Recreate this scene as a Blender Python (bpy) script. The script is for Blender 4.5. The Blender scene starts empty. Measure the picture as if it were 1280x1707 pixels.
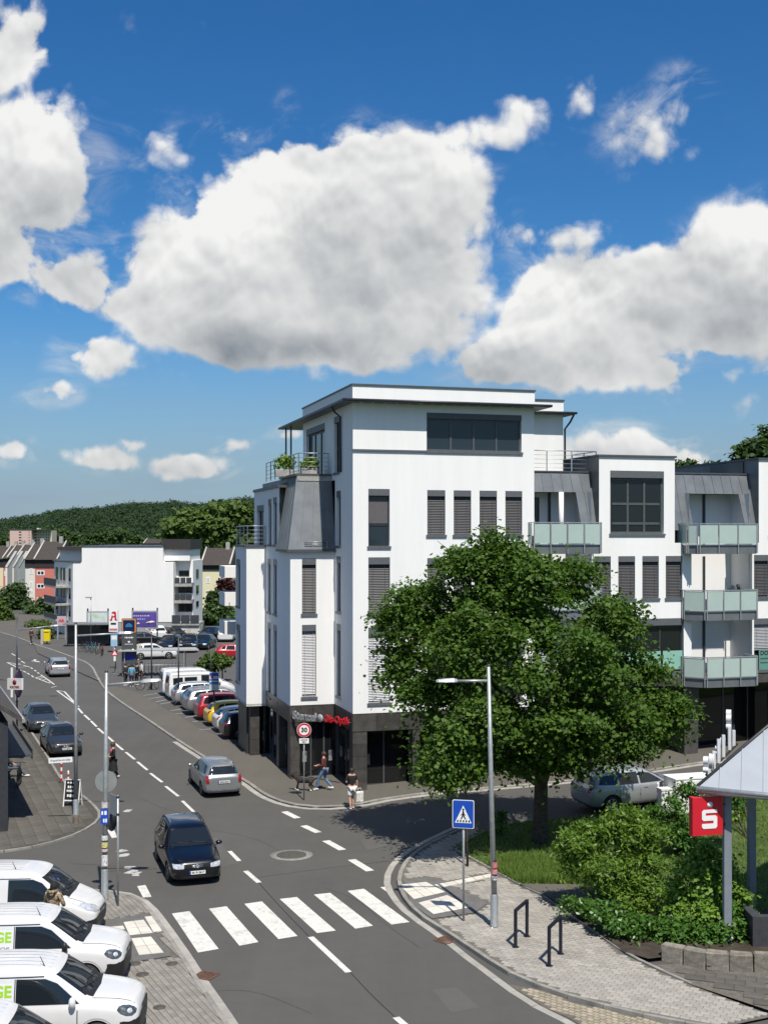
import bpy, bmesh, math, random
import numpy as np
from mathutils import Vector, Matrix
from mathutils.bvhtree import BVHTree
R = math.radians
scene = bpy.context.scene
col = scene.collection
random.seed(7)
rng = np.random.default_rng(11)

# ------------------------------------------------------------------ camera
F, HC, YH, CX = 2000.0, 11.5, 895.0, 640.0       # survey constants: focal length (px of a 1707 px tall frame), eye height, horizon row, centre column
cam_d = bpy.data.cameras.new('camera')
cam = bpy.data.objects.new('camera', cam_d)
col.objects.link(cam)
cam.location = (0, 0, HC)
cam.rotation_euler = (R(90), 0, 0)
cam_d.sensor_fit = 'VERTICAL'
cam_d.sensor_height = 24.0
cam_d.lens = F / 1707.0 * 24.0
cam_d.shift_y = (YH - 853.5) / 1707.0
cam_d.clip_start = 0.5
cam_d.clip_end = 6000
scene.camera = cam
scene.render.resolution_x, scene.render.resolution_y = 767, 1024
scene.view_settings.view_transform = 'Standard'
scene.view_settings.look = 'None'
scene.view_settings.exposure = 0.36
scene.view_settings.gamma = 1.0
scene.view_settings.use_curve_mapping = False
scene.cycles.max_bounces = 8
scene.cycles.diffuse_bounces = 3
scene.cycles.glossy_bounces = 3
scene.cycles.transmission_bounces = 4
scene.cycles.transparent_max_bounces = 8
scene.cycles.use_denoising = True
scene.cycles.caustics_reflective = False
scene.cycles.caustics_refractive = False

# ------------------------------------------------------------------ sun and sky
SUN_EL, SUN_AZ = 60.0, 163.5                     # azimuth clockwise from +Y: behind the camera, a little to its right
sd = Vector((math.sin(R(SUN_AZ)) * math.cos(R(SUN_EL)), math.cos(R(SUN_AZ)) * math.cos(R(SUN_EL)), math.sin(R(SUN_EL))))
sun_d = bpy.data.lights.new('sun', 'SUN')
sun_d.energy = 4.6
sun_d.angle = R(0.53)
sun_d.color = (1.0, 0.94, 0.85)
sun = bpy.data.objects.new('sun', sun_d)
col.objects.link(sun)
sun.rotation_euler = (-sd).to_track_quat('-Z', 'Y').to_euler()
sun.location = (20, -40, 60)

world = bpy.data.worlds.new('World')
scene.world = world
world.use_nodes = True


class NT:
    """small helper to write node trees as expressions"""
    def __init__(s, nt):
        s.nt = nt
        s.n, s.l = nt.nodes, nt.links

    def node(s, t, **kw):
        n = s.n.new(t)
        for k, v in kw.items():
            setattr(n, k, v)
        return n

    def put(s, sock, v):
        if hasattr(v, 'is_output'):
            s.l.new(v, sock)
        else:
            sock.default_value = v

    def m(s, op, a, b=None, c=None, clamp=False):
        n = s.node('ShaderNodeMath', operation=op, use_clamp=clamp)
        for i, v in enumerate((a, b, c)):
            if v is not None:
                s.put(n.inputs[i], v)
        return n.outputs[0]

    def v(s, op, a, b=None, scale=None):
        n = s.node('ShaderNodeVectorMath', operation=op)
        s.put(n.inputs[0], a)
        if b is not None:
            s.put(n.inputs[1], b)
        if scale is not None:
            s.put(n.inputs['Scale'], scale)
        return n.outputs['Value'] if op in ('DOT_PRODUCT', 'LENGTH', 'DISTANCE') else n.outputs[0]

    def noise(s, vec, scale, detail=4, rough=0.55, dist=0.0, lac=2.0):
        n = s.node('ShaderNodeTexNoise')
        s.put(n.inputs['Vector'], vec)
        n.inputs['Scale'].default_value = scale
        n.inputs['Detail'].default_value = detail
        n.inputs['Roughness'].default_value = rough
        n.inputs['Distortion'].default_value = dist
        n.inputs['Lacunarity'].default_value = lac
        return n.outputs['Fac']

    def mix(s, fac, a, b, blend='MIX'):
        n = s.node('ShaderNodeMix', data_type='RGBA', blend_type=blend)
        s.put(n.inputs[0], fac)
        s.put(n.inputs[6], a)
        s.put(n.inputs[7], b)
        return n.outputs[2]

    def ramp(s, fac, a0, a1, b0=0.0, b1=1.0, smooth=True):
        n = s.node('ShaderNodeMapRange', interpolation_type='SMOOTHSTEP' if smooth else 'LINEAR')
        s.put(n.inputs[0], fac)
        for i, v in enumerate((a0, a1, b0, b1)):
            s.put(n.inputs[1 + i], v)
        return n.outputs[0]


# cumulus clouds seen by direction: (column, row, half width, half height, weight) of each cloud mass, turned into world directions
CLOUDS = [
    (395, 440, 175, 135, 1.0), (520, 325, 170, 110, 1.0), (640, 325, 150, 120, 1.0), (560, 480, 200, 105, 1.0),
    (480, 555, 235, 55, 1.0), (585, 395, 150, 90, 1.0), (690, 430, 85, 100, .9), (270, 500, 70, 70, .8),
    (50, 290, 130, 125, 1.0), (20, 400, 110, 80, .95), (120, 455, 115, 58, .9), (20, 85, 85, 72, .9), (200, 500, 100, 46, .8),
    (1120, 500, 200, 100, 1.0), (960, 510, 120, 105, 1.0), (1250, 450, 140, 95, 1.0), (850, 605, 120, 46, .9), (1000, 605, 240, 52, .9), (1230, 575, 110, 50, .62),
    (150, 612, 84, 42, .78), (75, 678, 56, 24, .75), (885, 185, 50, 42, .58), (760, 222, 115, 34, .58), (905, 375, 120, 50, .62),
    (1100, 215, 95, 66, .56), (985, 165, 40, 40, .5), (1150, 150, 52, 44, .52), (270, 255, 60, 66, .52), (400, 225, 75, 42, .62), (480, 172, 28, 30, .5),
    (175, 765, 80, 26, .78), (20, 762, 50, 20, .78), (320, 775, 66, 22, .76), (380, 745, 40, 22, .7), (225, 745, 40, 14, .7), (470, 728, 40, 18, .7),
    (1100, 738, 180, 40, .75), (1205, 660, 75, 40, .52), (960, 760, 80, 36, .55), (300, 640, 60, 20, .25), (560, 625, 60, 14, .35),
]


def build_sky():
    t = NT(world.node_tree)
    t.n.clear()
    out = t.node('ShaderNodeOutputWorld')
    bg = t.node('ShaderNodeBackground')
    t.l.new(bg.outputs[0], out.inputs[0])
    sky = t.node('ShaderNodeTexSky', sky_type='NISHITA')
    sky.sun_disc = False
    sky.sun_elevation = R(SUN_EL)
    sky.sun_rotation = R(SUN_AZ)
    sky.altitude = 200
    sky.air_density = 1.0
    sky.dust_density = 0.5
    sky.ozone_density = 3.0
    d = t.node('ShaderNodeTexCoord').outputs['Generated']
    sep = t.node('ShaderNodeSeparateXYZ')
    t.put(sep.inputs[0], d)
    dx, dy, dz = sep.outputs
    # warp the direction so that the masses get ragged outlines
    warp = t.node('ShaderNodeTexNoise')
    t.put(warp.inputs['Vector'], d)
    warp.inputs['Scale'].default_value = 8.0
    warp.inputs['Detail'].default_value = 3.0
    q = t.v('ADD', d, t.v('SCALE', t.v('SUBTRACT', warp.outputs['Color'], (0.5, 0.5, 0.5)), scale=0.075))
    qs = t.node('ShaderNodeSeparateXYZ')
    t.put(qs.inputs[0], q)
    qy = t.m('MAXIMUM', qs.outputs[1], 0.2)
    cmb = t.node('ShaderNodeCombineXYZ')
    t.put(cmb.inputs[0], t.m('DIVIDE', qs.outputs[0], qy))
    t.put(cmb.inputs[1], t.m('DIVIDE', qs.outputs[2], qy))
    U = cmb.outputs[0]
    acc = hs_ = None
    for (cx, cy, rx, ry, w) in CLOUDS:
        u0, v0 = (cx - CX) / F, (YH - cy) / F
        sx, sy = F / (rx * 1.52), F / (ry * 1.50)
        n = t.node('ShaderNodeVectorMath', operation='MULTIPLY_ADD')
        t.put(n.inputs[0], U)
        n.inputs[1].default_value = (sx, sy, 0)
        n.inputs[2].default_value = (-u0 * sx, -v0 * sy, 0)
        r2 = t.v('DOT_PRODUCT', n.outputs[0], n.outputs[0])
        val = t.m('MULTIPLY_ADD', r2, -w, w, clamp=True)
        acc = val if acc is None else t.m('SMOOTH_MAX', acc, val, 0.22)
        hs_ = t.m('MULTIPLY', val, v0 * 10) if hs_ is None else t.m('MULTIPLY_ADD', val, v0 * 10, hs_)
        tot = val if cx == CLOUDS[0][0] and cy == CLOUDS[0][1] else t.m('ADD', tot, val)
    front = t.ramp(dy, 0.30, 0.42)
    acc = t.m('MULTIPLY', acc, front)
    # the rest of the sky carries fields of the same scattered cumulus
    far = t.ramp(t.v('DOT_PRODUCT', d, (0, 0.93, 0.36)), 0.86, 0.70)
    wide = t.ramp(t.noise(d, 2.6, 2, 0.5), 0.48, 0.70)
    up = t.ramp(dz, 0.03, 0.10)
    acc = t.m('ADD', acc, t.m('MULTIPLY', t.m('MULTIPLY', far, wide), up))
    height = t.m('SUBTRACT', t.m('MULTIPLY', t.m('DIVIDE', dz, t.m('MAXIMUM', dy, 0.2)), 10.0), t.m('DIVIDE', hs_, t.m('ADD', tot, 0.02)))
    height = t.m('MULTIPLY', height, front)

    # lumps: fractal noise plus rounded cells, sampled again a little towards the light for the shading
    def lumps(vec, det=7):
        a = t.noise(vec, 9, det, 0.57, 0.2)
        vo = t.node('ShaderNodeTexVoronoi', feature='F1')
        t.put(vo.inputs['Vector'], vec)
        vo.inputs['Scale'].default_value = 20.0
        vo.inputs['Detail'].default_value = 2.0
        vo.inputs['Roughness'].default_value = 0.55
        vo.inputs['Lacunarity'].default_value = 2.3
        return t.m('ADD', t.m('MULTIPLY', a, 0.80), t.m('MULTIPLY', t.m('SUBTRACT', 0.62, vo.outputs['Distance']), 0.22))
    dw = t.v('ADD', d, t.v('SCALE', t.v('SUBTRACT', warp.outputs['Color'], (0.5, 0.5, 0.5)), scale=0.03))
    s0 = lumps(dw, 4)
    n1 = lumps(t.v('ADD', dw, (0.002, 0.0, 0.008)), 4)
    n0 = t.m('ADD', s0, t.m('MULTIPLY', t.m('SUBTRACT', t.noise(dw, 38, 6, 0.66, 0.3), 0.5), 0.30))
    n2 = t.noise(t.v('ADD', dw, (0.008, 0.0, 0.040)), 9, 2, 0.5, 0.15)
    n3 = t.noise(dw, 9, 2, 0.5, 0.15)
    f0 = t.m('ADD', t.m('MULTIPLY', t.m('SUBTRACT', n0, 0.385), 1.9), acc)
    soft = t.m('MULTIPLY_ADD', t.m('SUBTRACT', 0.75, acc, clamp=True), 0.85, 0.46)
    cover = t.ramp(f0, 0.30, soft)
    cover = t.m('MULTIPLY', cover, t.ramp(acc, 0.02, 0.20))
    # thin veils torn off around the masses
    veil = t.noise(t.v('MULTIPLY', dw, (1.0, 1.0, 1.7)), 13, 6, 0.62, 0.6)
    veil = t.m('MULTIPLY', t.m('MULTIPLY', t.ramp(veil, 0.48, 0.76), t.ramp(acc, 0.14, 0.55)), 0.55)
    cover = t.m('MAXIMUM', cover, veil)
    puff = t.m('MULTIPLY', t.m('MULTIPLY', t.m('SUBTRACT', s0, n1), 2.3), t.ramp(height, -0.55, 0.15, 0.35, 1.0))
    mass = t.m('MULTIPLY', t.m('SUBTRACT', n3, n2), 1.3)
    core = t.ramp(f0, 0.45, 1.25)
    lit = t.m('ADD', t.m('ADD', puff, mass), t.m('MULTIPLY', height, 0.66))
    lit = t.m('ADD', lit, t.m('MULTIPLY_ADD', core, -0.07, 0.66))
    # dense parts below the middle of a cloud lose the light
    lit = t.m('ADD', lit, t.m('MULTIPLY', t.m('MULTIPLY', t.ramp(height, 0.22, -0.55), core), -0.58))
    bright = t.ramp(lit, -0.28, 1.02, 0.0, 1.0, False)
    cloud = t.mix(bright, (1.75, 2.05, 2.4, 1), (7.4, 7.4, 7.3, 1))
    # clear air: the physical sky, deepened as a phone camera shows it
    hs = t.node('ShaderNodeHueSaturation')
    hs.inputs['Saturation'].default_value = 1.30
    hs.inputs['Value'].default_value = 1.0
    t.l.new(sky.outputs[0], hs.inputs['Color'])
    blue = t.mix(1.0, hs.outputs[0], SKY_TINT, 'MULTIPLY')
    hz = t.ramp(dz, 0.20, 0.0)
    thin = t.m('MULTIPLY', t.noise(t.v('MULTIPLY', d, (1.0, 1.0, 6.0)), 5, 4, 0.5), 0.6)
    blue = t.mix(t.m('MULTIPLY', hz, t.m('ADD', thin, 0.55), clamp=True), blue, (2.35, 3.05, 3.95, 1))
    c = t.mix(cover, blue, cloud)
    t.l.new(c, bg.inputs[0])
    bg.inputs[1].default_value = 0.095
    world.cycles.sampling_method = 'MANUAL'
    world.cycles.sample_map_resolution = 256


SKY_TINT = (0.53, 0.755, 0.885, 1)
build_sky()


# ------------------------------------------------------------------ survey helpers
def gz(X, Y):
    """height of the ground: flat at the crossing, the side street climbs to the right"""
    s = min(1.0, max(0.0, (Y - 38.0) / 14.0))
    s = s * s * (3 - 2 * s)
    return 0.044 * max(0.0, X + 1.0) * s * (1.0 if X < 40 else 40.0 / X)


def G(px, py, up=0.0):
    """ground point under a surveyed image point"""
    z = 0.0
    for _ in range(12):
        Y = (HC - z - up) * F / (py - YH)
        X = (px - CX) * Y / F
        z = gz(X, Y)
    return Vector((X, Y, z + up))


def P(px, py, Y):
    return Vector(((px - CX) * Y / F, Y, HC - (py - YH) * Y / F))


# ------------------------------------------------------------------ object helpers
def tag(o, label=None, cat=None, group=None, kind=None):
    for kk, vv in (('label', label), ('category', cat), ('group', group), ('kind', kind)):
        if vv:
            o[kk] = vv
    return o


def ob(name, me, mat=None, parent=None, loc=None, rz=None):
    o = bpy.data.objects.new(name, me)
    col.objects.link(o)
    if mat is not None and me is not None:
        for x in (mat if isinstance(mat, (list, tuple)) else [mat]):
            if len(me.materials) < (len(mat) if isinstance(mat, (list, tuple)) else 1):
                me.materials.append(x)
    if parent:
        o.parent = parent
    if loc is not None:
        o.location = loc
    if rz is not None:
        o.rotation_euler = (0, 0, rz)
    return o


def emp(name, loc, rz, label, cat, group=None):
    o = ob(name, None, None, None, loc, rz)
    o.empty_display_size = 0.3
    return tag(o, label, cat, group)


KIDS = {}


def kids(o):
    return list(o.children)


def copy_tree(o, parent=None, paint=None):
    c = o.copy()
    col.objects.link(c)
    c.parent = parent
    for ch in kids(o):
        copy_tree(ch, c)
    return c


class MB:
    """collects simple solids; build() links them as one mesh object"""
    def __init__(s):
        s.v, s.f, s.mi, s.sm = [], [], [], []

    def add(s, vs, fs, mi=0, M=None, smooth=False):
        b = len(s.v)
        for p in vs:
            s.v.append(tuple(M @ Vector(p)) if M is not None else tuple(p))
        for f in fs:
            s.f.append(tuple(b + i for i in f))
            s.mi.append(mi)
            s.sm.append(smooth)
        return s

    def box(s, x0, x1, y0, y1, z0, z1, mi=0, M=None):
        vs = [(x0, y0, z0), (x1, y0, z0), (x1, y1, z0), (x0, y1, z0), (x0, y0, z1), (x1, y0, z1), (x1, y1, z1), (x0, y1, z1)]
        return s.add(vs, [(0, 3, 2, 1), (4, 5, 6, 7), (0, 1, 5, 4), (1, 2, 6, 5), (2, 3, 7, 6), (3, 0, 4, 7)], mi, M)

    def cbox(s, x0, x1, y0, y1, z0, z1, c=0.02, mi=0, M=None):
        """box with chamfered vertical and top edges"""
        vs, fs = [], []
        c = min(c, abs(x1 - x0) * .45, abs(y1 - y0) * .45, abs(z1 - z0) * .45)
        def ring(cc, z):
            return [(x0 + cc, y0, z), (x1 - cc, y0, z), (x1, y0 + cc, z), (x1, y1 - cc, z), (x1 - cc, y1, z), (x0 + cc, y1, z), (x0, y1 - cc, z), (x0, y0 + cc, z)]
        top = [(x0 + c * 1.6, y0 + c, z1), (x1 - c * 1.6, y0 + c, z1), (x1 - c, y0 + c * 1.6, z1), (x1 - c, y1 - c * 1.6, z1), (x1 - c * 1.6, y1 - c, z1), (x0 + c * 1.6, y1 - c, z1), (x0 + c, y1 - c * 1.6, z1), (x0 + c, y0 + c * 1.6, z1)]
        vs = ring(c, z0) + ring(c, z1 - c) + top
        for r in range(2):
            for i in range(8):
                j = (i + 1) % 8
                fs.append((r * 8 + i, r * 8 + j, r * 8 + 8 + j, r * 8 + 8 + i))
        fs.append(tuple(range(7, -1, -1)))
        fs.append(tuple(range(16, 24)))
        return s.add(vs, fs, mi, M)

    def prism(s, poly, z0, z1, mi=0, M=None):
        """poly: list of (x, y); z0/z1 numbers or callables of (x, y)"""
        n = len(poly)
        a = sum(poly[i][0] * poly[(i + 1) % n][1] - poly[(i + 1) % n][0] * poly[i][1] for i in range(n))
        if a < 0:
            poly = poly[::-1]
        h = lambda z, x, y: z(x, y) if callable(z) else z
        vs = [(x, y, h(z0, x, y)) for x, y in poly] + [(x, y, h(z1, x, y)) for x, y in poly]
        fs = [tuple(range(n - 1, -1, -1)), tuple(range(n, 2 * n))] + [(i, (i + 1) % n, n + (i + 1) % n, n + i) for i in range(n)]
        return s.add(vs, fs, mi, M)

    def tube(s, pts, r, n=8, mi=0, cap=True, smooth=True):
        pts = [Vector(p) for p in pts]
        rs = r if isinstance(r, (list, tuple)) else [r] * len(pts)
        vs, fs = [], []
        prev = None
        for i, p in enumerate(pts):
            d = (pts[min(i + 1, len(pts) - 1)] - pts[max(i - 1, 0)]).normalized()
            if prev is None:
                a = Vector((0, 0, 1)) if abs(d.z) < 0.9 else Vector((1, 0, 0))
                x = d.cross(a).normalized()
            else:
                x = (prev - d * prev.dot(d)).normalized()
            prev = x
            y = d.cross(x)
            for k in range(n):
                t = 2 * math.pi * k / n
                vs.append(p + (x * math.cos(t) + y * math.sin(t)) * rs[i])
        for i in range(len(pts) - 1):
            for k in range(n):
                j = (k + 1) % n
                fs.append((i * n + k, i * n + j, i * n + n + j, i * n + n + k))
        s.add(vs, fs, mi, None, smooth)
        if cap:
            b = len(s.v) - len(vs)
            s.f += [tuple(b + i for i in range(n - 1, -1, -1)), tuple(b + (len(pts) - 1) * n + i for i in range(n))]
            s.mi += [mi, mi]
            s.sm += [False, False]
        return s

    def lathe(s, prof, n=16, mi=0, M=None, smooth=True):
        """profile of (radius, height) about z"""
        vs, fs = [], []
        for (r, z) in prof:
            for k in range(n):
                t = 2 * math.pi * k / n
                vs.append((r * math.cos(t), r * math.sin(t), z))
        for i in range(len(prof) - 1):
            for k in range(n):
                j = (k + 1) % n
                fs.append((i * n + k, i * n + j, i * n + n + j, i * n + n + k))
        return s.add(vs, fs, mi, M, smooth)

    def quad(s, a, b, c, d, mi=0):
        return s.add([a, b, c, d], [(0, 1, 2, 3)], mi)

    def poly(s, pts, mi=0):
        return s.add(pts, [tuple(range(len(pts)))], mi)

    def mesh(s, name):
        me = bpy.data.meshes.new(name)
        me.from_pydata(s.v, [], s.f)
        if s.f:
            me.polygons.foreach_set('material_index', s.mi)
            me.polygons.foreach_set('use_smooth', s.sm)
        me.update()
        return me

    def build(s, name, mat, parent=None, loc=None, rz=None):
        return ob(name, s.mesh(name), mat, parent, loc, rz)


def soup(name, V, nper, mat, parent=None, loc=None, normals=None):
    """V: (N*nper, 3) array, one polygon of nper corners per group: fast mesh for leaves and blades"""
    V = np.ascontiguousarray(V, dtype=np.float32)
    n = len(V) // nper
    me = bpy.data.meshes.new(name)
    me.vertices.add(n * nper)
    me.vertices.foreach_set('co', V.ravel())
    me.loops.add(n * nper)
    me.loops.foreach_set('vertex_index', np.arange(n * nper, dtype=np.int32))
    me.polygons.add(n)
    me.polygons.foreach_set('loop_start', np.arange(0, n * nper, nper, dtype=np.int32))
    me.update(calc_edges=True)
    return ob(name, me, mat, parent, loc)


def text_mesh(name, body, size, mat, parent=None, M=None, depth=0.01, align='CENTER', shear=0.0, bold=0.0, width=None):
    cu = bpy.data.curves.new(name, 'FONT')
    cu.body = body
    cu.size = size
    cu.align_x = align
    cu.align_y = 'CENTER'
    cu.extrude = depth / 2
    cu.offset = bold
    cu.shear = shear
    cu.resolution_u = 3
    tmp = bpy.data.objects.new(name + '_tmp', cu)
    col.objects.link(tmp)
    bpy.context.view_layer.update()
    dg = bpy.context.evaluated_depsgraph_get()
    me = bpy.data.meshes.new_from_object(tmp.evaluated_get(dg))
    bpy.data.objects.remove(tmp)
    bpy.data.curves.remove(cu)
    me.materials.clear()
    if width is not None and len(me.vertices):
        xs = [v.co.x for v in me.vertices]
        k = width / max(1e-6, max(xs) - min(xs))
        me.transform(Matrix.Diagonal((k, 1, 1, 1)))
    if M is not None:
        me.transform(M)
    return ob(name, me, mat, parent)


def print_marks(name, M, w, h, n, m, parent, seed=0, th=.004):
    """a line of small unreadable print: separate little strokes"""
    rr = random.Random(seed)
    ws = [rr.uniform(.5, 1.3) for _ in range(n)]
    tot = sum(ws) + .45 * (n - 1)
    q = MB()
    x = -w / 2
    for k in ws:
        a, b = x, x + k / tot * w
        hh = h * rr.uniform(.7, 1.0) / 2
        q.box(a, b, -hh, hh, 0, th, 0, M)
        x = b + .45 / tot * w
    return q.build(name, m, parent)


def frame_M(o, ex, ey):
    """matrix of a drawing plane: local x -> ex, local y -> ey, local z -> normal"""
    ex, ey = Vector(ex).normalized(), Vector(ey).normalized()
    ez = ex.cross(ey)
    return Matrix(((ex.x, ey.x, ez.x, o[0]), (ex.y, ey.y, ez.y, o[1]), (ex.z, ey.z, ez.z, o[2]), (0, 0, 0, 1)))


# ------------------------------------------------------------------ materials
MATS = {}


def mat(name, c=(.5, .5, .5), rough=.6, metal=0.0, var=.12, scale=6.0, bump=0.0, bscale=60.0, coat=0.0, spec=.5, dirt=None, dscale=.6, damt=.5, trans=0.0, ior=1.45, emit=None, isl=0.0, stretch=None):
    if name in MATS:
        return MATS[name]
    m = bpy.data.materials.new(name)
    m.use_nodes = True
    t = NT(m.node_tree)
    b = t.n['Principled BSDF']
    co = t.node('ShaderNodeTexCoord').outputs['Object']
    if stretch:
        co = t.v('MULTIPLY', co, stretch)
    c4 = (*c, 1)
    base = None
    if var > 0:
        n = t.noise(co, scale, 5, .6)
        lo = tuple(max(0, x * (1 - var)) for x in c) + (1,)
        hi = tuple(min(1, x * (1 + var)) for x in c) + (1,)
        base = t.mix(t.ramp(n, .3, .7), lo, hi)
    else:
        base = c4
    if isl > 0:
        geo = t.node('ShaderNodeNewGeometry')
        oi = t.node('ShaderNodeObjectInfo')
        rnd = t.m('FRACT', t.m('ADD', geo.outputs['Random Per Island'], oi.outputs['Random']))
        base = t.mix(1.0, base, t.mix(rnd, (1 - isl,) * 3 + (1,), (1 + isl,) * 3 + (1,)), 'MULTIPLY')
    if dirt:
        n = t.noise(co, dscale, 7, .65, .4)
        base = t.mix(t.m('MULTIPLY', t.ramp(n, .48, .74), damt), base, (*dirt, 1))
    t.put(b.inputs['Base Color'], base)
    b.inputs['Roughness'].default_value = rough
    b.inputs['Metallic'].default_value = metal
    b.inputs['Specular IOR Level'].default_value = spec
    b.inputs['Coat Weight'].default_value = coat
    b.inputs['Coat Roughness'].default_value = .06
    b.inputs['Transmission Weight'].default_value = trans
    b.inputs['IOR'].default_value = ior
    if emit:
        b.inputs['Emission Color'].default_value = (*emit[:3], 1)
        b.inputs['Emission Strength'].default_value = emit[3]
    if bump > 0:
        bn = t.node('ShaderNodeBump')
        bn.inputs['Strength'].default_value = bump
        bn.inputs['Distance'].default_value = .02
        t.put(bn.inputs['Height'], t.noise(co, bscale, 4, .6))
        t.l.new(bn.outputs[0], b.inputs['Normal'])
    MATS[name] = m
    return m


def leaf_mat(name, c1, c2, trans=.35, rough=.5, tint=(.25, .45, .04)):
    if name in MATS:
        return MATS[name]
    m = bpy.data.materials.new(name)
    m.use_nodes = True
    t = NT(m.node_tree)
    t.n.remove(t.n['Principled BSDF'])
    out = t.n['Material Output']
    geo = t.node('ShaderNodeNewGeometry')
    co = t.node('ShaderNodeTexCoord').outputs['Object']
    r = t.m('ADD', t.m('MULTIPLY', geo.outputs['Random Per Island'], .65), t.m('MULTIPLY', t.noise(co, .9, 3), .5), clamp=True)
    cc = t.mix(r, (*c1, 1), (*c2, 1))
    pb = t.node('ShaderNodeBsdfPrincipled')
    t.put(pb.inputs['Base Color'], cc)
    pb.inputs['Roughness'].default_value = rough
    pb.inputs['Specular IOR Level'].default_value = .35
    tr = t.node('ShaderNodeBsdfTranslucent')
    t.put(tr.inputs[0], t.mix(.5, cc, (*tint, 1)))
    mx = t.node('ShaderNodeMixShader')
    mx.inputs[0].default_value = trans
    t.l.new(pb.outputs[0], mx.inputs[1])
    t.l.new(tr.outputs[0], mx.inputs[2])
    t.l.new(mx.outputs[0], out.inputs[0])
    MATS[name] = m
    return m


def asphalt(name, c, patch=.42, speck=.5):
    m = bpy.data.materials.new(name)
    m.use_nodes = True
    t = NT(m.node_tree)
    b = t.n['Principled BSDF']
    co = t.node('ShaderNodeTexCoord').outputs['Object']
    big = t.noise(co, .22, 5, .6, .3)
    mid = t.noise(co, 1.7, 5, .6)
    fine = t.noise(co, 55, 3, .7)
    # streaks along the driving direction
    rot = t.node('ShaderNodeMapping')
    rot.inputs['Rotation'].default_value = (0, 0, R(-22))
    rot.inputs['Scale'].default_value = (1.6, .05, 1)
    t.put(rot.inputs['Vector'], co)
    streak = t.noise(rot.outputs[0], 1.0, 4, .6)
    k = t.m('ADD', t.m('MULTIPLY', big, patch), t.m('MULTIPLY', mid, .18))
    k = t.m('ADD', k, t.m('MULTIPLY', streak, .22))
    k = t.m('ADD', k, t.m('MULTIPLY', fine, .35))
    k = t.m('ADD', k, .5)
    cl = t.node('ShaderNodeVectorMath', operation='SCALE')
    cl.inputs[0].default_value = c
    t.put(cl.inputs['Scale'], k)
    t.l.new(cl.outputs[0], b.inputs['Base Color'])
    b.inputs['Roughness'].default_value = .85
    b.inputs['Specular IOR Level'].default_value = .3
    bn = t.node('ShaderNodeBump')
    bn.inputs['Strength'].default_value = .25
    bn.inputs['Distance'].default_value = .01
    t.put(bn.inputs['Height'], fine)
    t.l.new(bn.outputs[0], b.inputs['Normal'])
    MATS[name] = m
    return m


M_ASPH = asphalt('asphalt', (.078, .075, .069))
M_ASPH2 = asphalt('asphalt_lot', (.082, .079, .073), .4)
M_PAVE_FAR = asphalt('old_pavement_slabs', (.105, .097, .082), .3)
M_WHITE_LINE = mat('road_paint', (.60, .585, .54), .7, var=.10, scale=9, dirt=(.26, .255, .24), dscale=2.6, damt=.6)
M_WORN_LINE = mat('worn_road_paint', (.42, .42, .40), .75, var=.15, scale=9, dirt=(.12, .12, .115), dscale=5, damt=.85)
M_RENDER = mat('white_render', (.80, .80, .785), .85, var=.025, scale=.8, bump=.06, bscale=90, dirt=(.66, .65, .62), dscale=1.1, damt=.12, stretch=(1.6, 1.6, .16))
M_RENDER2 = mat('white_render_far', (.79, .78, .755), .85, var=.03, scale=.5, dirt=(.62, .61, .58), dscale=.5, damt=.25, stretch=(1.2, 1.2, .25))
M_GREYTRIM = mat('anthracite_metal', (.085, .092, .10), .45, metal=.2, var=.08)
M_DARKTRIM = mat('dark_frame', (.035, .038, .042), .4, var=.1)
M_BOX = mat('shutter_box_grey', (.105, .112, .122), .5, var=.06)
M_SLAT = mat('blind_slat', (.095, .095, .10), .45, metal=.3, var=.05)
M_SLAT_L = mat('blind_slat_light', (.38, .39, .41), .45, metal=.2, var=.05)
M_GLASS = mat('window_glass', (.012, .016, .018), .04, var=0, spec=.6)
M_GLASS_B = mat('window_glass_blue', (.02, .032, .04), .05, var=0, spec=.6)
M_FROST = mat('frosted_glass', (.38, .475, .44), .22, var=.03, scale=1.5, spec=.4)
M_TURQ = mat('turquoise_frosted_glass', (.24, .46, .38), .25, var=.03, scale=1.5)
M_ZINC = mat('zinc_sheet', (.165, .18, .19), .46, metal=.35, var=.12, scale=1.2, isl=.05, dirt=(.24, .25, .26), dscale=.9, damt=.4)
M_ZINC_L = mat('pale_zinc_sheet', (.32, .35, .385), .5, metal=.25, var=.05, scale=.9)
M_STONE = mat('dark_stone_slab', (.062, .058, .054), .42, var=.2, scale=3, isl=.22)
M_STEEL = mat('galvanised_steel', (.40, .42, .43), .42, metal=.55, var=.12, scale=8)
M_STEEL_D = mat('dark_steel', (.05, .055, .06), .4, metal=.4, var=.1)
M_BLACK = mat('black_plastic', (.016, .016, .017), .5, var=.1)
M_RUBBER = mat('tyre_rubber', (.02, .02, .02), .8, var=.15)
M_WHITE = mat('white_paint', (.80, .80, .79), .4, var=.03)
M_CONC = mat('concrete', (.34, .33, .31), .85, var=.18, scale=3, bump=.15, bscale=40, dirt=(.16, .155, .14), dscale=1.5)
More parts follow.
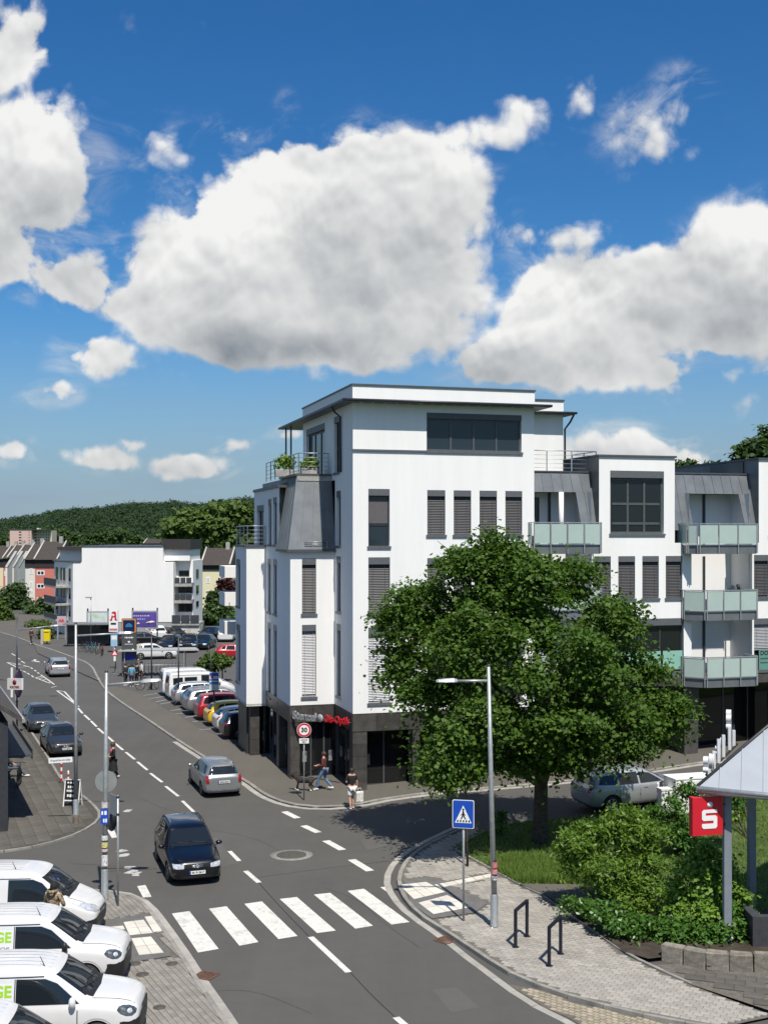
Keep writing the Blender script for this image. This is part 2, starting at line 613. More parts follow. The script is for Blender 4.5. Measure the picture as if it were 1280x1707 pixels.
# ================================================================== ground, road, pavements
def drape(name, poly, off, m, parent=None, step=2.0, extra=None):
    """flat sheet over the ground; poly is a list of (x, y)"""
    bm = bmesh.new()
    bm.faces.new([bm.verts.new((p[0], p[1], 0)) for p in poly])
    xs, ys = [p[0] for p in poly], [p[1] for p in poly]
    lo = [max(min(xs), -2.0), max(min(ys), 37.0)]
    hi = [min(max(xs), 42.0), min(max(ys), 53.0)]
    def cut(co, no):
        bmesh.ops.bisect_plane(bm, geom=bm.verts[:] + bm.edges[:] + bm.faces[:], plane_co=co, plane_no=no)
    if max(ys) > 37 and max(xs) > -1:
        cut((-1.0, 0, 0), (1, 0, 0))
        x = lo[0]
        y = lo[1]
        while y < hi[1]:
            cut((0, y, 0), (0, 1, 0))
            y += step
        while x < hi[0]:
            cut((x, 0, 0), (1, 0, 0))
            x += step * 2
    bmesh.ops.triangulate(bm, faces=bm.faces[:])
    for v in bm.verts:
        v.co.z = gz(v.co.x, v.co.y) + off
    bmesh.ops.recalc_face_normals(bm, faces=bm.faces[:])
    for f in bm.faces:
        if f.normal.z < 0:
            f.normal_flip()
    me = bpy.data.meshes.new(name)
    bm.to_mesh(me)
    bm.free()
    return ob(name, me, m, parent)


def GX(pts, up=0.0):
    return [tuple(G(a, b, up).xy) for a, b in pts]


def inside(p, poly):
    x, y = p
    c = False
    j = len(poly) - 1
    for i in range(len(poly)):
        xi, yi = poly[i]
        xj, yj = poly[j]
        if (yi > y) != (yj > y) and x < (xj - xi) * (y - yi) / (yj - yi) + xi:
            c = not c
        j = i
    return c


def resample(pts, step):
    pts = [Vector(p) for p in pts]
    out, acc = [pts[0].copy()], 0.0
    for a, b in zip(pts, pts[1:]):
        d = (b - a).length
        while acc + d >= step:
            t = (step - acc) / d
            a = a + (b - a) * t
            d = (b - a).length
            out.append(a.copy())
            acc = 0.0
        acc += d
    out.append(pts[-1])
    return out


def smooth_line(pts, it=2):
    pts = [Vector(p) for p in pts]
    for _ in range(it):
        o = [pts[0]]
        for a, b in zip(pts, pts[1:]):
            o += [a * .75 + b * .25, a * .25 + b * .75]
        pts = o + [pts[-1]]
    return pts


def stones(name, line, w, h, m, parent, step=1.0, off=0.0, side=1, c=.015, gap=.006):
    """a row of stones along a ground line; side: which side of the line the stones lie on"""
    pts = resample(line, step)
    for a, b in zip(pts, pts[1:]):
        if (b - a).length < .12:
            continue
        d = (b - a).normalized()
        n = Vector((-d.y, d.x)) * side
        a2, b2 = a + d * gap, b - d * gap
        za, zb = gz(*a) + off, gz(*b) + off
        top = h + random.uniform(-.004, .004)
        mb = MB()
        q = [(a2, za), (b2, zb), (b2 + n * w, zb), (a2 + n * w, za)]
        qi = [(a2 + n * c, za), (b2 + n * c, zb), (b2 + n * w, zb), (a2 + n * w, za)]
        vs = [(p.x, p.y, z - .12) for p, z in q] + [(p.x, p.y, z + top - c) for p, z in q] + [(p.x, p.y, z + top) for p, z in qi]
        fs = [(i, (i + 1) % 4, 4 + (i + 1) % 4, 4 + i) for i in range(4)] + [(4 + i, 4 + (i + 1) % 4, 8 + (i + 1) % 4, 8 + i) for i in range(4)] + [(8, 9, 10, 11)]
        if side < 0:
            fs = [f[::-1] for f in fs]
        mb.add(vs, fs)
        mb.build(name, m, parent)


def pavers(name, poly, parent, ang, bw, bl, z, m, th=.03, gap=.006, keep=300, bond=.5, hole=None, jit=.0025):
    """paving stones inside a polygon: the nearest are objects of their own, the rest one mesh"""
    ca, sa = math.cos(ang), math.sin(ang)
    us = [(x * ca + y * sa, -x * sa + y * ca) for x, y in poly]
    u0, u1 = min(p[0] for p in us), max(p[0] for p in us)
    v0, v1 = min(p[1] for p in us), max(p[1] for p in us)
    cells = []
    row, v = 0, v0
    while v < v1:
        u = u0 - bl + (row % 2) * bl * bond
        while u < u1:
            cs = [(u + gap, v + gap), (u + bl - gap, v + gap), (u + bl - gap, v + bw - gap), (u + gap, v + bw - gap)]
            w = [(a * ca - b * sa, a * sa + b * ca) for a, b in cs]
            if all(inside(p, poly) for p in w) and not (hole and any(inside(p, hh) for hh in hole for p in w)):
                cells.append((u + bl / 2, v + bw / 2))
            u += bl
        v += bw
        row += 1
    cells = [(a * ca - b * sa, a * sa + b * ca) for a, b in cells]
    def seen(p):
        Y = p[1]
        px, py = CX + p[0] / Y * F, YH + (HC - gz(*p)) / Y * F
        return 0 < px < 1280 and py < 1707
    cells.sort(key=lambda p: (not seen(p), p[0] ** 2 + p[1] ** 2))
    proto = MB().cbox(-bl / 2 + gap, bl / 2 - gap, -bw / 2 + gap, bw / 2 - gap, -th, 0, .004).mesh(name)
    proto.materials.append(m)
    rest = MB()
    for i, (x, y) in enumerate(cells):
        zz = gz(x, y) + z + random.uniform(-jit, jit)
        if i < keep:
            o = ob(name, proto, None, parent, (x, y, zz), ang)
            o.rotation_euler = (random.uniform(-.006, .006), random.uniform(-.006, .006), ang)
        else:
            M = Matrix.Translation((x, y, zz)) @ Matrix.Rotation(ang, 4, 'Z')
            x0, x1, y0, y1 = -bl / 2 + gap, bl / 2 - gap, -bw / 2 + gap, bw / 2 - gap
            rest.add([(x0, y0, -th), (x1, y0, -th), (x1, y1, -th), (x0, y1, -th), (x0, y0, 0), (x1, y0, 0), (x1, y1, 0), (x0, y1, 0)],
                     [(4, 5, 6, 7), (0, 1, 5, 4), (1, 2, 6, 5), (2, 3, 7, 6), (3, 0, 4, 7)], 0, M)
    if rest.v:
        tag(rest.build(name + '_field', m, parent), kind='stuff')
    return len(cells)


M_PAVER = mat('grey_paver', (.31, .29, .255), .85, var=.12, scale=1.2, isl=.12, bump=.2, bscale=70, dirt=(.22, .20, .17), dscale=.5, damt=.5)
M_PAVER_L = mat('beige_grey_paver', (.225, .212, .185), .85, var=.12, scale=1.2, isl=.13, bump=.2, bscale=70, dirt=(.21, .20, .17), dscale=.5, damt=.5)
M_JOINT = mat('paver_joint', (.12, .11, .09), .95, var=.2, scale=8)
M_SLABS = mat('concrete_slab', (.092, .086, .074), .9, var=.14, scale=2, isl=.13, bump=.2, bscale=50, dirt=(.10, .095, .08), dscale=.6, damt=.5)
M_COBBLE = mat('tan_cobble', (.31, .27, .20), .9, var=.15, scale=3, isl=.2, bump=.3, bscale=50)
M_TACTILE = mat('white_tactile_paving', (.60, .57, .50), .8, var=.06, scale=3, isl=.07, dirt=(.45, .42, .37), dscale=1.2, damt=.5)
M_TACTILE_D = mat('anthracite_paving', (.115, .112, .108), .85, var=.12, scale=3, isl=.1)
M_KERB = mat('kerb_stone', (.25, .24, .215), .85, var=.15, scale=2.5, isl=.12, bump=.2, bscale=40, dirt=(.12, .115, .10), dscale=1.2, damt=.6)
M_GUTTER = mat('gutter_stone', (.33, .315, .28), .85, var=.1, scale=2.5, isl=.08)
M_EARTH = mat('dark_soil', (.045, .035, .025), .95, var=.3, scale=4, bump=.5, bscale=20)
M_GRASSG = mat('meadow_ground', (.055, .085, .02), .95, var=.35, scale=1.5)
M_RUST = mat('rusty_iron', (.15, .085, .06), .7, metal=.3, var=.3, scale=12)
M_IRON = mat('cast_iron', (.11, .10, .085), .6, metal=.4, var=.25, scale=20)

# terrain sheet reaching the horizon, under everything
def build_terrain():
    bm = bmesh.new()
    xs = [-3000, -1200, -500, -200, -80, -30, -10, -1, 0, 2, 5, 8, 12, 16, 22, 30, 40, 80, 200, 500, 1500, 3000]
    ys = [-300, 0, 20, 30, 36, 38, 40, 42, 44, 46, 48, 50, 52, 56, 64, 90, 130, 200, 300, 450, 700, 1100, 2000, 4500]
    def h(x, y):
        return gz(x, y) - .10
    g = [[bm.verts.new((x, y, h(x, y))) for x in xs] for y in ys]
    for j in range(len(ys) - 1):
        for i in range(len(xs) - 1):
            bm.faces.new((g[j][i], g[j][i + 1], g[j + 1][i + 1], g[j + 1][i]))
    me = bpy.data.meshes.new('ground')
    bm.to_mesh(me)
    bm.free()
    tag(ob('ground', me, M_GRASSG), 'grassy earth under and beyond the built-up streets', None, None, 'structure')


build_terrain()
road = tag(drape('road', [(-70, 8), (14, 8), (14, 37), (60, 37), (60, 52.5), (1, 66), (-5, 72), (-21, 112), (-42, 190), (-90, 300), (-150, 300), (-95, 190), (-70, 120)], 0.0, M_ASPH),
           'grey asphalt main road and side street meeting at the crossing', None, None, 'structure')

# --- right corner pavement
R_GUT = GX([(790, 1368), (738, 1391), (700, 1410), (672, 1428), (656, 1446), (649, 1466), (653, 1483), (665, 1502), (684, 1522), (712, 1542), (741, 1561), (769, 1584), (797, 1605), (825, 1626), (853, 1647), (881, 1666), (909, 1682), (946, 1699), (985, 1722)])
R_GUT = [tuple(p) for p in smooth_line(R_GUT, 2)]
R_KERB = GX([(792, 1372), (745, 1393), (712, 1409), (688, 1426), (673, 1446), (668, 1466), (671, 1482), (681, 1500), (699, 1519), (722, 1536), (745, 1548), (769, 1565), (797, 1583), (825, 1602), (853, 1619), (881, 1632), (909, 1642), (959, 1660), (1019, 1676), (1078, 1690), (1137, 1701), (1210, 1712)], .1)
R_KERB = [tuple(p) for p in smooth_line(R_KERB, 2)]
R_BACK = GX([(1290, 1692), (1150, 1640), (1080, 1609), (1040, 1589), (965, 1536), (900, 1490), (865, 1475), (826, 1453), (756, 1416), (775, 1401), (800, 1388)], .1)
R_POLY = R_KERB + [(6.6, 27.4)] + R_BACK[:]
pave_r = tag(drape('pavement', R_POLY, .075, M_JOINT), 'beige block-paved corner pavement beside the crossing', None, None, 'structure')
# tactile field of the crossing on this corner
def quadpx(pts, up=.1):
    return GX(pts, up)
T_R = [quadpx([(664, 1475), (710, 1470), (742, 1487), (690, 1499)]), quadpx([(697, 1505), (745, 1492), (786, 1512), (722, 1524)])]
T_R_DARK = quadpx([(672, 1466), (722, 1462), (812, 1505), (792, 1521), (720, 1531), (686, 1507)])
T_R_LINE = quadpx([(723, 1475), (818, 1456), (822, 1461), (733, 1480)])
pavers('brick', R_POLY, pave_r, R(-28), .16, .24, .10, M_PAVER, hole=[T_R_DARK] + T_R + [T_R_LINE])
drape('tactile_border', T_R_DARK, .098, M_TACTILE_D, pave_r)
def tiles(quad, nu, nv, parent, m, z, name='tactile_tile'):
    a, b, c, d = [Vector(p) for p in quad]
    for i in range(nu):
        for j in range(nv):
            def q(s, t):
                return (a * (1 - s) + b * s) * (1 - t) + (d * (1 - s) + c * s) * t
            e = .02
            pts = [q((i + e) / nu, (j + e) / nv), q((i + 1 - e) / nu, (j + e) / nv), q((i + 1 - e) / nu, (j + 1 - e) / nv), q((i + e) / nu, (j + 1 - e) / nv)]
            zz = gz(*pts[0]) + z
            MB().prism([tuple(p) for p in pts], zz - .03, zz + random.uniform(0, .003)).build(name, m, parent)
tiles(T_R[0], 3, 2, pave_r, M_TACTILE, .104)
tiles(T_R[1], 3, 2, pave_r, M_TACTILE, .104)
tiles(T_R_LINE, 6, 1, pave_r, M_TACTILE, .104)
kerb_r = tag(ob('kerb', None, None), 'grey kerb stones round the block-paved right corner', None, None, 'structure')
stones('kerb_stone', R_KERB, .14, .115, M_KERB, kerb_r, 1.0, 0, side=-1)
stones('gutter_stone', R_GUT, .22, .012, M_GUTTER, kerb_r, 1.0, 0, side=-1, c=.004)
stones('edging_stone', [Vector(p) for p in R_BACK[1:]], .08, .125, M_KERB, kerb_r, 1.0, 0, side=-1)
# tan cobbled bay between road and kerb
C_POLY = GX([(846, 1641), (905, 1652), (959, 1672), (1019, 1686), (1078, 1699), (1150, 1712), (1010, 1740), (950, 1698), (909, 1681)])
cob = tag(drape('parking_bay', C_POLY, .01, M_JOINT), 'tan cobbled bay between the kerb and the road', None, None, 'structure')
pavers('cobble', C_POLY, cob, R(-40), .14, .17, .03, M_COBBLE, gap=.012, jit=.006)

# --- left corner pavement in front of the vans
L_KERB = GX([(-60, 1474), (60, 1476), (117, 1479), (170, 1482), (206, 1486), (232, 1495), (253, 1515), (273, 1543), (302, 1584), (326, 1623), (371, 1688), (405, 1740)], .08)
L_KERB = [tuple(p) for p in smooth_line(L_KERB, 2)]
L_POLY = L_KERB + GX([(160, 1990), (-600, 1900), (-400, 1474)], .08)
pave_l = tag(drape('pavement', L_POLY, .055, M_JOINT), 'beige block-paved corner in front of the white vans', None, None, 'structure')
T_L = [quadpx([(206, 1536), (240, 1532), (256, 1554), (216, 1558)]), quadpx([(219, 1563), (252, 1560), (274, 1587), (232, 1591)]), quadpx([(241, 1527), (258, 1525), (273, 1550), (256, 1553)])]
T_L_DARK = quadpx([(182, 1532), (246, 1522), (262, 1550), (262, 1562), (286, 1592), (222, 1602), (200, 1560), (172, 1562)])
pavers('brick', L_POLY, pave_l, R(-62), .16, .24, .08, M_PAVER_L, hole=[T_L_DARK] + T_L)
drape('tactile_border', T_L_DARK, .078, M_TACTILE_D, pave_l)
tiles(T_L[0], 2, 2, pave_l, M_TACTILE, .084)
tiles(T_L[1], 2, 2, pave_l, M_TACTILE, .084)
tiles(T_L[2], 1, 2, pave_l, M_TACTILE, .084)
tiles(quadpx([(172, 1545), (206, 1542), (209, 1548), (173, 1551)]), 2, 1, pave_l, M_TACTILE, .084)
kerb_l = tag(ob('kerb', None, None), 'grey kerb stones round the corner with the vans', None, None, 'structure')
stones('kerb_stone', L_KERB, .14, .09, M_KERB, kerb_l, 1.0, 0, side=-1)
LG = [tuple(p) for p in L_KERB[14:]]
def offset_line(line, d):
    o = []
    for i, p in enumerate(line):
        a, b = Vector(line[max(i - 1, 0)]), Vector(line[min(i + 1, len(line) - 1)])
        t = (b - a).normalized()
        o.append(tuple(Vector(p) + Vector((-t.y, t.x)) * d))
    return o
stones('gutter_stone', offset_line(LG, .24), .22, .010, M_GUTTER, kerb_l, 1.0, 0, side=-1, c=.004)

# --- pavement by the kiosk
K_LINE = GX([(-90, 1424), (0, 1418.5), (52, 1411.5), (103, 1398), (137, 1384), (158, 1371), (166, 1358), (158, 1345), (135, 1325), (104, 1306), (76, 1258), (50, 1218), (30, 1190), (8, 1162), (-30, 1130)], .06)
K_LINE = [tuple(p) for p in smooth_line(K_LINE, 2)]
K_POLY = K_LINE + GX([(-160, 1130), (-160, 1200), (-200, 1424)], .06)
pave_k = tag(drape('pavement', K_POLY, .04, mat('slab_joint', (.065, .06, .05), .95, var=.2)), 'old slab pavement in front of the kiosk', None, None, 'structure')
pavers('paving_slab', K_POLY, pave_k, R(-68), .5, .5, .06, M_SLABS, gap=.005)
kerb_k = tag(ob('kerb', None, None), 'weathered kerb of the kiosk pavement', None, None, 'structure')
stones('kerb_stone', K_LINE[:60], .12, .075, M_KERB, kerb_k, 1.0, 0, side=-1)

# --- pavement of the white corner building and on along the car park
B_LINE = GX([(-30, 1046), (31, 1064), (55, 1074), (86, 1084), (117, 1095), (151, 1108), (162, 1132), (175, 1153), (206, 1176), (241, 1198.5), (275, 1222.5), (309, 1245), (344, 1267), (380, 1290), (412, 1306), (430, 1321), (455, 1334.5), (485, 1343.5), (517, 1347.5), (555, 1347.5), (605, 1342.5), (630, 1336), (656, 1332), (712, 1324), (800, 1317), (881, 1310), (960, 1303), (1102, 1284), (1167, 1273), (1300, 1260)])
B_LINE = [tuple(p) for p in smooth_line(B_LINE, 2)]
B_POLY = B_LINE + [(45, 60), (45, 75), (-2, 95), (-20, 150), (-70, 190), (-95, 180)]
pave_b = tag(drape('pavement', B_POLY, .06, M_PAVE_FAR), 'brown-grey pavement round the white corner building', None, None, 'structure')
kerb_b = tag(ob('kerb', None, None), 'pale kerb along the white corner building and car park', None, None, 'structure')
stones('kerb_stone', B_LINE, .16, .085, M_KERB, kerb_b, 1.0, 0, side=1)
stones('gutter_stone', offset_line(B_LINE[44:], -.28), .26, .010, M_GUTTER, kerb_b, 1.0, 0, side=1, c=.004)

# --- car park
LOT = GX([(236, 1156), (244, 1161), (272, 1179), (300, 1192.5), (328, 1211), (354, 1222), (392, 1243)], .06) + [(-7.2, 63), (-4, 72), (-6, 100), (-14, 142), (-42, 142), (-34, 118), (-23, 96)]
lot = tag(drape('car_park', LOT, .068, M_ASPH2), 'asphalt car park behind the white corner building', None, None, 'structure')

# --- lawn and planting bed
LAWN = GX([(757, 1415), (775, 1401), (800, 1388), (850, 1372), (950, 1362)], .1) + [(16, 49.5), (34, 52), (34, 37), (14, 36.5)] + GX([(1080, 1520), (1000, 1482), (945, 1475), (866, 1474), (826, 1453)], .1)
lawn = tag(drape('lawn', LAWN, .09, M_GRASSG), 'shaded lawn under the maple', None, None, 'structure')
BED = GX([(866, 1475), (945, 1476), (1000, 1484), (1080, 1520)], .1) + [(14, 36.5), (14, 30)] + GX([(1290, 1612), (1180, 1612), (1120, 1595), (1080, 1600), (1040, 1588), (965, 1535), (900, 1489)], .1)
bed = tag(drape('planting_bed', BED, .13, M_EARTH), 'dark soil bed under the shrubs', None, None, 'structure')
SL = GX([(866, 1475), (960, 1476), (985, 1500), (940, 1512), (900, 1489)], .1)
slabs_a = tag(drape('footpath', SL, .14, M_PAVE_FAR), 'small grey footpath between lawn and shrubs', None, None, 'structure')
SB = GX([(1080, 1609), (1130, 1606), (1180, 1618), (1300, 1622), (1300, 1690), (1150, 1640)], .1)
slabs_b = tag(drape('footpath', SB, .092, M_JOINT), 'dark slab footpath in front of the low stone wall', None, None, 'structure')
pavers('paving_slab', SB, slabs_b, R(-20), .38, .5, .125, M_SLABS, gap=.008)

# --- painted markings
def mark(name, pts, m=None, off=.006):
    return drape(name, GX(pts), off, m or M_WHITE_LINE, road)
def z6(x, y):
    return (180 + x / 2.4615, 1320 + y / 2.4615)
for q in ([(263, 500), (335, 490), (455, 645), (370, 660)], [(415, 480), (487, 470), (618, 617), (540, 632)], [(560, 460), (632, 450), (778, 592), (700, 605)],
          [(705, 440), (775, 432), (935, 570), (858, 580)], [(845, 422), (912, 415), (1087, 550), (1015, 562)], [(983, 407), (1050, 398), (1237, 535), (1163, 545)],
          [(1117, 392), (1152, 388), (1163, 410), (1182, 438)]):
    mark('zebra_stripe', [z6(*p) for p in q])
def dash(a, b, w=.13, m=None, name='lane_dash'):
    A, B = G(*a).xy, G(*b).xy
    d = (B - A).normalized()
    n = Vector((-d.y, d.x)) * w / 2
    return drape(name, [tuple(A - n), tuple(B - n), tuple(B + n), tuple(A + n)], .006, m or M_WHITE_LINE, road)
def z2(x, y):
    return (x / 2.909, 1080 + y / 2.909)
for a, b in (((380, 292), (402, 318)), ((410, 325), (437, 350)), ((442, 354), (470, 382)), ((476, 390), (506, 416)), ((523, 430), (551, 455)), ((560, 464), (598, 496)),
             ((611, 506), (655, 541)), ((668, 553), (716, 593)), ((730, 608), (788, 652)), ((804, 671), (866, 720)), ((885, 742), (940, 795))):
    dash(z2(*a), z2(*b), .14)
dash((383, 1419), (399, 1435.5), .16)
dash((409.5, 1452), (432, 1471.5), .18)
dash((518, 1562), (581, 1621), .18)
dash((660, 1696), (690, 1722), .18)
for a, b in (((474, 1353), (496, 1364)), ((506, 1376.5), (531, 1388)), ((543, 1401.5), (571, 1417)), ((586, 1433), (617, 1452))):
    dash(a, b, .30)
mark('lane_dash', [(229, 1477.5), (243, 1475.5), (253, 1495), (239, 1496.5)])
mark('lane_dash', [(179, 1384), (190, 1382), (196, 1396), (187, 1397.5)])
# worn remains of arrows on the left lane
for px, py in ((203, 1418), (206, 1425), (219, 1446), (221, 1454), (212, 1352), (226, 1457)):
    c = G(px, py)
    pts = []
    for k in range(7):
        t = k / 7 * 6.283
        r = random.uniform(.10, .30)
        pts.append((c.x + r * math.cos(t) * 1.1, c.y + r * math.sin(t) * 1.2))
    drape('worn_arrow', pts, .006, M_WORN_LINE, road)
# parking line by the kiosk and hatching farther up the road
dash((50, 1218), (101, 1303), .13, name='parking_line')
for a, b in (((132, 1178), (95, 1151)), ((130, 1177), (108, 1153)), ((95, 1151), (108, 1153))):
    dash(a, b, .12, name='hatch_line')
for a, b in (((60, 1130), (84, 1139)), ((60, 1130), (72, 1127)), ((72, 1127), (91, 1141)), ((64, 1132), (75, 1129)), ((70, 1134), (80, 1132)), ((78, 1138), (86, 1137)),
             ((12, 1104), (28, 1112)), ((12, 1104), (40, 1109)), ((22, 1109), (34, 1106)), ((30, 1113), (50, 1111)), ((36, 1108), (50, 1112)), ((86, 1146), (95, 1144))):
    dash(a, b, .12, name='hatch_line')
for a, b in (((32, 1115.5), (36, 1117.5)), ((39, 1118.5), (44, 1121)), ((46, 1122), (50, 1124.5)), ((53, 1126), (57, 1129)), ((52, 1113), (55, 1115)), ((58, 1117), (61, 1119)), ((63, 1121), (66, 1123)), ((69, 1125), (71, 1127)),
             ((20, 1089.5), (26, 1093)), ((30, 1097), (34, 1099)), ((36, 1102), (42, 1105.5)), ((84, 1100), (92, 1104))):
    dash(a, b, .12)
for pts in ([(54, 1101), (66, 1102.5), (67, 1104), (55, 1102.6)], [(58, 1099), (62, 1100), (56, 1103.5), (53, 1102)]):
    mark('lane_arrow', pts)
# car park bay lines
def z7(x, y):
    return (230 + x / 7.11, 1080 + y / 7.11)
for a, b in (((70, 565), (230, 540)), ((130, 605), (330, 570)), ((210, 640), (420, 600)), ((270, 665), (560, 620)), ((390, 745), (640, 705)), ((440, 785), (640, 760)), ((560, 825), (720, 800)), ((650, 875), (860, 845)), ((730, 970), (960, 955)), ((20, 500), (100, 490))):
    A, B = G(*z7(*a), .07), G(*z7(*b), .07)
    d = (B - A).xy.normalized()
    n = Vector((-d.y, d.x)) * .05
    drape('bay_line', [tuple(A.xy - n), tuple(B.xy - n), tuple(B.xy + n), tuple(A.xy + n)], .074, M_WORN_LINE, lot)
# tar seams and cracks
M_TAR = mat('bitumen_seam', (.028, .028, .028), .6, var=.2)
def seam(pts, w=.03):
    line = [G(*p).xy for p in pts]
    V = smooth_line(line, 2)
    mb = MB()
    for a, b in zip(V, V[1:]):
        d = (b - a).normalized()
        n = Vector((-d.y, d.x)) * w / 2
        mb.poly([(p.x, p.y, gz(p.x, p.y) + .004) for p in (a - n, b - n, b + n, a + n)])
    mb.build('tar_seam', M_TAR, road)
seam([(430, 1470), (470, 1515), (516, 1562)])
seam([(584, 1621), (620, 1660), (660, 1697)])
seam([(430, 1463), (530, 1449), (650, 1435)], .02)
seam([(170, 1453), (240, 1450), (262, 1448)], .03)
seam([(120, 1440), (170, 1442), (230, 1447)], .02)
seam([(250, 1620), (330, 1655), (420, 1648), (520, 1690)], .010)
seam([(540, 1480), (600, 1500), (640, 1540), (700, 1580)], .010)
seam([(330, 1380), (420, 1395), (470, 1420)], .010)
seam([(235, 1330), (280, 1352), (350, 1362)], .012)
# old repair patches in the asphalt
M_PATCHD = asphalt('asphalt_patch_dark', (.060, .058, .054), .3)
M_PATCHL = asphalt('asphalt_patch_pale', (.094, .091, .084), .3)
for pts, m_ in (([(330, 1400), (362, 1396), (395, 1440), (372, 1446)], M_PATCHL), ([(600, 1400), (640, 1392), (655, 1408), (612, 1418)], M_PATCHL), ([(720, 1650), (760, 1646), (800, 1680), (752, 1688)], M_PATCHL)):
    drape('repair_patch', GX(pts), .003, m_, road)
# manhole, drains and small covers
def manhole(px, py, r, name='manhole_cover', parent=None, up=.012):
    c = G(px, py, up)
    prof = [(r * 1.28, 0), (r * 1.28, .006), (r * 1.02, .008), (r * 1.0, .002), (r * .97, .010), (r * .55, .011), (r * .5, .005), (r * .46, .010), (0, .012)]
    return tag(MB().lathe(prof, 28).build(name, [M_IRON], parent, c))
tag(manhole(486, 1425, .42), 'round cast iron manhole cover in the middle of the crossing', 'manhole cover')
M_PATCH = mat('manhole_surround', (.21, .205, .19), .85, var=.2, scale=6)
mb = MB()
mb.lathe([(.78, 0), (.78, .004), (.5, .005)], 24)
mb.build('manhole_surround', M_PATCH, road, G(486, 1425, .005))
def drain(px, py, ang, label):
    c = G(px, py, .014)
    e = emp('storm_drain', c, ang, label, 'drain')
    mb = MB()
    for s in (-1, 1):
        mb.box(-.25, .25, s * .25 - .03, s * .25 + .03, -.03, .012)
        mb.box(s * .25 - .03, s * .25 + .03, -.22, .22, -.03, .012)
    mb.build('frame', M_RUST, e)
    for k in range(6):
        MB().box(-.22, .22, -.19 + k * .07, -.155 + k * .07, -.02, .008).build('grate_bar', M_RUST, e)
    return e
drain(344, 1626, R(-25), 'rusty storm drain by the kerb in front of the vans')
drain(744, 1567, R(-45), 'rusty storm drain by the kerb of the right corner')
for px, py, rr, lb in ((225, 1606, .13, 'small round cover nearest the tactile paving by the vans'), (287, 1606, .12, 'small round cover beside the left kerb'), (238, 1624, .13, 'small round cover in front of the second van'), (266, 1679, .12, 'small round cover lowest on the left pavement')):
    tag(manhole(px, py, rr, 'service_cover', None, .088), lb, 'service cover', 'service covers in the left pavement')
# ================================================================== the white corner building
BO, BANG = Vector((-1.40, 54.0)), R(16)
BU, BV = Vector((math.cos(BANG), math.sin(BANG))), Vector((-math.sin(BANG), math.cos(BANG)))


def A(px, b=0.0):
    """distance along the front at depth b that shows in column px"""
    t = (px - CX) / F
    return (t * (BO.y + b * BV.y) - BO.x - b * BV.x) / (BU.x - t * BU.y)


def BB(px, a=0.0):
    """depth along a side wall at distance a that shows in column px"""
    t = (px - CX) / F
    return (t * (BO.y + a * BU.y) - BO.x - a * BU.x) / (BV.x - t * BV.y)


def Zb(py, a=0.0, b=0.0):
    Y = BO.y + a * BU.y + b * BV.y
    return HC - (py - YH) * Y / F


X3, Y3, Z3 = Vector((1, 0, 0)), Vector((0, 1, 0)), Vector((0, 0, 1))
bld = emp('apartment_building', (BO.x, BO.y, 0), BANG, 'white rendered corner apartment block with zinc mansards and glass balconies', 'building')


class Plane:
    """a wall plane: origin o, horizontal direction ex; outward normal = ex x z"""
    def __init__(s, o, ex):
        s.o, s.ex = Vector(o), Vector(ex)
        s.n = s.ex.cross(Z3)

    def pt(s, x, z, d=0.0):
        return s.o + s.ex * x + Z3 * z + s.n * d


def wall(pl, x0, x1, z0, z1, holes=(), depth=.18, name='wall', m=None, parent=None):
    """rendered wall with real window openings and reveals"""
    holes = [h for h in holes if h[0] > x0 - 1e-4 and h[1] < x1 + 1e-4]
    xs = sorted({x0, x1, *[h[0] for h in holes], *[h[1] for h in holes]})
    zs = sorted({z0, z1, *[h[2] for h in holes], *[h[3] for h in holes]})
    mb = MB()
    for i in range(len(xs) - 1):
        for j in range(len(zs) - 1):
            cx, cz = (xs[i] + xs[i + 1]) / 2, (zs[j] + zs[j + 1]) / 2
            if any(h[0] < cx < h[1] and h[2] < cz < h[3] for h in holes):
                continue
            mb.quad(pl.pt(xs[i], zs[j]), pl.pt(xs[i + 1], zs[j]), pl.pt(xs[i + 1], zs[j + 1]), pl.pt(xs[i], zs[j + 1]))
    for (a, b, c, e) in holes:
        d = -depth
        mb.quad(pl.pt(a, c), pl.pt(a, c, d), pl.pt(a, e, d), pl.pt(a, e))
        mb.quad(pl.pt(b, c, d), pl.pt(b, c), pl.pt(b, e), pl.pt(b, e, d))
        mb.quad(pl.pt(a, c, d), pl.pt(a, c), pl.pt(b, c), pl.pt(b, c, d))
        mb.quad(pl.pt(a, e), pl.pt(a, e, d), pl.pt(b, e, d), pl.pt(b, e))
    return mb.build(name, m or M_RENDER, parent or bld)


def pbox(mb, pl, x0, x1, z0, z1, d0, d1, mi=0):
    c = [pl.pt(x, z, d) for d in (d0, d1) for z in (z0, z1) for x in (x0, x1)]
    # 0:(x0,z0,d0) 1:(x1,z0,d0) 2:(x0,z1,d0) 3:(x1,z1,d0) 4..7 with d1
    return mb.add(c, [(4, 5, 7, 6), (1, 0, 2, 3), (0, 4, 6, 2), (5, 1, 3, 7), (6, 7, 3, 2), (0, 1, 5, 4)], mi)


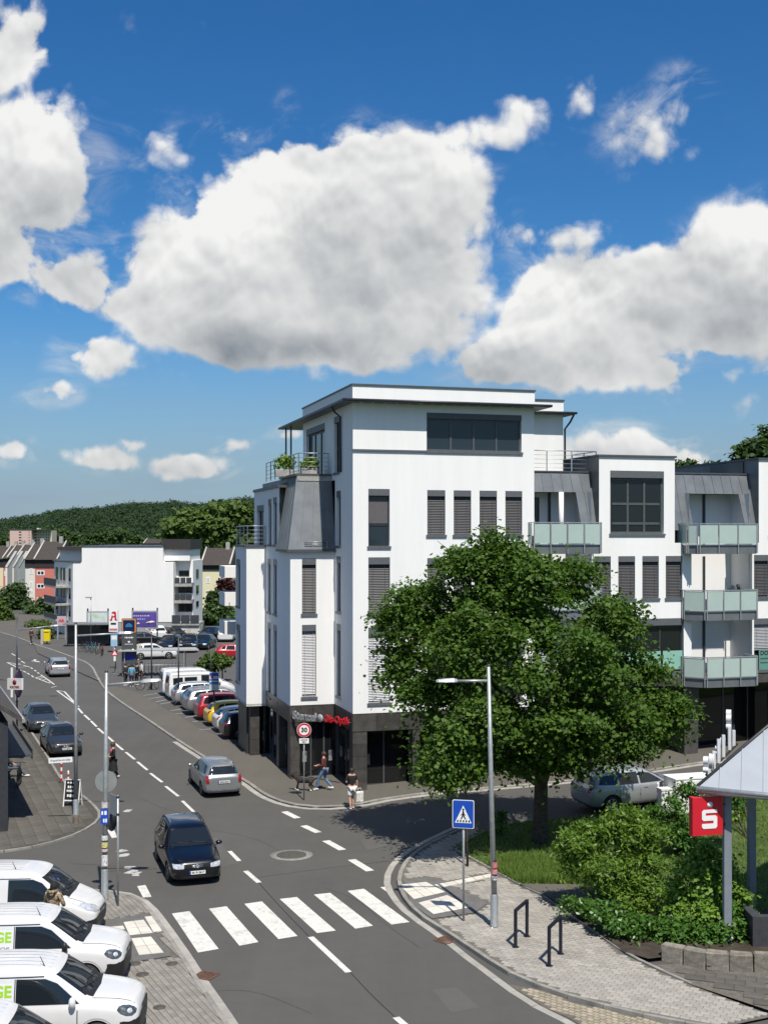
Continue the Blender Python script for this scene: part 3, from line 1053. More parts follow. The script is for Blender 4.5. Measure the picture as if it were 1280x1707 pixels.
def window(pl, x0, x1, z0, z1, parent=None, box=.30, blind=0.0, slat=None, sill=True, cols=1, rows=(1.0,), dep=.14, fr=.06, glass=None, boxm=None, frame_m=None):
    """window part: frame with panes, shutter box, blind and sill as its pieces"""
    parent = parent or bld
    ztop = z1 - box
    fm = frame_m or M_DARKTRIM
    mb = MB()
    d0, d1 = -dep - .05, -dep
    pbox(mb, pl, x0, x0 + fr, z0, ztop, d0, d1)
    pbox(mb, pl, x1 - fr, x1, z0, ztop, d0, d1)
    pbox(mb, pl, x0 + fr, x1 - fr, z0, z0 + fr, d0, d1)
    pbox(mb, pl, x0 + fr, x1 - fr, ztop - fr, ztop, d0, d1)
    w = x1 - x0 - 2 * fr
    cx = [x0 + fr + w * k / cols for k in range(cols + 1)]
    h = ztop - z0 - 2 * fr
    cz = [z0 + fr]
    for r in rows:
        cz.append(cz[-1] + h * r / sum(rows))
    for k in range(1, cols):
        pbox(mb, pl, cx[k] - fr * .5, cx[k] + fr * .5, z0 + fr, ztop - fr, d0, d1 + .002)
    for k in range(1, len(cz) - 1):
        for i in range(cols):
            pbox(mb, pl, cx[i] + fr * .5, cx[i + 1] - fr * .5, cz[k] - fr * .5, cz[k] + fr * .5, d0, d1 + .001)
    f = mb.build('window', fm, parent)
    for i in range(cols):
        for j in range(len(cz) - 1):
            q = MB()
            g = -dep - .03
            q.quad(pl.pt(cx[i], cz[j], g), pl.pt(cx[i + 1], cz[j], g), pl.pt(cx[i + 1], cz[j + 1], g), pl.pt(cx[i], cz[j + 1], g))
            q.build('pane', (glass or M_GLASS), f)
    if box > 0:
        q = MB()
        pbox(q, pl, x0 + .003, x1 - .003, ztop, z1 - .003, -dep, .012)
        q.build('shutter_box', boxm or M_BOX, f)
    if blind > 0:
        q = MB()
        zb = ztop - (ztop - z0 - .06) * blind
        n = int((ztop - zb) / .075)
        for k in range(n):
            zz = ztop - .02 - k * .075
            a, b = x0 + .02, x1 - .02
            q.quad(pl.pt(a, zz - .050, -.075), pl.pt(b, zz - .050, -.075), pl.pt(b, zz, -.115), pl.pt(a, zz, -.115))
            q.quad(pl.pt(a, zz - .060, -.085), pl.pt(b, zz - .060, -.085), pl.pt(b, zz - .050, -.075), pl.pt(a, zz - .050, -.075))
        for s in (.22, .78):
            xx = x0 + (x1 - x0) * s
            pbox(q, pl, xx - .008, xx + .008, zb, ztop, -.074, -.07)
        pbox(q, pl, x0 + .02, x1 - .02, zb - .05, zb, -.12, -.07)
        q.build('blind', slat or M_SLAT, f)
    if sill:
        q = MB()
        pbox(q, pl, x0 - .06, x1 + .06, z0 - .10, z0 + .012, -.02, .06)
        q.build('sill', M_BOX, f)
    return f


def slabbed(pl, x0, x1, z0, z1, nx, nz, parent, d0=0.0, d1=.03, m=None, name='stone_slab', joint=.006):
    """cladding slabs, one object each"""
    for i in range(nx):
        for j in range(nz):
            q = MB()
            a, b = x0 + (x1 - x0) * i / nx + joint, x0 + (x1 - x0) * (i + 1) / nx - joint
            c, d = z0 + (z1 - z0) * j / nz + joint, z0 + (z1 - z0) * (j + 1) / nz - joint
            pbox(q, pl, a, b, c, d, d0, d1 + random.uniform(-.003, .003))
            q.build(name, m or M_STONE, parent)


aR = A(890)
zG, zLedge, zEave, zTop = 3.53, Zb(750), Zb(671), Zb(642)
B1 = 3.4
aL1 = A(484, B1)
b2 = BB(444, aL1)
aL2 = A(411, b2)
front = Plane((0, 0, 0), X3)
H = lambda x0, x1, y0, y1, b=0.0, pl=None: (A(x0, b), A(x1, b), Zb(y1, A((x0 + x1) / 2, b), b), Zb(y0, A((x0 + x1) / 2, b), b))
tall = [H(614, 649.5, 815, 911), H(614, 650, 929, 1025), H(614, 650, 1046, 1172)]
zs3, zs2 = (tall[0][2] + .30, tall[0][3]), (tall[1][2] + .25, tall[1][3])
small3 = [H(712, 742, 817, 892), H(756, 785, 817, 892.5), H(799, 828, 818, 893), H(842, 870, 818, 893.5)]
small3 = [(h[0], h[1], small3[0][2], small3[0][3]) for h in small3]
small2 = [(h[0], h[1], small3[0][2] - 3.12, small3[0][3] - 3.12) for h in small3]
wide1 = (small3[0][0], small3[3][1], tall[2][2], tall[2][3])
pent = H(711, 869, 690, 753)
wall(front, 0, aR, zG, zEave, tall + small3 + small2 + [wide1, pent], name='front_wall')
window(front, *tall[0], blind=0, box=.30, glass=M_GLASS_B, rows=(.42, .58))
q = MB(); pbox(q, front, tall[0][0] + .06, tall[0][1] - .06, tall[0][2] + 1.05, tall[0][3] - .5, -.16, -.15); q.build('roller_shade', mat('taupe_shade', (.11, .10, .105), .8, var=.05), bld)
window(front, *tall[1], blind=1.0, box=.32)
window(front, *tall[2], blind=1.0, box=.32, slat=M_SLAT_L)
for h in small3 + small2:
    window(front, *h, blind=1.0, box=.28)
window(front, *wide1, box=.32, cols=4, rows=(.45, .55))
window(front, *pent, box=.26, cols=4, glass=M_GLASS_B, fr=.09, frame_m=M_GREYTRIM, boxm=M_GREYTRIM)
q = MB(); pbox(q, front, -.05, pent[0] - .06, zLedge - .04, zLedge + .04, .0, .07); q.build('ledge', M_BOX, bld)

# left side wall of the main block (grazed by the sun)
side0 = Plane((0, 14, 0), (0, -1, 0))            # x runs towards the street; x = 14 - b
S = lambda b: 14 - b
zAt = lambda py, b: Zb(py, 0, b)
bn0, bn1 = 2.25, 3.05
holesL = [(S(bn1), S(bn0), tall[k][2] - (0 if k else .0), tall[k][3]) for k in range(3)]
bp0, bp1 = BB(566), BB(557)
pw = (S(bp1), S(bp0), zAt(788, 3), zAt(694, 3))
bd0, bd1 = BB(541.5), BB(511)
zTerr = Zb(790, 0, B1)
door = (S(bd1), S(bd0), zTerr + .02, zAt(706, 6))
wall(side0, S(B1) , 14, zG, zTerr - .3, holesL, name='side_wall')
wall(side0, S(10.6), 14, zTerr - .3, zEave, [pw, door], name='side_wall')
for k, h in enumerate(holesL):
    window(side0, *h, blind=0 if k == 0 else 1.0, box=.3)
window(side0, *pw, box=.3, rows=(.5, .5))
window(side0, *door, box=.3, cols=3, fr=.09, sill=False)
back = Plane((aR, 10.6, 0), (-1, 0, 0))
wall(back, 0, aR, 3.5, zEave, name='rear_wall')
sideR = Plane((aR, 0, 0), (0, 1, 0))
wall(sideR, 0, 10.6, zG, zEave, name='side_wall')

# roof: projecting eaves slab, white attic above, dark coping
def roof(a0, a1, b0, b1, ze, zt, over, name='roof'):
    q = MB()
    q.box(a0 - over, a1 + over, b0 - over, b1 + over, ze, ze + .10)
    r = q.build('roof', M_GREYTRIM, bld)
    q = MB()
    q.box(a0 - .02, a1 + .02, b0 - .02, b1 + .02, ze + .10, zt)
    q.build('attic', M_RENDER, r)
    q = MB()
    q.box(a0 - .07, a1 + .07, b0 - .07, b1 + .07, zt, zt + .07)
    q.build('coping', M_GREYTRIM, r)
    n = int((a1 - a0) / .55)
    for k in range(n):
        x = a0 + .3 + k * (a1 - a0 - .4) / n
        MB().lathe([(.0, -.03), (.07, -.03), (.07, 0)], 10, 0, Matrix.Translation((x, b0 - over * .5, ze))).build('downlight', M_STEEL, r)
    q = MB()
    q.tube([(a0 - over - .02, b0 - over - .05, ze + .06), (a1 + over, b0 - over - .05, ze + .06)], .06, 8)
    q.build('gutter', M_STEEL_D, r)
    return r
roof(0, aR, 0, 10.6, zEave, zTop, .62)
q = MB(); q.tube([(-.5, 2.0, zEave), (-.35, 2.0, zEave - .25), (-.09, 2.0, zEave - .45), (-.07, 2.0, zTerr)], .05, 8); q.build('downpipe', M_STEEL_D, bld)

# --- bay 1: lit front face with blinds, zinc mansard above
zM0, zM1 = Zb(916, -1.5, B1), Zb(790, -1.5, B1)
bay = Plane((aL1, B1, 0), X3)
wB = -aL1
hx = lambda p0, p1: (A(p0, B1) - aL1, A(p1, B1) - aL1)
bh = [(*hx(503.5, 527), Zb(1024, -2, B1), Zb(931, -2, B1)), (*hx(503.5, 527), Zb(1163, -2, B1), Zb(1042, -2, B1))]
wall(bay, 0, wB, zG, zM0, bh, name='bay_wall')
window(bay, *bh[0], blind=1.0, box=.3)
window(bay, *bh[1], blind=1.0, box=.3, slat=M_SLAT_L)
sideB = Plane((aL1, 30, 0), (0, -1, 0))
SB_ = lambda b: 30 - b
wx = lambda p0, p1: (SB_(BB(p0, aL1)), SB_(BB(p1, aL1)))
bA, bZ = BB(466, aL1), BB(424, aL1)
zr = [(Zb(1165, aL1, 8), Zb(1040, aL1, 8)), (Zb(1022, aL1, 8), Zb(932, aL1, 8))]
hB = []
for p0, p1 in ((446.5, 451.5), (456, 461.5)):
    for z0, z1 in zr:
        hB.append((*wx(p0, p1), z0, z1))
wall(sideB, SB_(b2), SB_(B1), zG, zM0, hB, name='bay_wall')
for h in hB:
    window(sideB, *h, blind=1.0, box=.3)
z3a, z3b = zM0, Zb(815, aL1, 8)
h3 = [(*wx(429, 440), zM0 + .1, z3b - .75), (*wx(447.5, 452.5), zM0 + .2, z3b - .5), (*wx(456, 461.5), zM0 + .2, z3b - .45)]
wall(sideB, SB_(bZ), SB_(bA), z3a, z3b, h3, name='bay_wall')
for k, h in enumerate(h3):
    window(sideB, *h, blind=0 if k == 0 else 1.0, box=.3)
q = MB(); q.box(aL1 - .08, 0, bA, bZ, z3b, z3b + .14); q.build('coping', M_GREYTRIM, bld)
# zinc mansard: panels with standing seams
def zinc_face(p00, p10, p11, p01, n, parent, m=None, seam=.035, name='zinc_panel', ridge=True):
    p00, p10, p11, p01 = map(Vector, (p00, p10, p11, p01))
    nn = (p10 - p00).cross(p01 - p00).normalized()
    for k in range(n):
        s, e = k / n, (k + 1) / n
        a, b = p00.lerp(p10, s), p00.lerp(p10, e)
        d, c = p01.lerp(p11, s), p01.lerp(p11, e)
        q = MB()
        off = nn * (.010 + random.uniform(-.003, .003))
        q.add([a, b, c, d, a + off, b + off, c + off, d + off], [(4, 5, 6, 7), (0, 1, 5, 4), (1, 2, 6, 5), (2, 3, 7, 6), (3, 0, 4, 7)])
        if ridge:
            u = (b - a).normalized() * .012
            q.add([a - u + off, a + u + off, d + u + off, d - u + off, a - u + nn * seam, a + u + nn * seam, d + u + nn * seam, d - u + nn * seam], [(4, 5, 6, 7), (0, 1, 5, 4), (1, 2, 6, 5), (2, 3, 7, 6), (3, 0, 4, 7)])
        q.build(name, m or M_ZINC, parent)
mans = ob('mansard', None, None, bld)
tA = A(495, B1 + .7)
q = MB()
q.box(tA - .1, .0, B1 + .62, bA + 2, zM1 - .06, zM1 + .05)
q.build('coping', M_GREYTRIM, mans)
zinc_face((aL1 - .12, B1 - .1, zM0), (0, B1 - .1, zM0), (0, B1 + .7, zM1 - .06), (tA, B1 + .7, zM1 - .06), 4, mans)
zinc_face((aL1 - .12, bA, zM0), (aL1 - .12, B1 - .1, zM0), (tA, B1 + .7, zM1 - .06), (tA, bA, zM1 - .06), 6, mans)
zinc_face((tA, bA, zM0), (aL1 - .12, bA, zM0), (tA, bA, zM1 - .06), (tA, bA, zM1 - .06), 1, mans, ridge=False)
q = MB(); q.box(aL1 - .2, .0, B1 - .2, B1 - .02, zM0 - .12, zM0 + .0); q.box(aL1 - .2, aL1 - .02, B1 - .02, bA, zM0 - .12, zM0); q.build('gutter', M_GREYTRIM, mans)
q = MB()
for k in range(3):
    q.tube([(A(500, B1) + .2, B1 - .12 + k * .04, zM0 + .22 + k * .07), (-.25, B1 - .12 + k * .04, zM0 + .22 + k * .07)], .016, 6)
for x in (-.4, -1.1, -1.8):
    q.box(x - .02, x + .02, B1 - .1, B1 + .08, zM0 + .05, zM0 + .4)
q.build('snow_guard', M_STEEL, mans)

def railing(pts, z, h, parent, n_rails=5, step=1.1, m=None, name='railing'):
    m = m or M_STEEL
    q = MB()
    pts = [Vector((p[0], p[1])) for p in pts]
    for a, b in zip(pts, pts[1:]):
        n = max(1, int((b - a).length / step))
        for k in range(n + 1):
            p = a.lerp(b, k / n)
            q.box(p.x - .022, p.x + .022, p.y - .022, p.y + .022, z, z + h)
        for r in range(n_rails):
            zz = z + h * (.16 + .84 * r / (n_rails - 1))
            q.tube([(a.x, a.y, zz), (b.x, b.y, zz)], .026 if r == n_rails - 1 else .012, 6)
    return q.build(name, m, parent)
railing([(-.12, B1 + .85), (tA + .12, B1 + .85), (tA + .12, 11.5), (tA + .12, bZ - .5)], zM1 + .05, 1.0, bld)
q = MB(); q.box(tA, 0, B1 + .6, bZ, zM1 - .3, zM1 - .07); q.build('terrace_deck', M_CONC, bld)
for bp in (12.2, 13.6):
    MB().box(-.36, -.28, bp, bp + .08, zM1, zEave).build('pergola_post', M_STEEL_D, bld)
q = MB(); q.box(-.62, 1.5, 11.22, 14.4, zEave, zEave + .1); q.build('canopy', M_GREYTRIM, bld)
# terrace boxes with plants
M_LEAF_YG = leaf_mat('bright_foliage', (.11, .20, .02), (.22, .33, .05))
def fluff(name, centers, radii, n, size, m, parent=None, flat=.6, seed=1, up=.3, loc=None):
    """leaf quads in ellipsoidal clumps; centers (k,3), radii (k,3)"""
    r = np.random.default_rng(seed)
    centers, radii = np.atleast_2d(np.array(centers, float)), np.atleast_2d(np.array(radii, float))
    vol = radii.prod(1) ** .66
    k = r.choice(len(centers), n, p=vol / vol.sum())
    d = r.normal(size=(n, 3))
    d /= np.linalg.norm(d, axis=1)[:, None]
    rad = r.random(n) ** flat
    pos = centers[k] + d * rad[:, None] * radii[k]
    nor = d * .8 + r.normal(size=(n, 3)) * .55 + np.array([0, 0, up])
    nor /= np.linalg.norm(nor, axis=1)[:, None]
    return leaf_soup(name, pos, nor, size, m, parent, r, loc)
def leaf_soup(name, pos, nor, size, m, parent, r, loc=None, asp=.62):
    n = len(pos)
    a = r.normal(size=(n, 3))
    t = np.cross(nor, a)
    t /= np.linalg.norm(t, axis=1)[:, None] + 1e-9
    b = np.cross(nor, t)
    s = (size * (.55 + .9 * r.random(n)))[:, None]
    V = np.empty((n, 4, 3))
    V[:, 0] = pos - t * s * .5
    V[:, 1] = pos + b * s * asp * .5 - nor * s * .10 + t * s * .08
    V[:, 2] = pos + t * s * .5 - nor * s * .12
    V[:, 3] = pos - b * s * asp * .5 - nor * s * .10 + t * s * .08
    return soup(name, V.reshape(-1, 3), 4, m, parent, loc)
def planter(name, aa, bb, w, h, label, sd):
    c = BO + BU * aa + BV * bb
    e = emp(name, (c.x, c.y, zM1 + .02), BANG, label, 'plant')
    MB().cbox(-w / 2, w / 2, -.18, .18, 0, .34, .02).build('planter_box', M_CONC, e)
    fluff('foliage', [(-w * .25, 0, h * .55), (w * .2, 0, h * .6), (0, 0, h * .75)], [(w * .4, .3, h * .35)] * 3, 420, .16, M_LEAF_YG, e, seed=sd)
planter('terrace_plant', -.95, B1 + 1.25, .9, .85, 'bright green plant in a box at the front of the roof terrace', 3)
planter('terrace_plant', -1.75, B1 + 3.1, 1.1, 1.1, 'straggly green plant along the side railing of the roof terrace', 4)

# --- oriel at the far end of the side street front
zO0, zO1 = Zb(1177, aL2, b2), Zb(912, aL2, b2)
ori = Plane((aL2, b2, 0), X3)
wall(ori, 0, aL1 - aL2, zO0, zO1, name='oriel_wall')
sideO = Plane((aL2, 40, 0), (0, -1, 0))
bO = BB(393, aL2)
wo = (40 - BB(394.5, aL2), 40 - BB(400.5, aL2))
hO = [(*wo, Zb(1010, aL2, b2 + 3), Zb(932, aL2, b2 + 3)), (*wo, Zb(1135, aL2, b2 + 3), Zb(1040, aL2, b2 + 3))]
wall(sideO, 40 - bO, 40 - b2, zO0, zO1, hO, name='oriel_wall')
for h in hO:
    window(sideO, *h, blind=.0, box=.3)
q = MB(); q.box(aL2, aL1 + .3, b2, bO, zO0 - .02, zO0 + .1); q.build('oriel_soffit', M_RENDER, bld)
q = MB(); q.box(aL2 - .06, aL1, b2 - .06, bO, zO1, zO1 + .10); q.build('coping', M_GREYTRIM, bld)
railing([(aL1 - .05, b2 + .05), (aL2 + .06, b2 + .05), (aL2 + .06, bO)], zO1 + .1, 1.0, bld)
# body behind so that no light leaks through
q = MB(); q.box(aL1 + .3, -.3, B1 + .3, bZ + 2, zG - .1, zM0 - .3); q.box(aL2 + .3, aL1 + .3, b2 + .3, bO, zO0 + .1, zO1 - .05); q.box(.3, aR - .3, .35, 10.3, 3.2, zEave - .1); q.box(tA + .3, -.3, B1 + 1, bZ, zM0 - .3, zM1 - .35)
q.build('core', M_DARKTRIM, bld)
# white balcony boxes far down the side
for py0, py1 in ((944, 963), (988, 1010), (1036, 1058)):
    bb = bO + 2.5
    a0 = A(375, bb)
    a1 = A(389, bb)
    q = MB(); q.box(a0, a1 + 1.2, bb, bb + 2.2, Zb(py1, a0, bb), Zb(py0, a0, bb)); q.build('balcony', M_RENDER2, bld)

# --- ground floor: stone piers and fascia, deep shop windows
gf = ob('shop_front', None, None, bld)
zF = 2.72
glassp = Plane((0, 1.05, 0), X3)
def pier(a0, a1, b0, b1, z0, z1, n=5, parent=None):
    c = ob('pier', None, None, parent or bld)
    MB().box(a0 + .03, a1 - .03, b0 + .03, b1 - .03, z0, z1).build('core', M_DARKTRIM, c)
    for pl, x0, x1 in ((Plane((a0, b0 + .03, 0), X3), 0, a1 - a0), (Plane((a0 + .03, b1, 0), (0, -1, 0)), 0, b1 - b0 - .034), (Plane((a1 - .03, b0, 0), (0, 1, 0)), .034, b1 - b0)):
        slabbed(pl, x0, x1, z0, z1, 1, n, c)
p_edges = [(0, A(612)), (A(688), A(700)), (A(776), A(790)), (aR - .85, aR)]
for a0, a1 in p_edges:
    pier(a0, a1, 0, .65, gz(*(BO + BU * a0)) - .1, zF)
slabbed(Plane((0, 0, 0), X3), 0, aR, zF, zG - .03, 8, 1, gf, -.05, .02)
slabbed(Plane((0, B1, 0), (0, -1, 0)), 0, B1 - .02, zF, zG - .03, 3, 1, gf, -.05, .02)
q = MB(); q.box(.05, aR, .05, 10, zF + .25, zG - .02); q.box(aL1 + .05, .1, B1 + .05, 10, zF + .25, zG - .02); q.build('soffit', M_DARKTRIM, gf)
M_SHOPGLASS = mat('shop_glass', (.010, .011, .012), .05, var=0, spec=.55)
def shopfront(pl, x0, x1, z0, z1, n, parent, dr=-.0):
    q = MB()
    for k in range(n + 1):
        x = x0 + (x1 - x0) * k / n
        pbox(q, pl, x - .035, x + .035, z0, z1, dr - .05, dr + .04)
    pbox(q, pl, x0, x1, z1 - .08, z1, dr - .05, dr + .03)
    pbox(q, pl, x0, x1, z0, z0 + .12, dr - .05, dr + .05)
    f = q.build('shop_window', M_GREYTRIM, parent)
    for k in range(n):
        a, b = x0 + (x1 - x0) * k / n + .035, x0 + (x1 - x0) * (k + 1) / n - .035
        g = MB()
        g.quad(pl.pt(a, z0 + .12, dr), pl.pt(b, z0 + .12, dr), pl.pt(b, z1 - .08, dr), pl.pt(a, z1 - .08, dr))
        g.build('pane', M_SHOPGLASS, f)
        pst = MB()
        if k % 2 == 0:
            pbox(pst, pl, a + .2, a + .2 + (b - a) * .35, z0 + 1.0, z0 + 1.5, dr + .004, dr + .008)
            pst.build('poster', mat('pale_poster', (.20, .21, .22), .5, var=.6, scale=5), f)
shopfront(glassp, .4, aR - .4, .0, zF + .3, 6, gf)
# the optician's corner: recess between bay and main block
zB0 = -.25
pier(aL1, A(500, B1), B1, B1 + .6, zB0, zF, 5)
slabbed(Plane((aL1, B1, 0), X3), 0, wB, zF, zG - .03, 2, 1, gf, -.05, .02)
slabbed(Plane((aL1, b2, 0), (0, -1, 0)), 0, b2 - B1 - .02, zF, zG - .03, 4, 1, gf, -.05, .02)
shopfront(Plane((A(500, B1), B1 + .5, 0), X3), .0, -A(500, B1) + .2, zB0, zF + .3, 3, gf)
shopfront(Plane((.3, B1 + .5, 0), (0, -1, 0)), .0, B1 - .2, .0, zF + .3, 2, gf)
for bb in (B1 + .65, B1 + 3.2, B1 + 5.6):
    pass
shopfront(Plane((aL1 + .35, b2, 0), (0, -1, 0)), .2, b2 - B1 - .7, zB0, zF + .3, 4, gf)
pier(aL1, aL1 + .5, (B1 + b2) / 2 - .3, (B1 + b2) / 2 + .3, zB0, zF, 5)
# dark passage under the oriel
q = MB(); q.box(aL2 + .15, aL1 + .4, b2 + .9, bO, -.3, zO0 + .2); q.build('passage_wall', M_DARKTRIM, gf)
pier(aL2 + .25, aL2 + .75, b2 + .35, b2 + .9, -.3, zO0 - .02, 5)
shopfront(Plane((aL2 + .75, b2 + .8, 0), X3), 0, aL1 - aL2 - .4, -.25, zO0, 2, gf)

# --- right of the main block: penthouse wing, mansards, white wings and balconies
bP = 2.6
aP = A(938, bP)
ze2, zt2 = Zb(692, aP, bP), Zb(669, aP, bP)
zT2 = Zb(787, A(940, 1.6), 1.6)
pl = Plane((aR, bP, 0), X3)
wall(pl, 0, aP - aR, zT2 - .5, ze2, name='penthouse_wall')
wall(Plane((aP, bP, 0), (0, 1, 0)), 0, 7, zT2 - .5, ze2, name='penthouse_wall')
roof(aR + .02, aP, bP, bP + 7, ze2, zt2, .5)
q = MB(); q.tube([(aP + .45, bP - .3, ze2), (aP + .3, bP - .2, ze2 - .35), (aP + .07, bP - .07, ze2 - .7), (aP + .07, bP - .07, zT2)], .05, 8); q.build('downpipe', M_STEEL_D, bld)
# front wing with the nine-pane window
bW = .55
wingf = Plane((0, bW, 0), X3)
AW = lambda px: A(px, bW)
aW0, aW1 = AW(998), AW(1124)
zWt = Zb(762, AW(1060), bW)
zWm = Zb(905, AW(1060), bW)
nine = (AW(1016.5), AW(1106), Zb(890, AW(1060), bW), Zb(785, AW(1060), bW))
wall(wingf, aW0, aW1, zWm, zWt, [nine], name='wing_wall')
window(wingf, *nine, box=.34, cols=3, rows=(.16, .38, .46), fr=.11, frame_m=mat('grey_green_frame', (.075, .088, .085), .45))
aw0, aw1 = AW(984), AW(1152)
zr2 = (Zb(998, AW(1060), bW), Zb(927, AW(1060), bW))
four = [(AW(p0), AW(p1), *zr2) for p0, p1 in ((989.5, 1017.5), (1030, 1058), (1070, 1097.5), (1109, 1136.5))]
door1 = (AW(992), AW(1139), Zb(1120, AW(1100), bW), Zb(1031, AW(1100), bW))
zGW = Zb(1127, AW(1100), bW)
wall(wingf, aw0, aw1, zGW, zWm, four + [door1], name='wing_wall')
for h in four:
    window(wingf, *h, blind=1.0, box=.28)
window(wingf, *door1, box=.34, cols=4, fr=.10)
gp = ob('glass_guard', None, None, bld)
for k in range(4):
    w_ = (door1[1] - door1[0]) / 4
    q = MB(); pbox(q, wingf, door1[0] + w_ * k + .06, door1[0] + w_ * (k + 1) - .06, door1[2] + .10, door1[2] + 1.02, -.04, -.02)
    q.build('frosted_panel', M_TURQ, gp)
wall(Plane((aW1, bW, 0), (0, 1, 0)), 0, 9, zWm, zWt, name='wing_wall')
wall(Plane((aw1, bW, 0), (0, 1, 0)), 0, 2, zGW, zWm, name='wing_wall')
wall(Plane((aW0, bW + 9, 0), (0, -1, 0)), 0, 9, zWm, zWt, name='wing_wall', m=M_ZINC)
q = MB(); q.box(aW0 - .08, aW1 + .08, bW - .08, bW + 9, zWt, zWt + .09); q.build('coping', M_GREYTRIM, bld)
# second wing at the right edge of the view
aV0, aV1 = AW(1264), AW(1480)
zVt = Zb(766, aV0, bW)
aV = AW(1253)
vh = []
for k in range(5):
    x = AW(1256) + k * (AW(1296) - AW(1256))
    vh.append((x, x + .84, Zb(996, aV0, bW), Zb(925, aV0, bW)))
    vh.append((x, x + .95, Zb(1118, aV0, bW), Zb(1031, aV0, bW)))
big = (AW(1281), AW(1375), Zb(893, aV0, bW), Zb(788, aV0, bW))
wall(wingf, aV0, aV1, zWm, zVt, [big], name='wing_wall')
window(wingf, *big, box=.34, cols=3, rows=(.16, .38, .46), fr=.11)
wall(wingf, aV, aV1, zGW, zWm, vh, name='wing_wall')
for i, h in enumerate(vh):
    window(wingf, *h, blind=1.0 if i % 2 == 0 else .55, box=.3, slat=None if i % 2 == 0 else M_SLAT_L)
wall(Plane((aV0, bW + 9, 0), (0, -1, 0)), 0, 9, zWm, zVt, name='wing_wall', m=M_ZINC)
wall(Plane((aV, bW + 2, 0), (0, -1, 0)), 0, 2, zGW, zWm, name='wing_wall')
q = MB(); q.box(aV0 - .08, aV1, bW - .08, bW + 9, zVt, zVt + .09); q.build('coping', M_GREYTRIM, bld)
# back mass
q = MB(); q.box(aR + .3, aV1, 3.2, 11, 3.0, zT2 - .4); q.box(aW0 + .3, aW1 - .3, bW + .3, 9, zWm, zWt - .1); q.box(aV0 + .3, aV1, bW + .3, 9, zWm, zVt - .1); q.box(aw0 + .3, aw1 - .3, bW + .35, 9, zGW, zWm); q.box(aV + .3, aV1, bW + .35, 9, zGW, zWm)
q.build('core', M_DARKTRIM, bld)

def mansard_loggia(a0, a1, o0, o1, zt, zo, zb, n_top, extra):
    """zinc mansard with a loggia cut into it; o0/o1: opening"""
    mm = ob('mansard', None, None, bld)
    bt, bb_ = 1.55, .75
    f = lambda z: bb_ + (bt - bb_) * (z - zb) / (zt - zb)
    sk = .22
    zinc_face((a0, f(zo), zo), (a1 - sk * .45, f(zo), zo), (a1 - sk, bt, zt), (a0, bt, zt), n_top, mm)
    if o0 > a0 + .2:
        zinc_face((a0 - .0, bb_, zb), (o0 - .03, bb_, zb), (o0 - .03 - .12, f(zo), zo), (a0, f(zo), zo), 2, mm)
    zinc_face((o1, bb_, zb), (a1, bb_, zb), (a1 - sk * .45, f(zo), zo), (o1 - .12, f(zo), zo), 2, mm)
    q = MB(); q.box(a0 - .05, a1 - sk + .05, bt - .06, bt + .5, zt, zt + .07); q.build('coping', M_GREYTRIM, mm)
    q = MB(); q.box(o1, a1 + .06, bb_ - .14, bb_, zb - .12, zb); q.build('gutter', M_GREYTRIM, mm)
    return mm
zO = Zb(820, A(930, 1), 1)
mansard_loggia(aR + .02, A(998, .8), A(892, 1), A(967, 1), zT2 - .02, zO, Zb(890, A(980, .8), .8), 7, None)
zO2 = Zb(823, A(1190, 1), 1)
zT3 = Zb(791, A(1190, 1.6), 1.6)
aN0, aN1 = aW1 + .02, A(1264, .8)
mansard_loggia(aN0, aN1, A(1153, 1), A(1238, 1), zT3, zO2, Zb(884, A(1140, .8), .8), 9, None)
railing([(aR + .1, 1.75), (A(993, 1.75), 1.75), (A(993, 1.75), 4.5)], zT2 + .05, 1.0, bld)
q = MB(); q.box(A(1199, 4), A(1226, 4), 1.9, 5.0, zT3 - .3, Zb(772, A(1210, 3), 3)); q.build('roof_box', M_GREYTRIM, bld)
q = MB(); q.box(aR, A(998, 2), 1.55, 3.4, zT2 - .35, zT2 - .03); q.box(aN0, aN1, 1.55, 3.4, zT3 - .35, zT3 - .03); q.build('terrace_deck', M_CONC, bld)

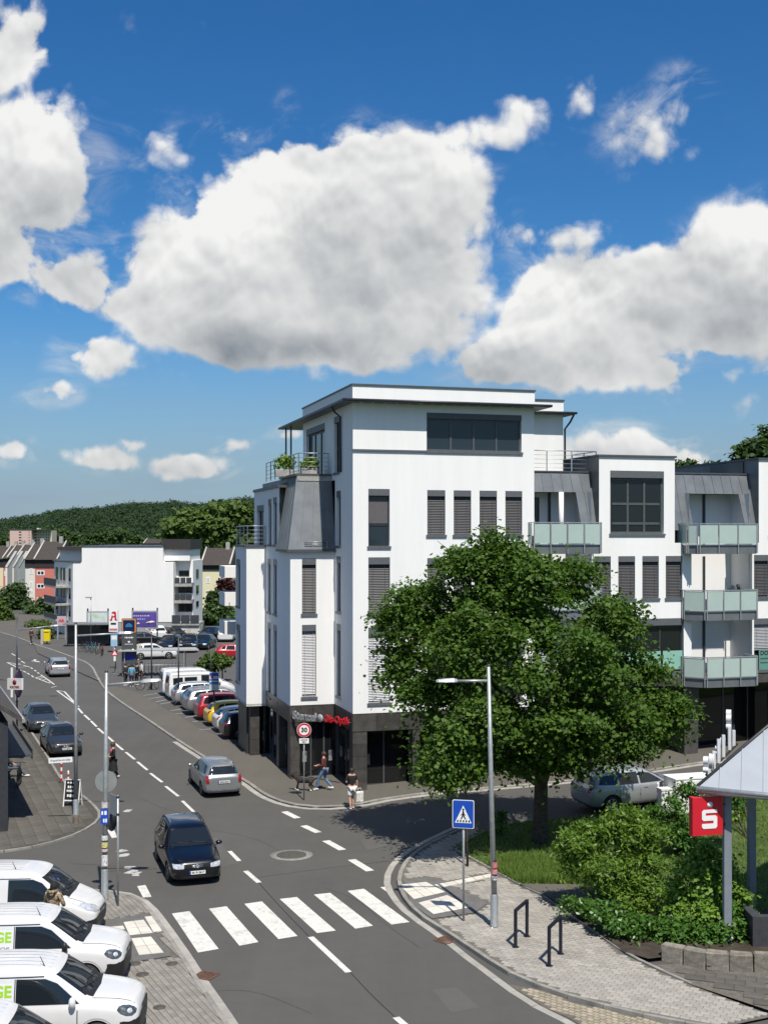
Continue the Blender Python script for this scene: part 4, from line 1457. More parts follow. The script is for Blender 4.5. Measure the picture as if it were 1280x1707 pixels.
def loggia(a0, a1, floors, ztop, doorw=.95):
    """white recessed loggia bay with dark balcony doors, one storey after another"""
    pl = Plane((a0, 2.5, 0), X3)
    L = ob('loggia', None, None, bld)
    wall(pl, 0, a1 - a0, floors[0] - .2, ztop, name='back_wall', parent=L)
    wall(Plane((a0, .8, 0), (0, 1, 0)), 0, 1.7, floors[0] - .2, ztop, name='cheek_wall', parent=L)
    wall(Plane((a1, 2.5, 0), (0, -1, 0)), 0, 1.7, floors[0] - .2, ztop, name='cheek_wall', parent=L)
    for z in floors:
        window(pl, .12, .12 + doorw, z + .02, z + 2.35, parent=L, box=0, sill=False, dep=-.05)
        q = MB(); pbox(q, pl, 1.75, 1.86, z, z + 2.7, .0, .10); q.build('downpipe', M_STEEL_D, L)
    return L
def balcony(a0, a1, z0, h, b0, b1, cut, n_front, soffit=.40, side_panels=2):
    """glass balcony: slab with zinc fascia, steel posts, frosted panels; cut: bevelled left corner"""
    e = ob('balcony', None, None, bld)
    pts = [Vector((a0, b1)), Vector((a0, b0 + cut)), Vector((a0 + cut, b0)), Vector((a1, b0)), Vector((a1, b1))] if cut > 0 else [Vector((a0, b1)), Vector((a0, b0)), Vector((a1, b0)), Vector((a1, b1))]
    q = MB(); q.prism([tuple(p) for p in pts], z0 - soffit, z0); q.build('slab', M_ZINC, e)
    q = MB(); q.prism([(p.x + (.0), p.y - .03) for p in pts], z0 - .002, z0 + .045); q.build('slab_edge', M_STEEL, e)
    for i, (a, b) in enumerate(zip(pts, pts[1:])):
        L = (b - a).length
        if L < .05:
            continue
        n = n_front if L > 2 else max(1, round(L / .95))
        d = (b - a).normalized()
        nn = Vector((d.y, -d.x))
        pl = Plane((a.x + nn.x * .05, a.y + nn.y * .05, 0), (d.x, d.y, 0))
        fr = MB()
        for k in range(n + 1):
            x = min(max(L * k / n, .03), L - .03)
            pbox(fr, pl, x - .022, x + .022, z0 - soffit * .9, z0 + h, .0, .045)
        pbox(fr, pl, 0, L, z0 + h - .045, z0 + h, -.03, .05)
        pbox(fr, pl, 0, L, z0 + .06, z0 + .085, .005, .03)
        fr.build('balustrade', M_STEEL, e)
        for k in range(n):
            g = MB()
            pbox(g, pl, L * k / n + .045, L * (k + 1) / n - .045, z0 + .10, z0 + h - .07, .010, .022)
            g.build('frosted_panel', M_FROST, e)
    return e
fl = [Zb(909, A(945, .8), .8), Zb(909, A(945, .8), .8) - 3.12, Zb(909, A(945, .8), .8) - 6.24]
ba0, ba1 = A(888, -.35), A(1000, -.35)
loggia(aR + .05, A(985, .8), fl[::-1], zO + .02, 1.15)
q = MB(); q.tube([(A(935, 1.2), 1.2, fl[0]), (A(935, 1.2), 1.2, zO)], .12, 12); q.build('column', M_RENDER, bld)
for z in fl:
    balcony(ba0, ba1, z, 1.1, -.35, .9, 0, 4)
gl = [Zb(909.5, A(1205, .8), .8), Zb(1018, A(1205, .8), .8), Zb(1127, A(1205, .8), .8)]
loggia(aw1 + .02, aV - .02, gl[::-1], zO2 + .02, .8)
bb0, bb1 = A(1153, -.35), A(1260, -.35)
for z in gl:
    balcony(bb0, bb1, z, 1.1, -.35, .9, .75 if z != gl[0] else .35, 3)
cb = emp('storage_cabinet', BO.to_3d() + (BU * (A(1225, 1.7)) + BV * 1.75).to_3d() + Vector((0, 0, gl[1] + .002)), BANG, 'dark cabinet on the middle right-hand balcony', 'cabinet')
MB().cbox(-.45, .45, -.22, .22, 0, .98, .02).build('carcass', M_STEEL_D, cb)
for s in (-1, 1):
    MB().box(.005 if s > 0 else -.44, .44 if s > 0 else -.005, -.235, -.222, .04, .94).build('door', M_STEEL_D, cb)
for nm, x, m_, lb in (('storage_jar', .2, M_BLACK, 'dark jar on the balcony cabinet'), ('storage_bag', -.15, mat('grey_bag', (.35, .36, .38), .8), 'crumpled grey bag on the balcony cabinet')):
    pz = cb.location + (BU * x).to_3d() + Vector((0, 0, .985))
    tag(MB().lathe([(.0, 0), (.13, 0), (.15, .12), (.12, .24), (.05, .30), (0, .30)] if nm == 'storage_jar' else [(0, 0), (.22, 0), (.24, .1), (.15, .22), (.06, .25), (0, .20)], 10).build(nm, m_, None, pz), lb, 'jar' if nm == 'storage_jar' else 'bag')
# ground floor of the wings
zGs = lambda a: gz(*(BO + BU * a))
for p0, p1 in ((985, 1003), (1140, 1163), (1290, 1315), (1420, 1440)):
    a0, a1 = AW(p0), AW(p1)
    pier(a0, a1, bW, bW + .65, zGs(a0) - .1, zGW - .5)
slabbed(Plane((aR, bW, 0), X3), 0, aV1 - aR, zGW - .5, zGW - .02, 18, 1, gf, -.05, .02)
q = MB(); q.box(aR, aV1, bW + .05, 10, zGW - .25, zGW - .02); q.build('soffit', M_DARKTRIM, gf)
shopfront(Plane((aR, 2.4, 0), X3), 0, aV1 - aR, .3, zGW - .2, 14, gf)
# the practice sign in the upstairs window
sg = AW(1266), Zb(1100, AW(1275), bW)
q = MB(); pbox(q, wingf, AW(1264.5), AW(1300), Zb(1118, aV0, bW) + .03, Zb(1083, aV0, bW), -.03, -.012)
psn = tag(q.build('practice_sign', mat('practice_sign_green', (.12, .26, .22), .3, var=.05)), 'green glass sign with dark lettering in the window at the right edge', 'sign')
psn.location = (BO.x, BO.y, 0); psn.rotation_euler = (0, 0, BANG)
text_mesh('lettering', 'DO', .30, M_BLACK, psn, frame_M(wingf.pt(AW(1266.5), Zb(1089, aV0, bW), -.008), X3, Z3), .006, 'LEFT', bold=.008)
for k_ in range(2):
    print_marks('small_print', frame_M(wingf.pt(AW(1273), Zb(1098 + k_ * 7, aV0, bW), -.010), X3, Z3), .42, .07, 7, M_BLACK, psn, k_)
# --- lettering over the optician's corner
M_REDSIGN = mat('red_sign', (.55, .02, .03), .35, var=.03)
M_GREYSIGN = mat('grey_sign', (.42, .43, .43), .4, metal=.3, var=.05)
osn = emp('shop_sign', (BO.x, BO.y, 0), BANG, 'grey and red raised letters spanning the recessed shop corner', 'sign')
def sa(px, py, b):
    return Vector((A(px, b), b, Zb(py, A(px, b), b)))
p0, p1 = sa(487, 1192, B1 - .12), sa(584, 1203, .15)
exs = (p1 - p0).normalized()
eys = Vector((0, 0, 1)) - exs * exs.z
L_ = (p1 - p0).length
def along(s):
    return p0.lerp(p1, s)
text_mesh('lettering', 'Stenzel', .52, M_GREYSIGN, osn, frame_M(along(.22), exs, eys), .06, bold=.014, width=L_ * .41)
mb = MB(); mb.lathe([(0, .03), (.17, .03), (.19, 0), (.17, -.03), (0, -.03)], 18, 0, frame_M(along(.49), exs, eys)); mb.build('round_logo', M_GREYSIGN, osn)
text_mesh('lettering', 'Ois-Optik', .46, M_REDSIGN, osn, frame_M(along(.77), exs, eys), .06, bold=.012, width=L_ * .42)
mb = MB(); mb.tube([along(-.01) + Vector((0, .03, -.05)), along(1.01) + Vector((0, .03, -.05))], .02, 6); mb.build('sign_rail', M_STEEL_D, osn)
# ================================================================== vehicles
def paint(name, c, metal=0.0, rough=.35):
    return mat('paint_' + name, c, rough, metal=metal, var=.02, scale=2, coat=.8)


M_CARGLASS = mat('car_glass', (.012, .016, .020), .03, var=0, spec=.7)
M_LAMP = mat('headlamp', (.62, .64, .66), .12, metal=.35, var=.3, scale=14, coat=1.0)
M_LAMP_D = mat('dark_headlamp', (.10, .11, .12), .08, metal=.5, var=.7, scale=9, coat=1.0)
M_TAIL = mat('tail_lamp', (.24, .006, .012), .15, var=.2, scale=12, coat=1.0)
M_CHROME = mat('chrome', (.62, .63, .64), .18, metal=.9, var=0)
M_RIM = mat('alloy_rim', (.42, .43, .45), .35, metal=.7, var=.05)
M_PLATE = mat('number_plate', (.75, .75, .73), .5, var=.02)
M_SIGN_SEAM = mat('panel_seam_grey', (.30, .30, .30), .6, var=0)
M_PLATEBLUE = mat('plate_blue', (.02, .07, .40), .5, var=0)


def dec(bvh, poly, axis, sign, m, name, parent, off=.006, seg=.16, xlim=None):
    """thin part laid on the body: polygon drawn in a side (x,z), end (y,z) or top (x,y) view and pressed onto the surface"""
    bm = bmesh.new()
    def p3(u, v):
        return (u, sign * 6, v) if axis == 'y' else ((sign * 6, u, v) if axis == 'x' else (u, v, 6))
    bm.faces.new([bm.verts.new(p3(u, v)) for u, v in poly])
    bmesh.ops.triangulate(bm, faces=bm.faces[:])
    for _ in range(4):
        es = [e for e in bm.edges if e.calc_length() > seg]
        if not es:
            break
        bmesh.ops.subdivide_edges(bm, edges=es, cuts=1)
        bmesh.ops.triangulate(bm, faces=[f for f in bm.faces if len(f.verts) > 3])
    d = Vector((0, -sign, 0)) if axis == 'y' else (Vector((-sign, 0, 0)) if axis == 'x' else Vector((0, 0, -1)))
    last = None
    miss = []
    for v in bm.verts:
        h = bvh.ray_cast(v.co, d)
        if h[0] is None:
            miss.append(v)
            continue
        v.co = h[0] + h[1] * off - d * .002
    if miss:
        bmesh.ops.delete(bm, geom=miss, context='VERTS')
    bm.normal_update()
    for f in bm.faces:
        f.smooth = True
        if f.normal.dot(d) > 0:
            f.normal_flip()
    me = bpy.data.meshes.new(name)
    bm.to_mesh(me)
    bm.free()
    return ob(name, me, m, parent)


def car_body(st, wheels, wr, arch=.055):
    """st: stations (x, z_bottom, half width, z_belt, half roof width, z_roof); returns mesh with wheel arches cut out"""
    bm = bmesh.new()
    rings = []
    for (x, zb, w, zs, wt, zr) in st:
        zm = zb + .50 * (zs - zb)
        half = [(0, zb), (w * .80, zb), (w * .955, zb + .06), (w * .995, zb + .42 * (zs - zb)), (w, zm + .1 * (zs - zb)), (w * .985, zs - .05), (w * .945, zs),
                (wt, zr - .045), (wt * .90, zr - .005), (wt * .5, zr + .018), (0, zr + .025)]
        ring = [(y, z) for y, z in half] + [(-y, z) for y, z in half[-2:0:-1]]
        rings.append([bm.verts.new((x, y, z)) for y, z in ring])
    n = len(rings[0])
    for a, b in zip(rings, rings[1:]):
        for k in range(n):
            bm.faces.new((a[k], a[(k + 1) % n], b[(k + 1) % n], b[k]))
    # end caps as strips so that they stay smooth
    for ring, flip in ((rings[0], False), (rings[-1], True)):
        h = n // 2
        for k in range(h):
            i, j = k, k + 1
            i2, j2 = (n - k) % n, (n - k - 1) % n
            vs = [ring[i], ring[j], ring[j2], ring[i2]]
            u = []
            for v in vs:
                if v not in u:
                    u.append(v)
            if len(u) >= 3:
                bm.faces.new(u[::-1] if flip else u)
    bmesh.ops.recalc_face_normals(bm, faces=bm.faces[:])
    me = bpy.data.meshes.new('body_raw')
    bm.to_mesh(me)
    bm.free()
    me.materials.append(None)
    me.materials.append(M_BLACK)
    o = bpy.data.objects.new('tmp_body', me)
    col.objects.link(o)
    s = o.modifiers.new('s', 'SUBSURF')
    s.levels = s.render_levels = 2
    cut = MB()
    wmax = max(t[2] for t in st)
    for x in wheels:
        for sg in (-1, 1):
            M = Matrix.Translation((x, sg * (wmax - .14), wr)) @ Matrix.Rotation(R(90), 4, 'X')
            prof = [(.001, -.20), (wr + arch, -.20), (wr + arch, .30), (.001, .30)]
            cut.lathe(prof, 28, 1, M, False)
    cm = cut.mesh('cut')
    cb_ = bmesh.new()
    cb_.from_mesh(cm)
    bmesh.ops.remove_doubles(cb_, verts=cb_.verts[:], dist=.004)
    bmesh.ops.recalc_face_normals(cb_, faces=cb_.faces[:])
    cb_.to_mesh(cm)
    cb_.free()
    cm.materials.append(M_BLACK)
    cm.materials.append(M_BLACK)
    co = bpy.data.objects.new('tmp_cut', cm)
    col.objects.link(co)
    b = o.modifiers.new('b', 'BOOLEAN')
    b.operation = 'DIFFERENCE'
    b.solver = 'EXACT'
    b.object = co
    bpy.context.view_layer.update()
    dg = bpy.context.evaluated_depsgraph_get()
    out = bpy.data.meshes.new_from_object(o.evaluated_get(dg))
    bpy.data.objects.remove(o)
    bpy.data.objects.remove(co)
    out.materials.clear()
    out.polygons.foreach_set('use_smooth', [True] * len(out.polygons))
    if hasattr(out, 'set_sharp_from_angle'):
        out.set_sharp_from_angle(angle=R(48))
    out.name = 'body'
    return out


def bvh_of(me):
    return BVHTree.FromPolygons([v.co[:] for v in me.vertices], [p.vertices[:] for p in me.polygons])


def tyre_mesh(r, w):
    p = [(r * .66, -w * .42), (r * .80, -w * .5), (r * .94, -w * .46), (r, -w * .30), (r, w * .30), (r * .94, w * .46), (r * .80, w * .5), (r * .66, w * .42), (r * .62, 0), (r * .66, -w * .42)]
    return MB().lathe(p, 26, 0, Matrix.Rotation(R(90), 4, 'X')).mesh('tyre')


def rim_mesh(r, w, spokes=5):
    mb = MB()
    Mx = Matrix.Rotation(R(90), 4, 'X')
    mb.lathe([(r * .60, -w * .40), (r * .665, -w * .44), (r * .665, w * .44), (r * .60, w * .40)], 26, 0, Mx)
    mb.lathe([(0, w * .34), (r * .16, w * .34), (r * .18, w * .28), (r * .18, w * .1)], 14, 0, Mx)
    mb.lathe([(0, -w * .34), (r * .16, -w * .34), (r * .18, -w * .28), (r * .18, -w * .1)], 14, 0, Mx)
    mb.lathe([(0, w * .12), (r * .62, w * .12)], 20, 1, Mx)
    mb.lathe([(0, -w * .12), (r * .62, -w * .12)], 20, 1, Mx)
    for k in range(spokes):
        for sg in (-1, 1):
            Mr = Matrix.Rotation(2 * math.pi * k / spokes, 4, 'Y')
            mb.box(r * .1, r * .63, sg * w * .2, sg * w * .36, -r * .075, r * .075, 0, Mr)
    return mb.mesh('rim')


TYRES = {}


def wheel_set(parent, xs, half, r, w=.2, rimm=None, spokes=5):
    key = (round(r, 3), w, spokes)
    if key not in TYRES:
        t, k = tyre_mesh(r, w), rim_mesh(r, w, spokes)
        t.materials.append(M_RUBBER)
        k.materials.append(rimm or M_RIM)
        k.materials.append(M_BLACK)
        TYRES[key] = (t, k)
    t, k = TYRES[key]
    for x in xs:
        for sg in (-1, 1):
            wh = ob('wheel', t, None, parent, (x, sg * (half - w * .5 - .015), r))
            ob('rim', k, None, wh)


def mirror_(parent, x, y, z, m, big=False, chrome=None):
    for sg in (-1, 1):
        mb = MB()
        h, w, d = (.26, .15, .16) if big else (.15, .22, .16)
        # housing: squashed ball with a flat back
        nseg = 10
        prof = []
        for i in range(7):
            t = math.pi * i / 6
            prof.append((math.sin(t), -math.cos(t)))
        M = Matrix.Translation((x, sg * (y + w * .5), z)) @ Matrix.Diagonal((d * .5, w * .55, h * .5, 1))
        mb.lathe(prof, nseg, 0, M)
        mb.box(x - .03, x + .03, sg * (y - .06) if sg > 0 else -(y + .06), sg * (y + .06) if sg > 0 else -(y - .06), z - h * .55, z - h * .35)
        o = mb.build('wing_mirror', m, parent)


def plate(parent, x, z, sign, txt, tilt=0.0, eu=True, w=.52):
    M = Matrix.Translation((x, 0, z)) @ Matrix.Rotation(R(tilt) * sign, 4, 'Y')
    mb = MB()
    mb.box(-.006, .006, -w / 2, w / 2, -.055, .055, 0, M)
    p = mb.build('number_plate', M_PLATE, parent)
    Mt = M @ frame_M((sign * .009, (.02 if eu else 0) * sign, 0), (0, sign, 0), (0, 0, 1))
    if txt[0] == '#':
        print_marks('lettering', Mt, w * .74, .075, 7, M_BLACK, p, len(txt), .002)
    else:
        text_mesh('lettering', txt, .085, M_BLACK, p, Mt, .002, bold=.003, width=w * .78)
    if eu:
        b = MB()
        b.box(sign * .0065 - .001, sign * .0065 + .001, -sign * w / 2 + (0 if sign > 0 else -.045), -sign * w / 2 + (.045 if sign > 0 else 0), -.054, .054, 0, M)
        b.build('country_strip', M_PLATEBLUE, p)
    return p


SHAPES = {}


def shape(kind):
    """body mesh, its search tree and the key measures of one kind of vehicle"""
    if kind in SHAPES:
        return SHAPES[kind]
    if kind == 'mpv':      # tall compact people carrier, 4.39 long
        L, W, wb, wr, xo = 4.39, .897, 2.68, .325, -.02
        st = [(2.17, .30, .60, .62, .50, .70), (2.12, .24, .72, .68, .58, .78), (1.98, .20, .82, .74, .66, .86), (1.60, .19, .875, .82, .70, .95), (1.20, .19, .893, .90, .74, 1.02), (1.02, .19, .897, .94, .755, 1.06),
              (.92, .19, .897, .95, .755, 1.13), (.30, .19, .897, .96, .68, 1.52), (.12, .19, .897, .965, .655, 1.585), (-.40, .19, .897, .975, .65, 1.625), (-1.10, .19, .895, .99, .64, 1.61), (-1.72, .20, .885, 1.0, .62, 1.565),
              (-1.90, .21, .878, 1.0, .62, 1.50), (-2.06, .24, .862, 1.0, .68, 1.12), (-2.15, .28, .82, .92, .70, 1.0), (-2.19, .34, .74, .82, .62, .90)]
    elif kind == 'estate':  # compact estate, 4.52 long
        L, W, wb, wr = 4.52, .875, 2.70, .315
        st = [(2.24, .30, .58, .58, .46, .66), (2.18, .23, .72, .64, .56, .74), (2.02, .19, .81, .70, .64, .82), (1.60, .18, .86, .78, .68, .90), (1.15, .18, .875, .86, .72, .97), (.98, .18, .875, .89, .735, 1.00),
              (.88, .18, .875, .90, .735, 1.06), (.22, .18, .875, .92, .625, 1.41), (.05, .18, .875, .925, .60, 1.465), (-.50, .18, .875, .935, .60, 1.50), (-1.20, .18, .872, .95, .59, 1.485), (-1.78, .19, .862, .96, .565, 1.43),
              (-1.95, .20, .855, .96, .575, 1.36), (-2.14, .23, .835, .95, .66, 1.02), (-2.22, .28, .80, .88, .68, .95), (-2.26, .36, .72, .78, .60, .86)]
    elif kind == 'hatch':   # compact five-door, 4.25 long
        L, W, wb, wr = 4.25, .895, 2.62, .318
        st = [(2.11, .30, .60, .56, .48, .64), (2.05, .23, .74, .62, .58, .72), (1.90, .19, .83, .69, .66, .81), (1.50, .18, .88, .77, .70, .89), (1.10, .18, .893, .85, .735, .96), (.95, .18, .895, .88, .75, .99),
              (.85, .18, .895, .89, .75, 1.05), (.18, .18, .895, .91, .63, 1.38), (.0, .18, .895, .915, .605, 1.43), (-.55, .18, .895, .93, .60, 1.46), (-1.15, .18, .89, .95, .58, 1.43), (-1.55, .19, .88, .97, .56, 1.36),
              (-1.72, .20, .87, .97, .57, 1.28), (-1.98, .23, .845, .95, .67, 1.00), (-2.07, .28, .80, .86, .68, .93), (-2.12, .36, .72, .76, .60, .84)]
    elif kind == 'suv':     # large sport utility, 4.85 long
        L, W, wb, wr = 4.85, .97, 2.90, .375
        st = [(2.40, .40, .66, .78, .54, .88), (2.34, .32, .80, .84, .64, .96), (2.18, .28, .90, .90, .72, 1.04), (1.70, .27, .955, .97, .76, 1.09), (1.25, .27, .968, 1.03, .79, 1.13), (1.08, .27, .97, 1.05, .80, 1.15),
              (.98, .27, .97, 1.06, .80, 1.21), (.35, .27, .97, 1.07, .69, 1.58), (.15, .27, .97, 1.075, .67, 1.64), (-.50, .27, .97, 1.085, .67, 1.67), (-1.40, .27, .965, 1.10, .66, 1.64), (-1.98, .28, .95, 1.11, .635, 1.57),
              (-2.12, .29, .94, 1.11, .64, 1.50), (-2.30, .34, .915, 1.09, .72, 1.18), (-2.38, .40, .87, 1.0, .74, 1.09), (-2.42, .48, .78, .88, .66, .98)]
    elif kind == 'van':     # small panel van, short bonnet, 4.41 long
        L, W, wb, wr = 4.41, .916, 2.75, .325
        st = [(2.15, .34, .60, .68, .50, .78), (2.11, .26, .76, .78, .62, .91), (1.97, .22, .855, .87, .69, 1.03), (1.60, .20, .90, .95, .73, 1.115), (1.22, .20, .912, .985, .76, 1.16), (1.04, .20, .915, 1.0, .775, 1.18),
              (.94, .20, .916, 1.01, .78, 1.23), (.34, .20, .916, 1.01, .735, 1.66), (.12, .20, .916, 1.015, .725, 1.755), (-.22, .20, .916, 1.02, .735, 1.80), (-.80, .20, .916, 1.05, .745, 1.82), (-1.80, .20, .914, 1.05, .745, 1.80),
              (-2.02, .21, .908, 1.05, .745, 1.765), (-2.13, .23, .895, 1.04, .745, 1.66), (-2.19, .27, .875, 1.0, .76, 1.10), (-2.21, .34, .82, .90, .74, .98)]
    elif kind == 'midvan':  # mid-size van with sloping bonnet, 4.80 long
        L, W, wb, wr = 4.80, .947, 3.0, .335
        st = [(2.36, .34, .58, .66, .48, .76), (2.30, .26, .76, .74, .60, .86), (2.15, .22, .87, .84, .68, .98), (1.85, .20, .93, .95, .73, 1.10), (1.62, .20, .945, 1.02, .77, 1.19), (1.50, .20, .947, 1.04, .79, 1.23),
              (1.40, .20, .947, 1.05, .795, 1.29), (.82, .20, .947, 1.07, .76, 1.77), (.60, .20, .947, 1.075, .75, 1.87), (.20, .20, .947, 1.08, .76, 1.92), (-.90, .20, .947, 1.10, .77, 1.94), (-2.02, .20, .945, 1.10, .77, 1.92),
              (-2.22, .21, .94, 1.10, .77, 1.88), (-2.33, .24, .925, 1.08, .77, 1.76), (-2.39, .28, .90, 1.04, .78, 1.15), (-2.42, .36, .84, .94, .76, 1.02)]
    fw = {'mpv': 1.29, 'estate': 1.36, 'hatch': 1.28, 'suv': 1.47, 'van': 1.22, 'midvan': 1.42}[kind]
    xs = (fw, fw - wb)
    me = car_body(st, xs, wr)
    SHAPES[kind] = (me, bvh_of(me), W, xs, wr, st)
    return SHAPES[kind]


def side_panes(kind):
    return {
        'mpv': [[(.84, 1.02), (.30, 1.41), (-.12, 1.50), (-.12, 1.02)], [(-.20, 1.02), (-.20, 1.505), (-1.08, 1.50), (-1.08, 1.03)], [(-1.17, 1.03), (-1.17, 1.495), (-1.68, 1.45), (-1.86, 1.10)]],
        'estate': [[(.80, .97), (.26, 1.30), (-.14, 1.385), (-.14, .97)], [(-.22, .975), (-.22, 1.39), (-1.02, 1.385), (-1.02, .99)], [(-1.10, .99), (-1.10, 1.38), (-1.66, 1.335), (-1.86, 1.05)]],
        'hatch': [[(.76, .965), (.22, 1.28), (-.20, 1.36), (-.20, .965)], [(-.28, .97), (-.28, 1.36), (-.98, 1.345), (-1.10, .99)], [(-1.17, 1.0), (-1.07, 1.335), (-1.38, 1.28), (-1.50, 1.05)]],
        'suv': [[(.90, 1.12), (.38, 1.46), (-.12, 1.555), (-.12, 1.12)], [(-.20, 1.12), (-.20, 1.56), (-1.05, 1.55), (-1.05, 1.13)], [(-1.13, 1.14), (-1.13, 1.545), (-1.78, 1.49), (-1.98, 1.20)]],
        'van': [[(.84, 1.06), (.34, 1.49), (.08, 1.59), (-.55, 1.60), (-.55, 1.06)]],
        'midvan': [[(1.30, 1.13), (.82, 1.62), (.56, 1.72), (-.12, 1.72), (-.12, 1.13)]],
    }[kind]


END = {  # windscreen (z0, y0, z1, y1), rear window likewise
    'mpv': ((1.075, .72, 1.50, .60), (1.08, .64, 1.46, .56)), 'estate': ((1.02, .70, 1.385, .56), (1.03, .66, 1.35, .52)), 'hatch': ((1.01, .71, 1.355, .565), (1.03, .66, 1.29, .52)),
    'suv': ((1.17, .76, 1.56, .63), (1.20, .70, 1.50, .58)), 'van': ((1.20, .74, 1.655, .66), (1.15, .66, 1.58, .62)), 'midvan': ((1.25, .76, 1.76, .68), (1.2, .70, 1.68, .64))}


def car(kind, name, label, cat, pm, group=None, lamps='light', front='', rear='', rails=False, van_windows=False, far=False, plates=None, rimm=None, loc=(0, 0, 0), rz=0.0, mirror_m=None):
    me, bvh, W, xs, wr, st = shape(kind)
    e = emp(name, loc, rz, label, cat, group)
    body = me.copy()
    body.materials.append(pm)
    body.materials.append(M_BLACK)
    b = ob('body', body, None, e)
    D = lambda poly, ax, sg, m, nm, par=e, off=.006, seg=.16: dec(bvh, poly, ax, sg, m, nm, par, off, seg)
    pans = list(side_panes(kind))
    if van_windows:
        pans += [[(-.42, 1.12), (-.42, 1.62), (-1.30, 1.62), (-1.30, 1.12)], [(-1.42, 1.12), (-1.42, 1.62), (-2.10, 1.58), (-2.10, 1.12)]]
    for sg in (-1, 1):
        for p in pans:
            D(p, 'y', sg, M_CARGLASS, 'side_window')
    (z0, y0, z1, y1), (r0, ry0, r1, ry1) = END[kind]
    D([(-y0, z0), (y0, z0), (y1, z1), (-y1, z1)], 'x', 1, M_CARGLASS, 'windscreen')
    if cat != 'van' or van_windows:
        D([(-ry0, r0), (ry0, r0), (ry1, r1), (-ry1, r1)], 'x', -1, M_CARGLASS, 'rear_window')
    wheel_set(e, xs, W, wr, .205, rimm)
    mir = {'mpv': (.72, 1.04), 'estate': (.70, 1.0), 'hatch': (.66, .98), 'suv': (.80, 1.15), 'van': (.70, 1.12), 'midvan': (1.16, 1.22)}[kind]
    mirror_(e, mir[0], W * .97, mir[1], mirror_m or pm, kind in ('van', 'midvan'))
    # sill, bumpers, lamps
    zh = {'mpv': .68, 'estate': .64, 'hatch': .62, 'suv': .82, 'van': .80, 'midvan': .82}[kind]
    hl = M_LAMP if lamps == 'light' else M_LAMP_D
    s = W / .9
    for sg in (-1, 1):
        if kind == 'van':
            el_ = lambda cx, cz, rx, rz, tl: [(cx + rx * math.cos(k * .5236) * math.cos(tl) - rz * math.sin(k * .5236) * math.sin(tl), cz + rx * math.cos(k * .5236) * math.sin(tl) + rz * math.sin(k * .5236) * math.cos(tl)) for k in range(12)]
            D([(2.06, .80), (1.98, .765), (1.86, .775), (1.74, .83), (1.66, .90), (1.68, .955), (1.78, .975), (1.92, .955), (2.02, .905), (2.07, .85)], 'y', sg, hl, 'headlight', e, .014, .06)
            D(el_(1.93, .86, .055, .042, -.3), 'y', sg, M_STEEL, 'reflector', e, .020, .05)
            D(el_(1.79, .895, .045, .032, -.3), 'y', sg, M_STEEL_D, 'reflector', e, .020, .05)
        elif kind == 'midvan':
            D([(sg * .42, zh - .04), (sg * .66, zh - .06), (sg * .83, zh + .03), (sg * .84, zh + .24), (sg * .66, zh + .20), (sg * .46, zh + .08)], 'x', 1, hl, 'headlight', e, .012)
        else:
            D([(sg * .44 * s, zh - .07), (sg * .76 * s, zh - .07), (sg * .79 * s, zh + .06), (sg * .60 * s, zh + .075), (sg * .43 * s, zh + .05)], 'x', 1, hl, 'headlight', e, .010, .08)
        rz0, rz1 = {'mpv': (.78, 1.10), 'estate': (.66, .98), 'hatch': (.80, .97), 'suv': (.92, 1.10), 'van': (.72, 1.12), 'midvan': (.75, 1.2)}[kind]
        D([(sg * .66 * s, rz0), (sg * .80 * s, rz0), (sg * .81 * s, rz1), (sg * .68 * s, rz1)], 'x', -1, M_TAIL, 'tail_light', e, .010, .08)
        # handles and door gaps
        if not far:
            for hx in ((.02, -.95) if kind not in ('van', 'midvan') else (-.50,)):
                zz = {'mpv': .86, 'estate': .82, 'hatch': .82, 'suv': .95, 'van': .90, 'midvan': .95}[kind]
                D([(hx, zz), (hx + .17, zz), (hx + .17, zz + .032), (hx, zz + .032)], 'y', sg, M_CHROME if kind == 'mpv' else pm, 'door_handle', e, .022, .1)
            for gx in ({'mpv': (-.16, .88, -1.12), 'estate': (-.18, .86, -1.05), 'hatch': (-.24, .82, -1.0), 'suv': (-.16, .95, -1.08), 'van': (-.585, .80), 'midvan': (-.2, 1.25)}[kind]):
                gw = .011 if cat == 'van' else .006
                D([(gx - gw, .30), (gx + gw, .30), (gx + gw, {'suv': 1.05}.get(kind, .93)), (gx - gw, {'suv': 1.05}.get(kind, .93))], 'y', sg, M_STEEL_D if cat == 'van' else M_BLACK, 'door_gap', e, .003, .2)
        D([(xs[0] - wr - .1, .22), (xs[1] + wr + .1, .22), (xs[1] + wr + .1, .29), (xs[0] - wr - .1, .29)], 'y', sg, M_BLACK, 'sill', e, .006)
    xf, xr = st[0][0], st[-1][0]
    if cat != 'van':
        D([(-.42 * s, zh - .055), (.42 * s, zh - .055), (.40 * s, zh + .045), (-.40 * s, zh + .045)], 'x', 1, M_BLACK, 'grille', e, .008, .1)
        if not far:
            g = MB()
            for k in range(3):
                zz = zh - .03 + k * .03
                h = bvh.ray_cast(Vector((6, 0, zz)), Vector((-1, 0, 0)))
                xg = h[0].x + .012
                g.tube([(xg - .035, -.38 * s, zz), (xg, -.12, zz), (xg, .12, zz), (xg - .035, .38 * s, zz)], .006, 5)
            g.build('grille_bar', M_CHROME, e)
            h = bvh.ray_cast(Vector((6, 0, zh + .0)), Vector((-1, 0, 0)))
            rg = MB()
            rg.lathe([(.062, -.004), (.072, .0), (.062, .012), (.055, .006), (0, .006)], 18, 0, Matrix.Translation((h[0].x + .02, 0, zh)) @ Matrix.Rotation(R(82), 4, 'Y'))
            rg.build('badge', M_CHROME, e)
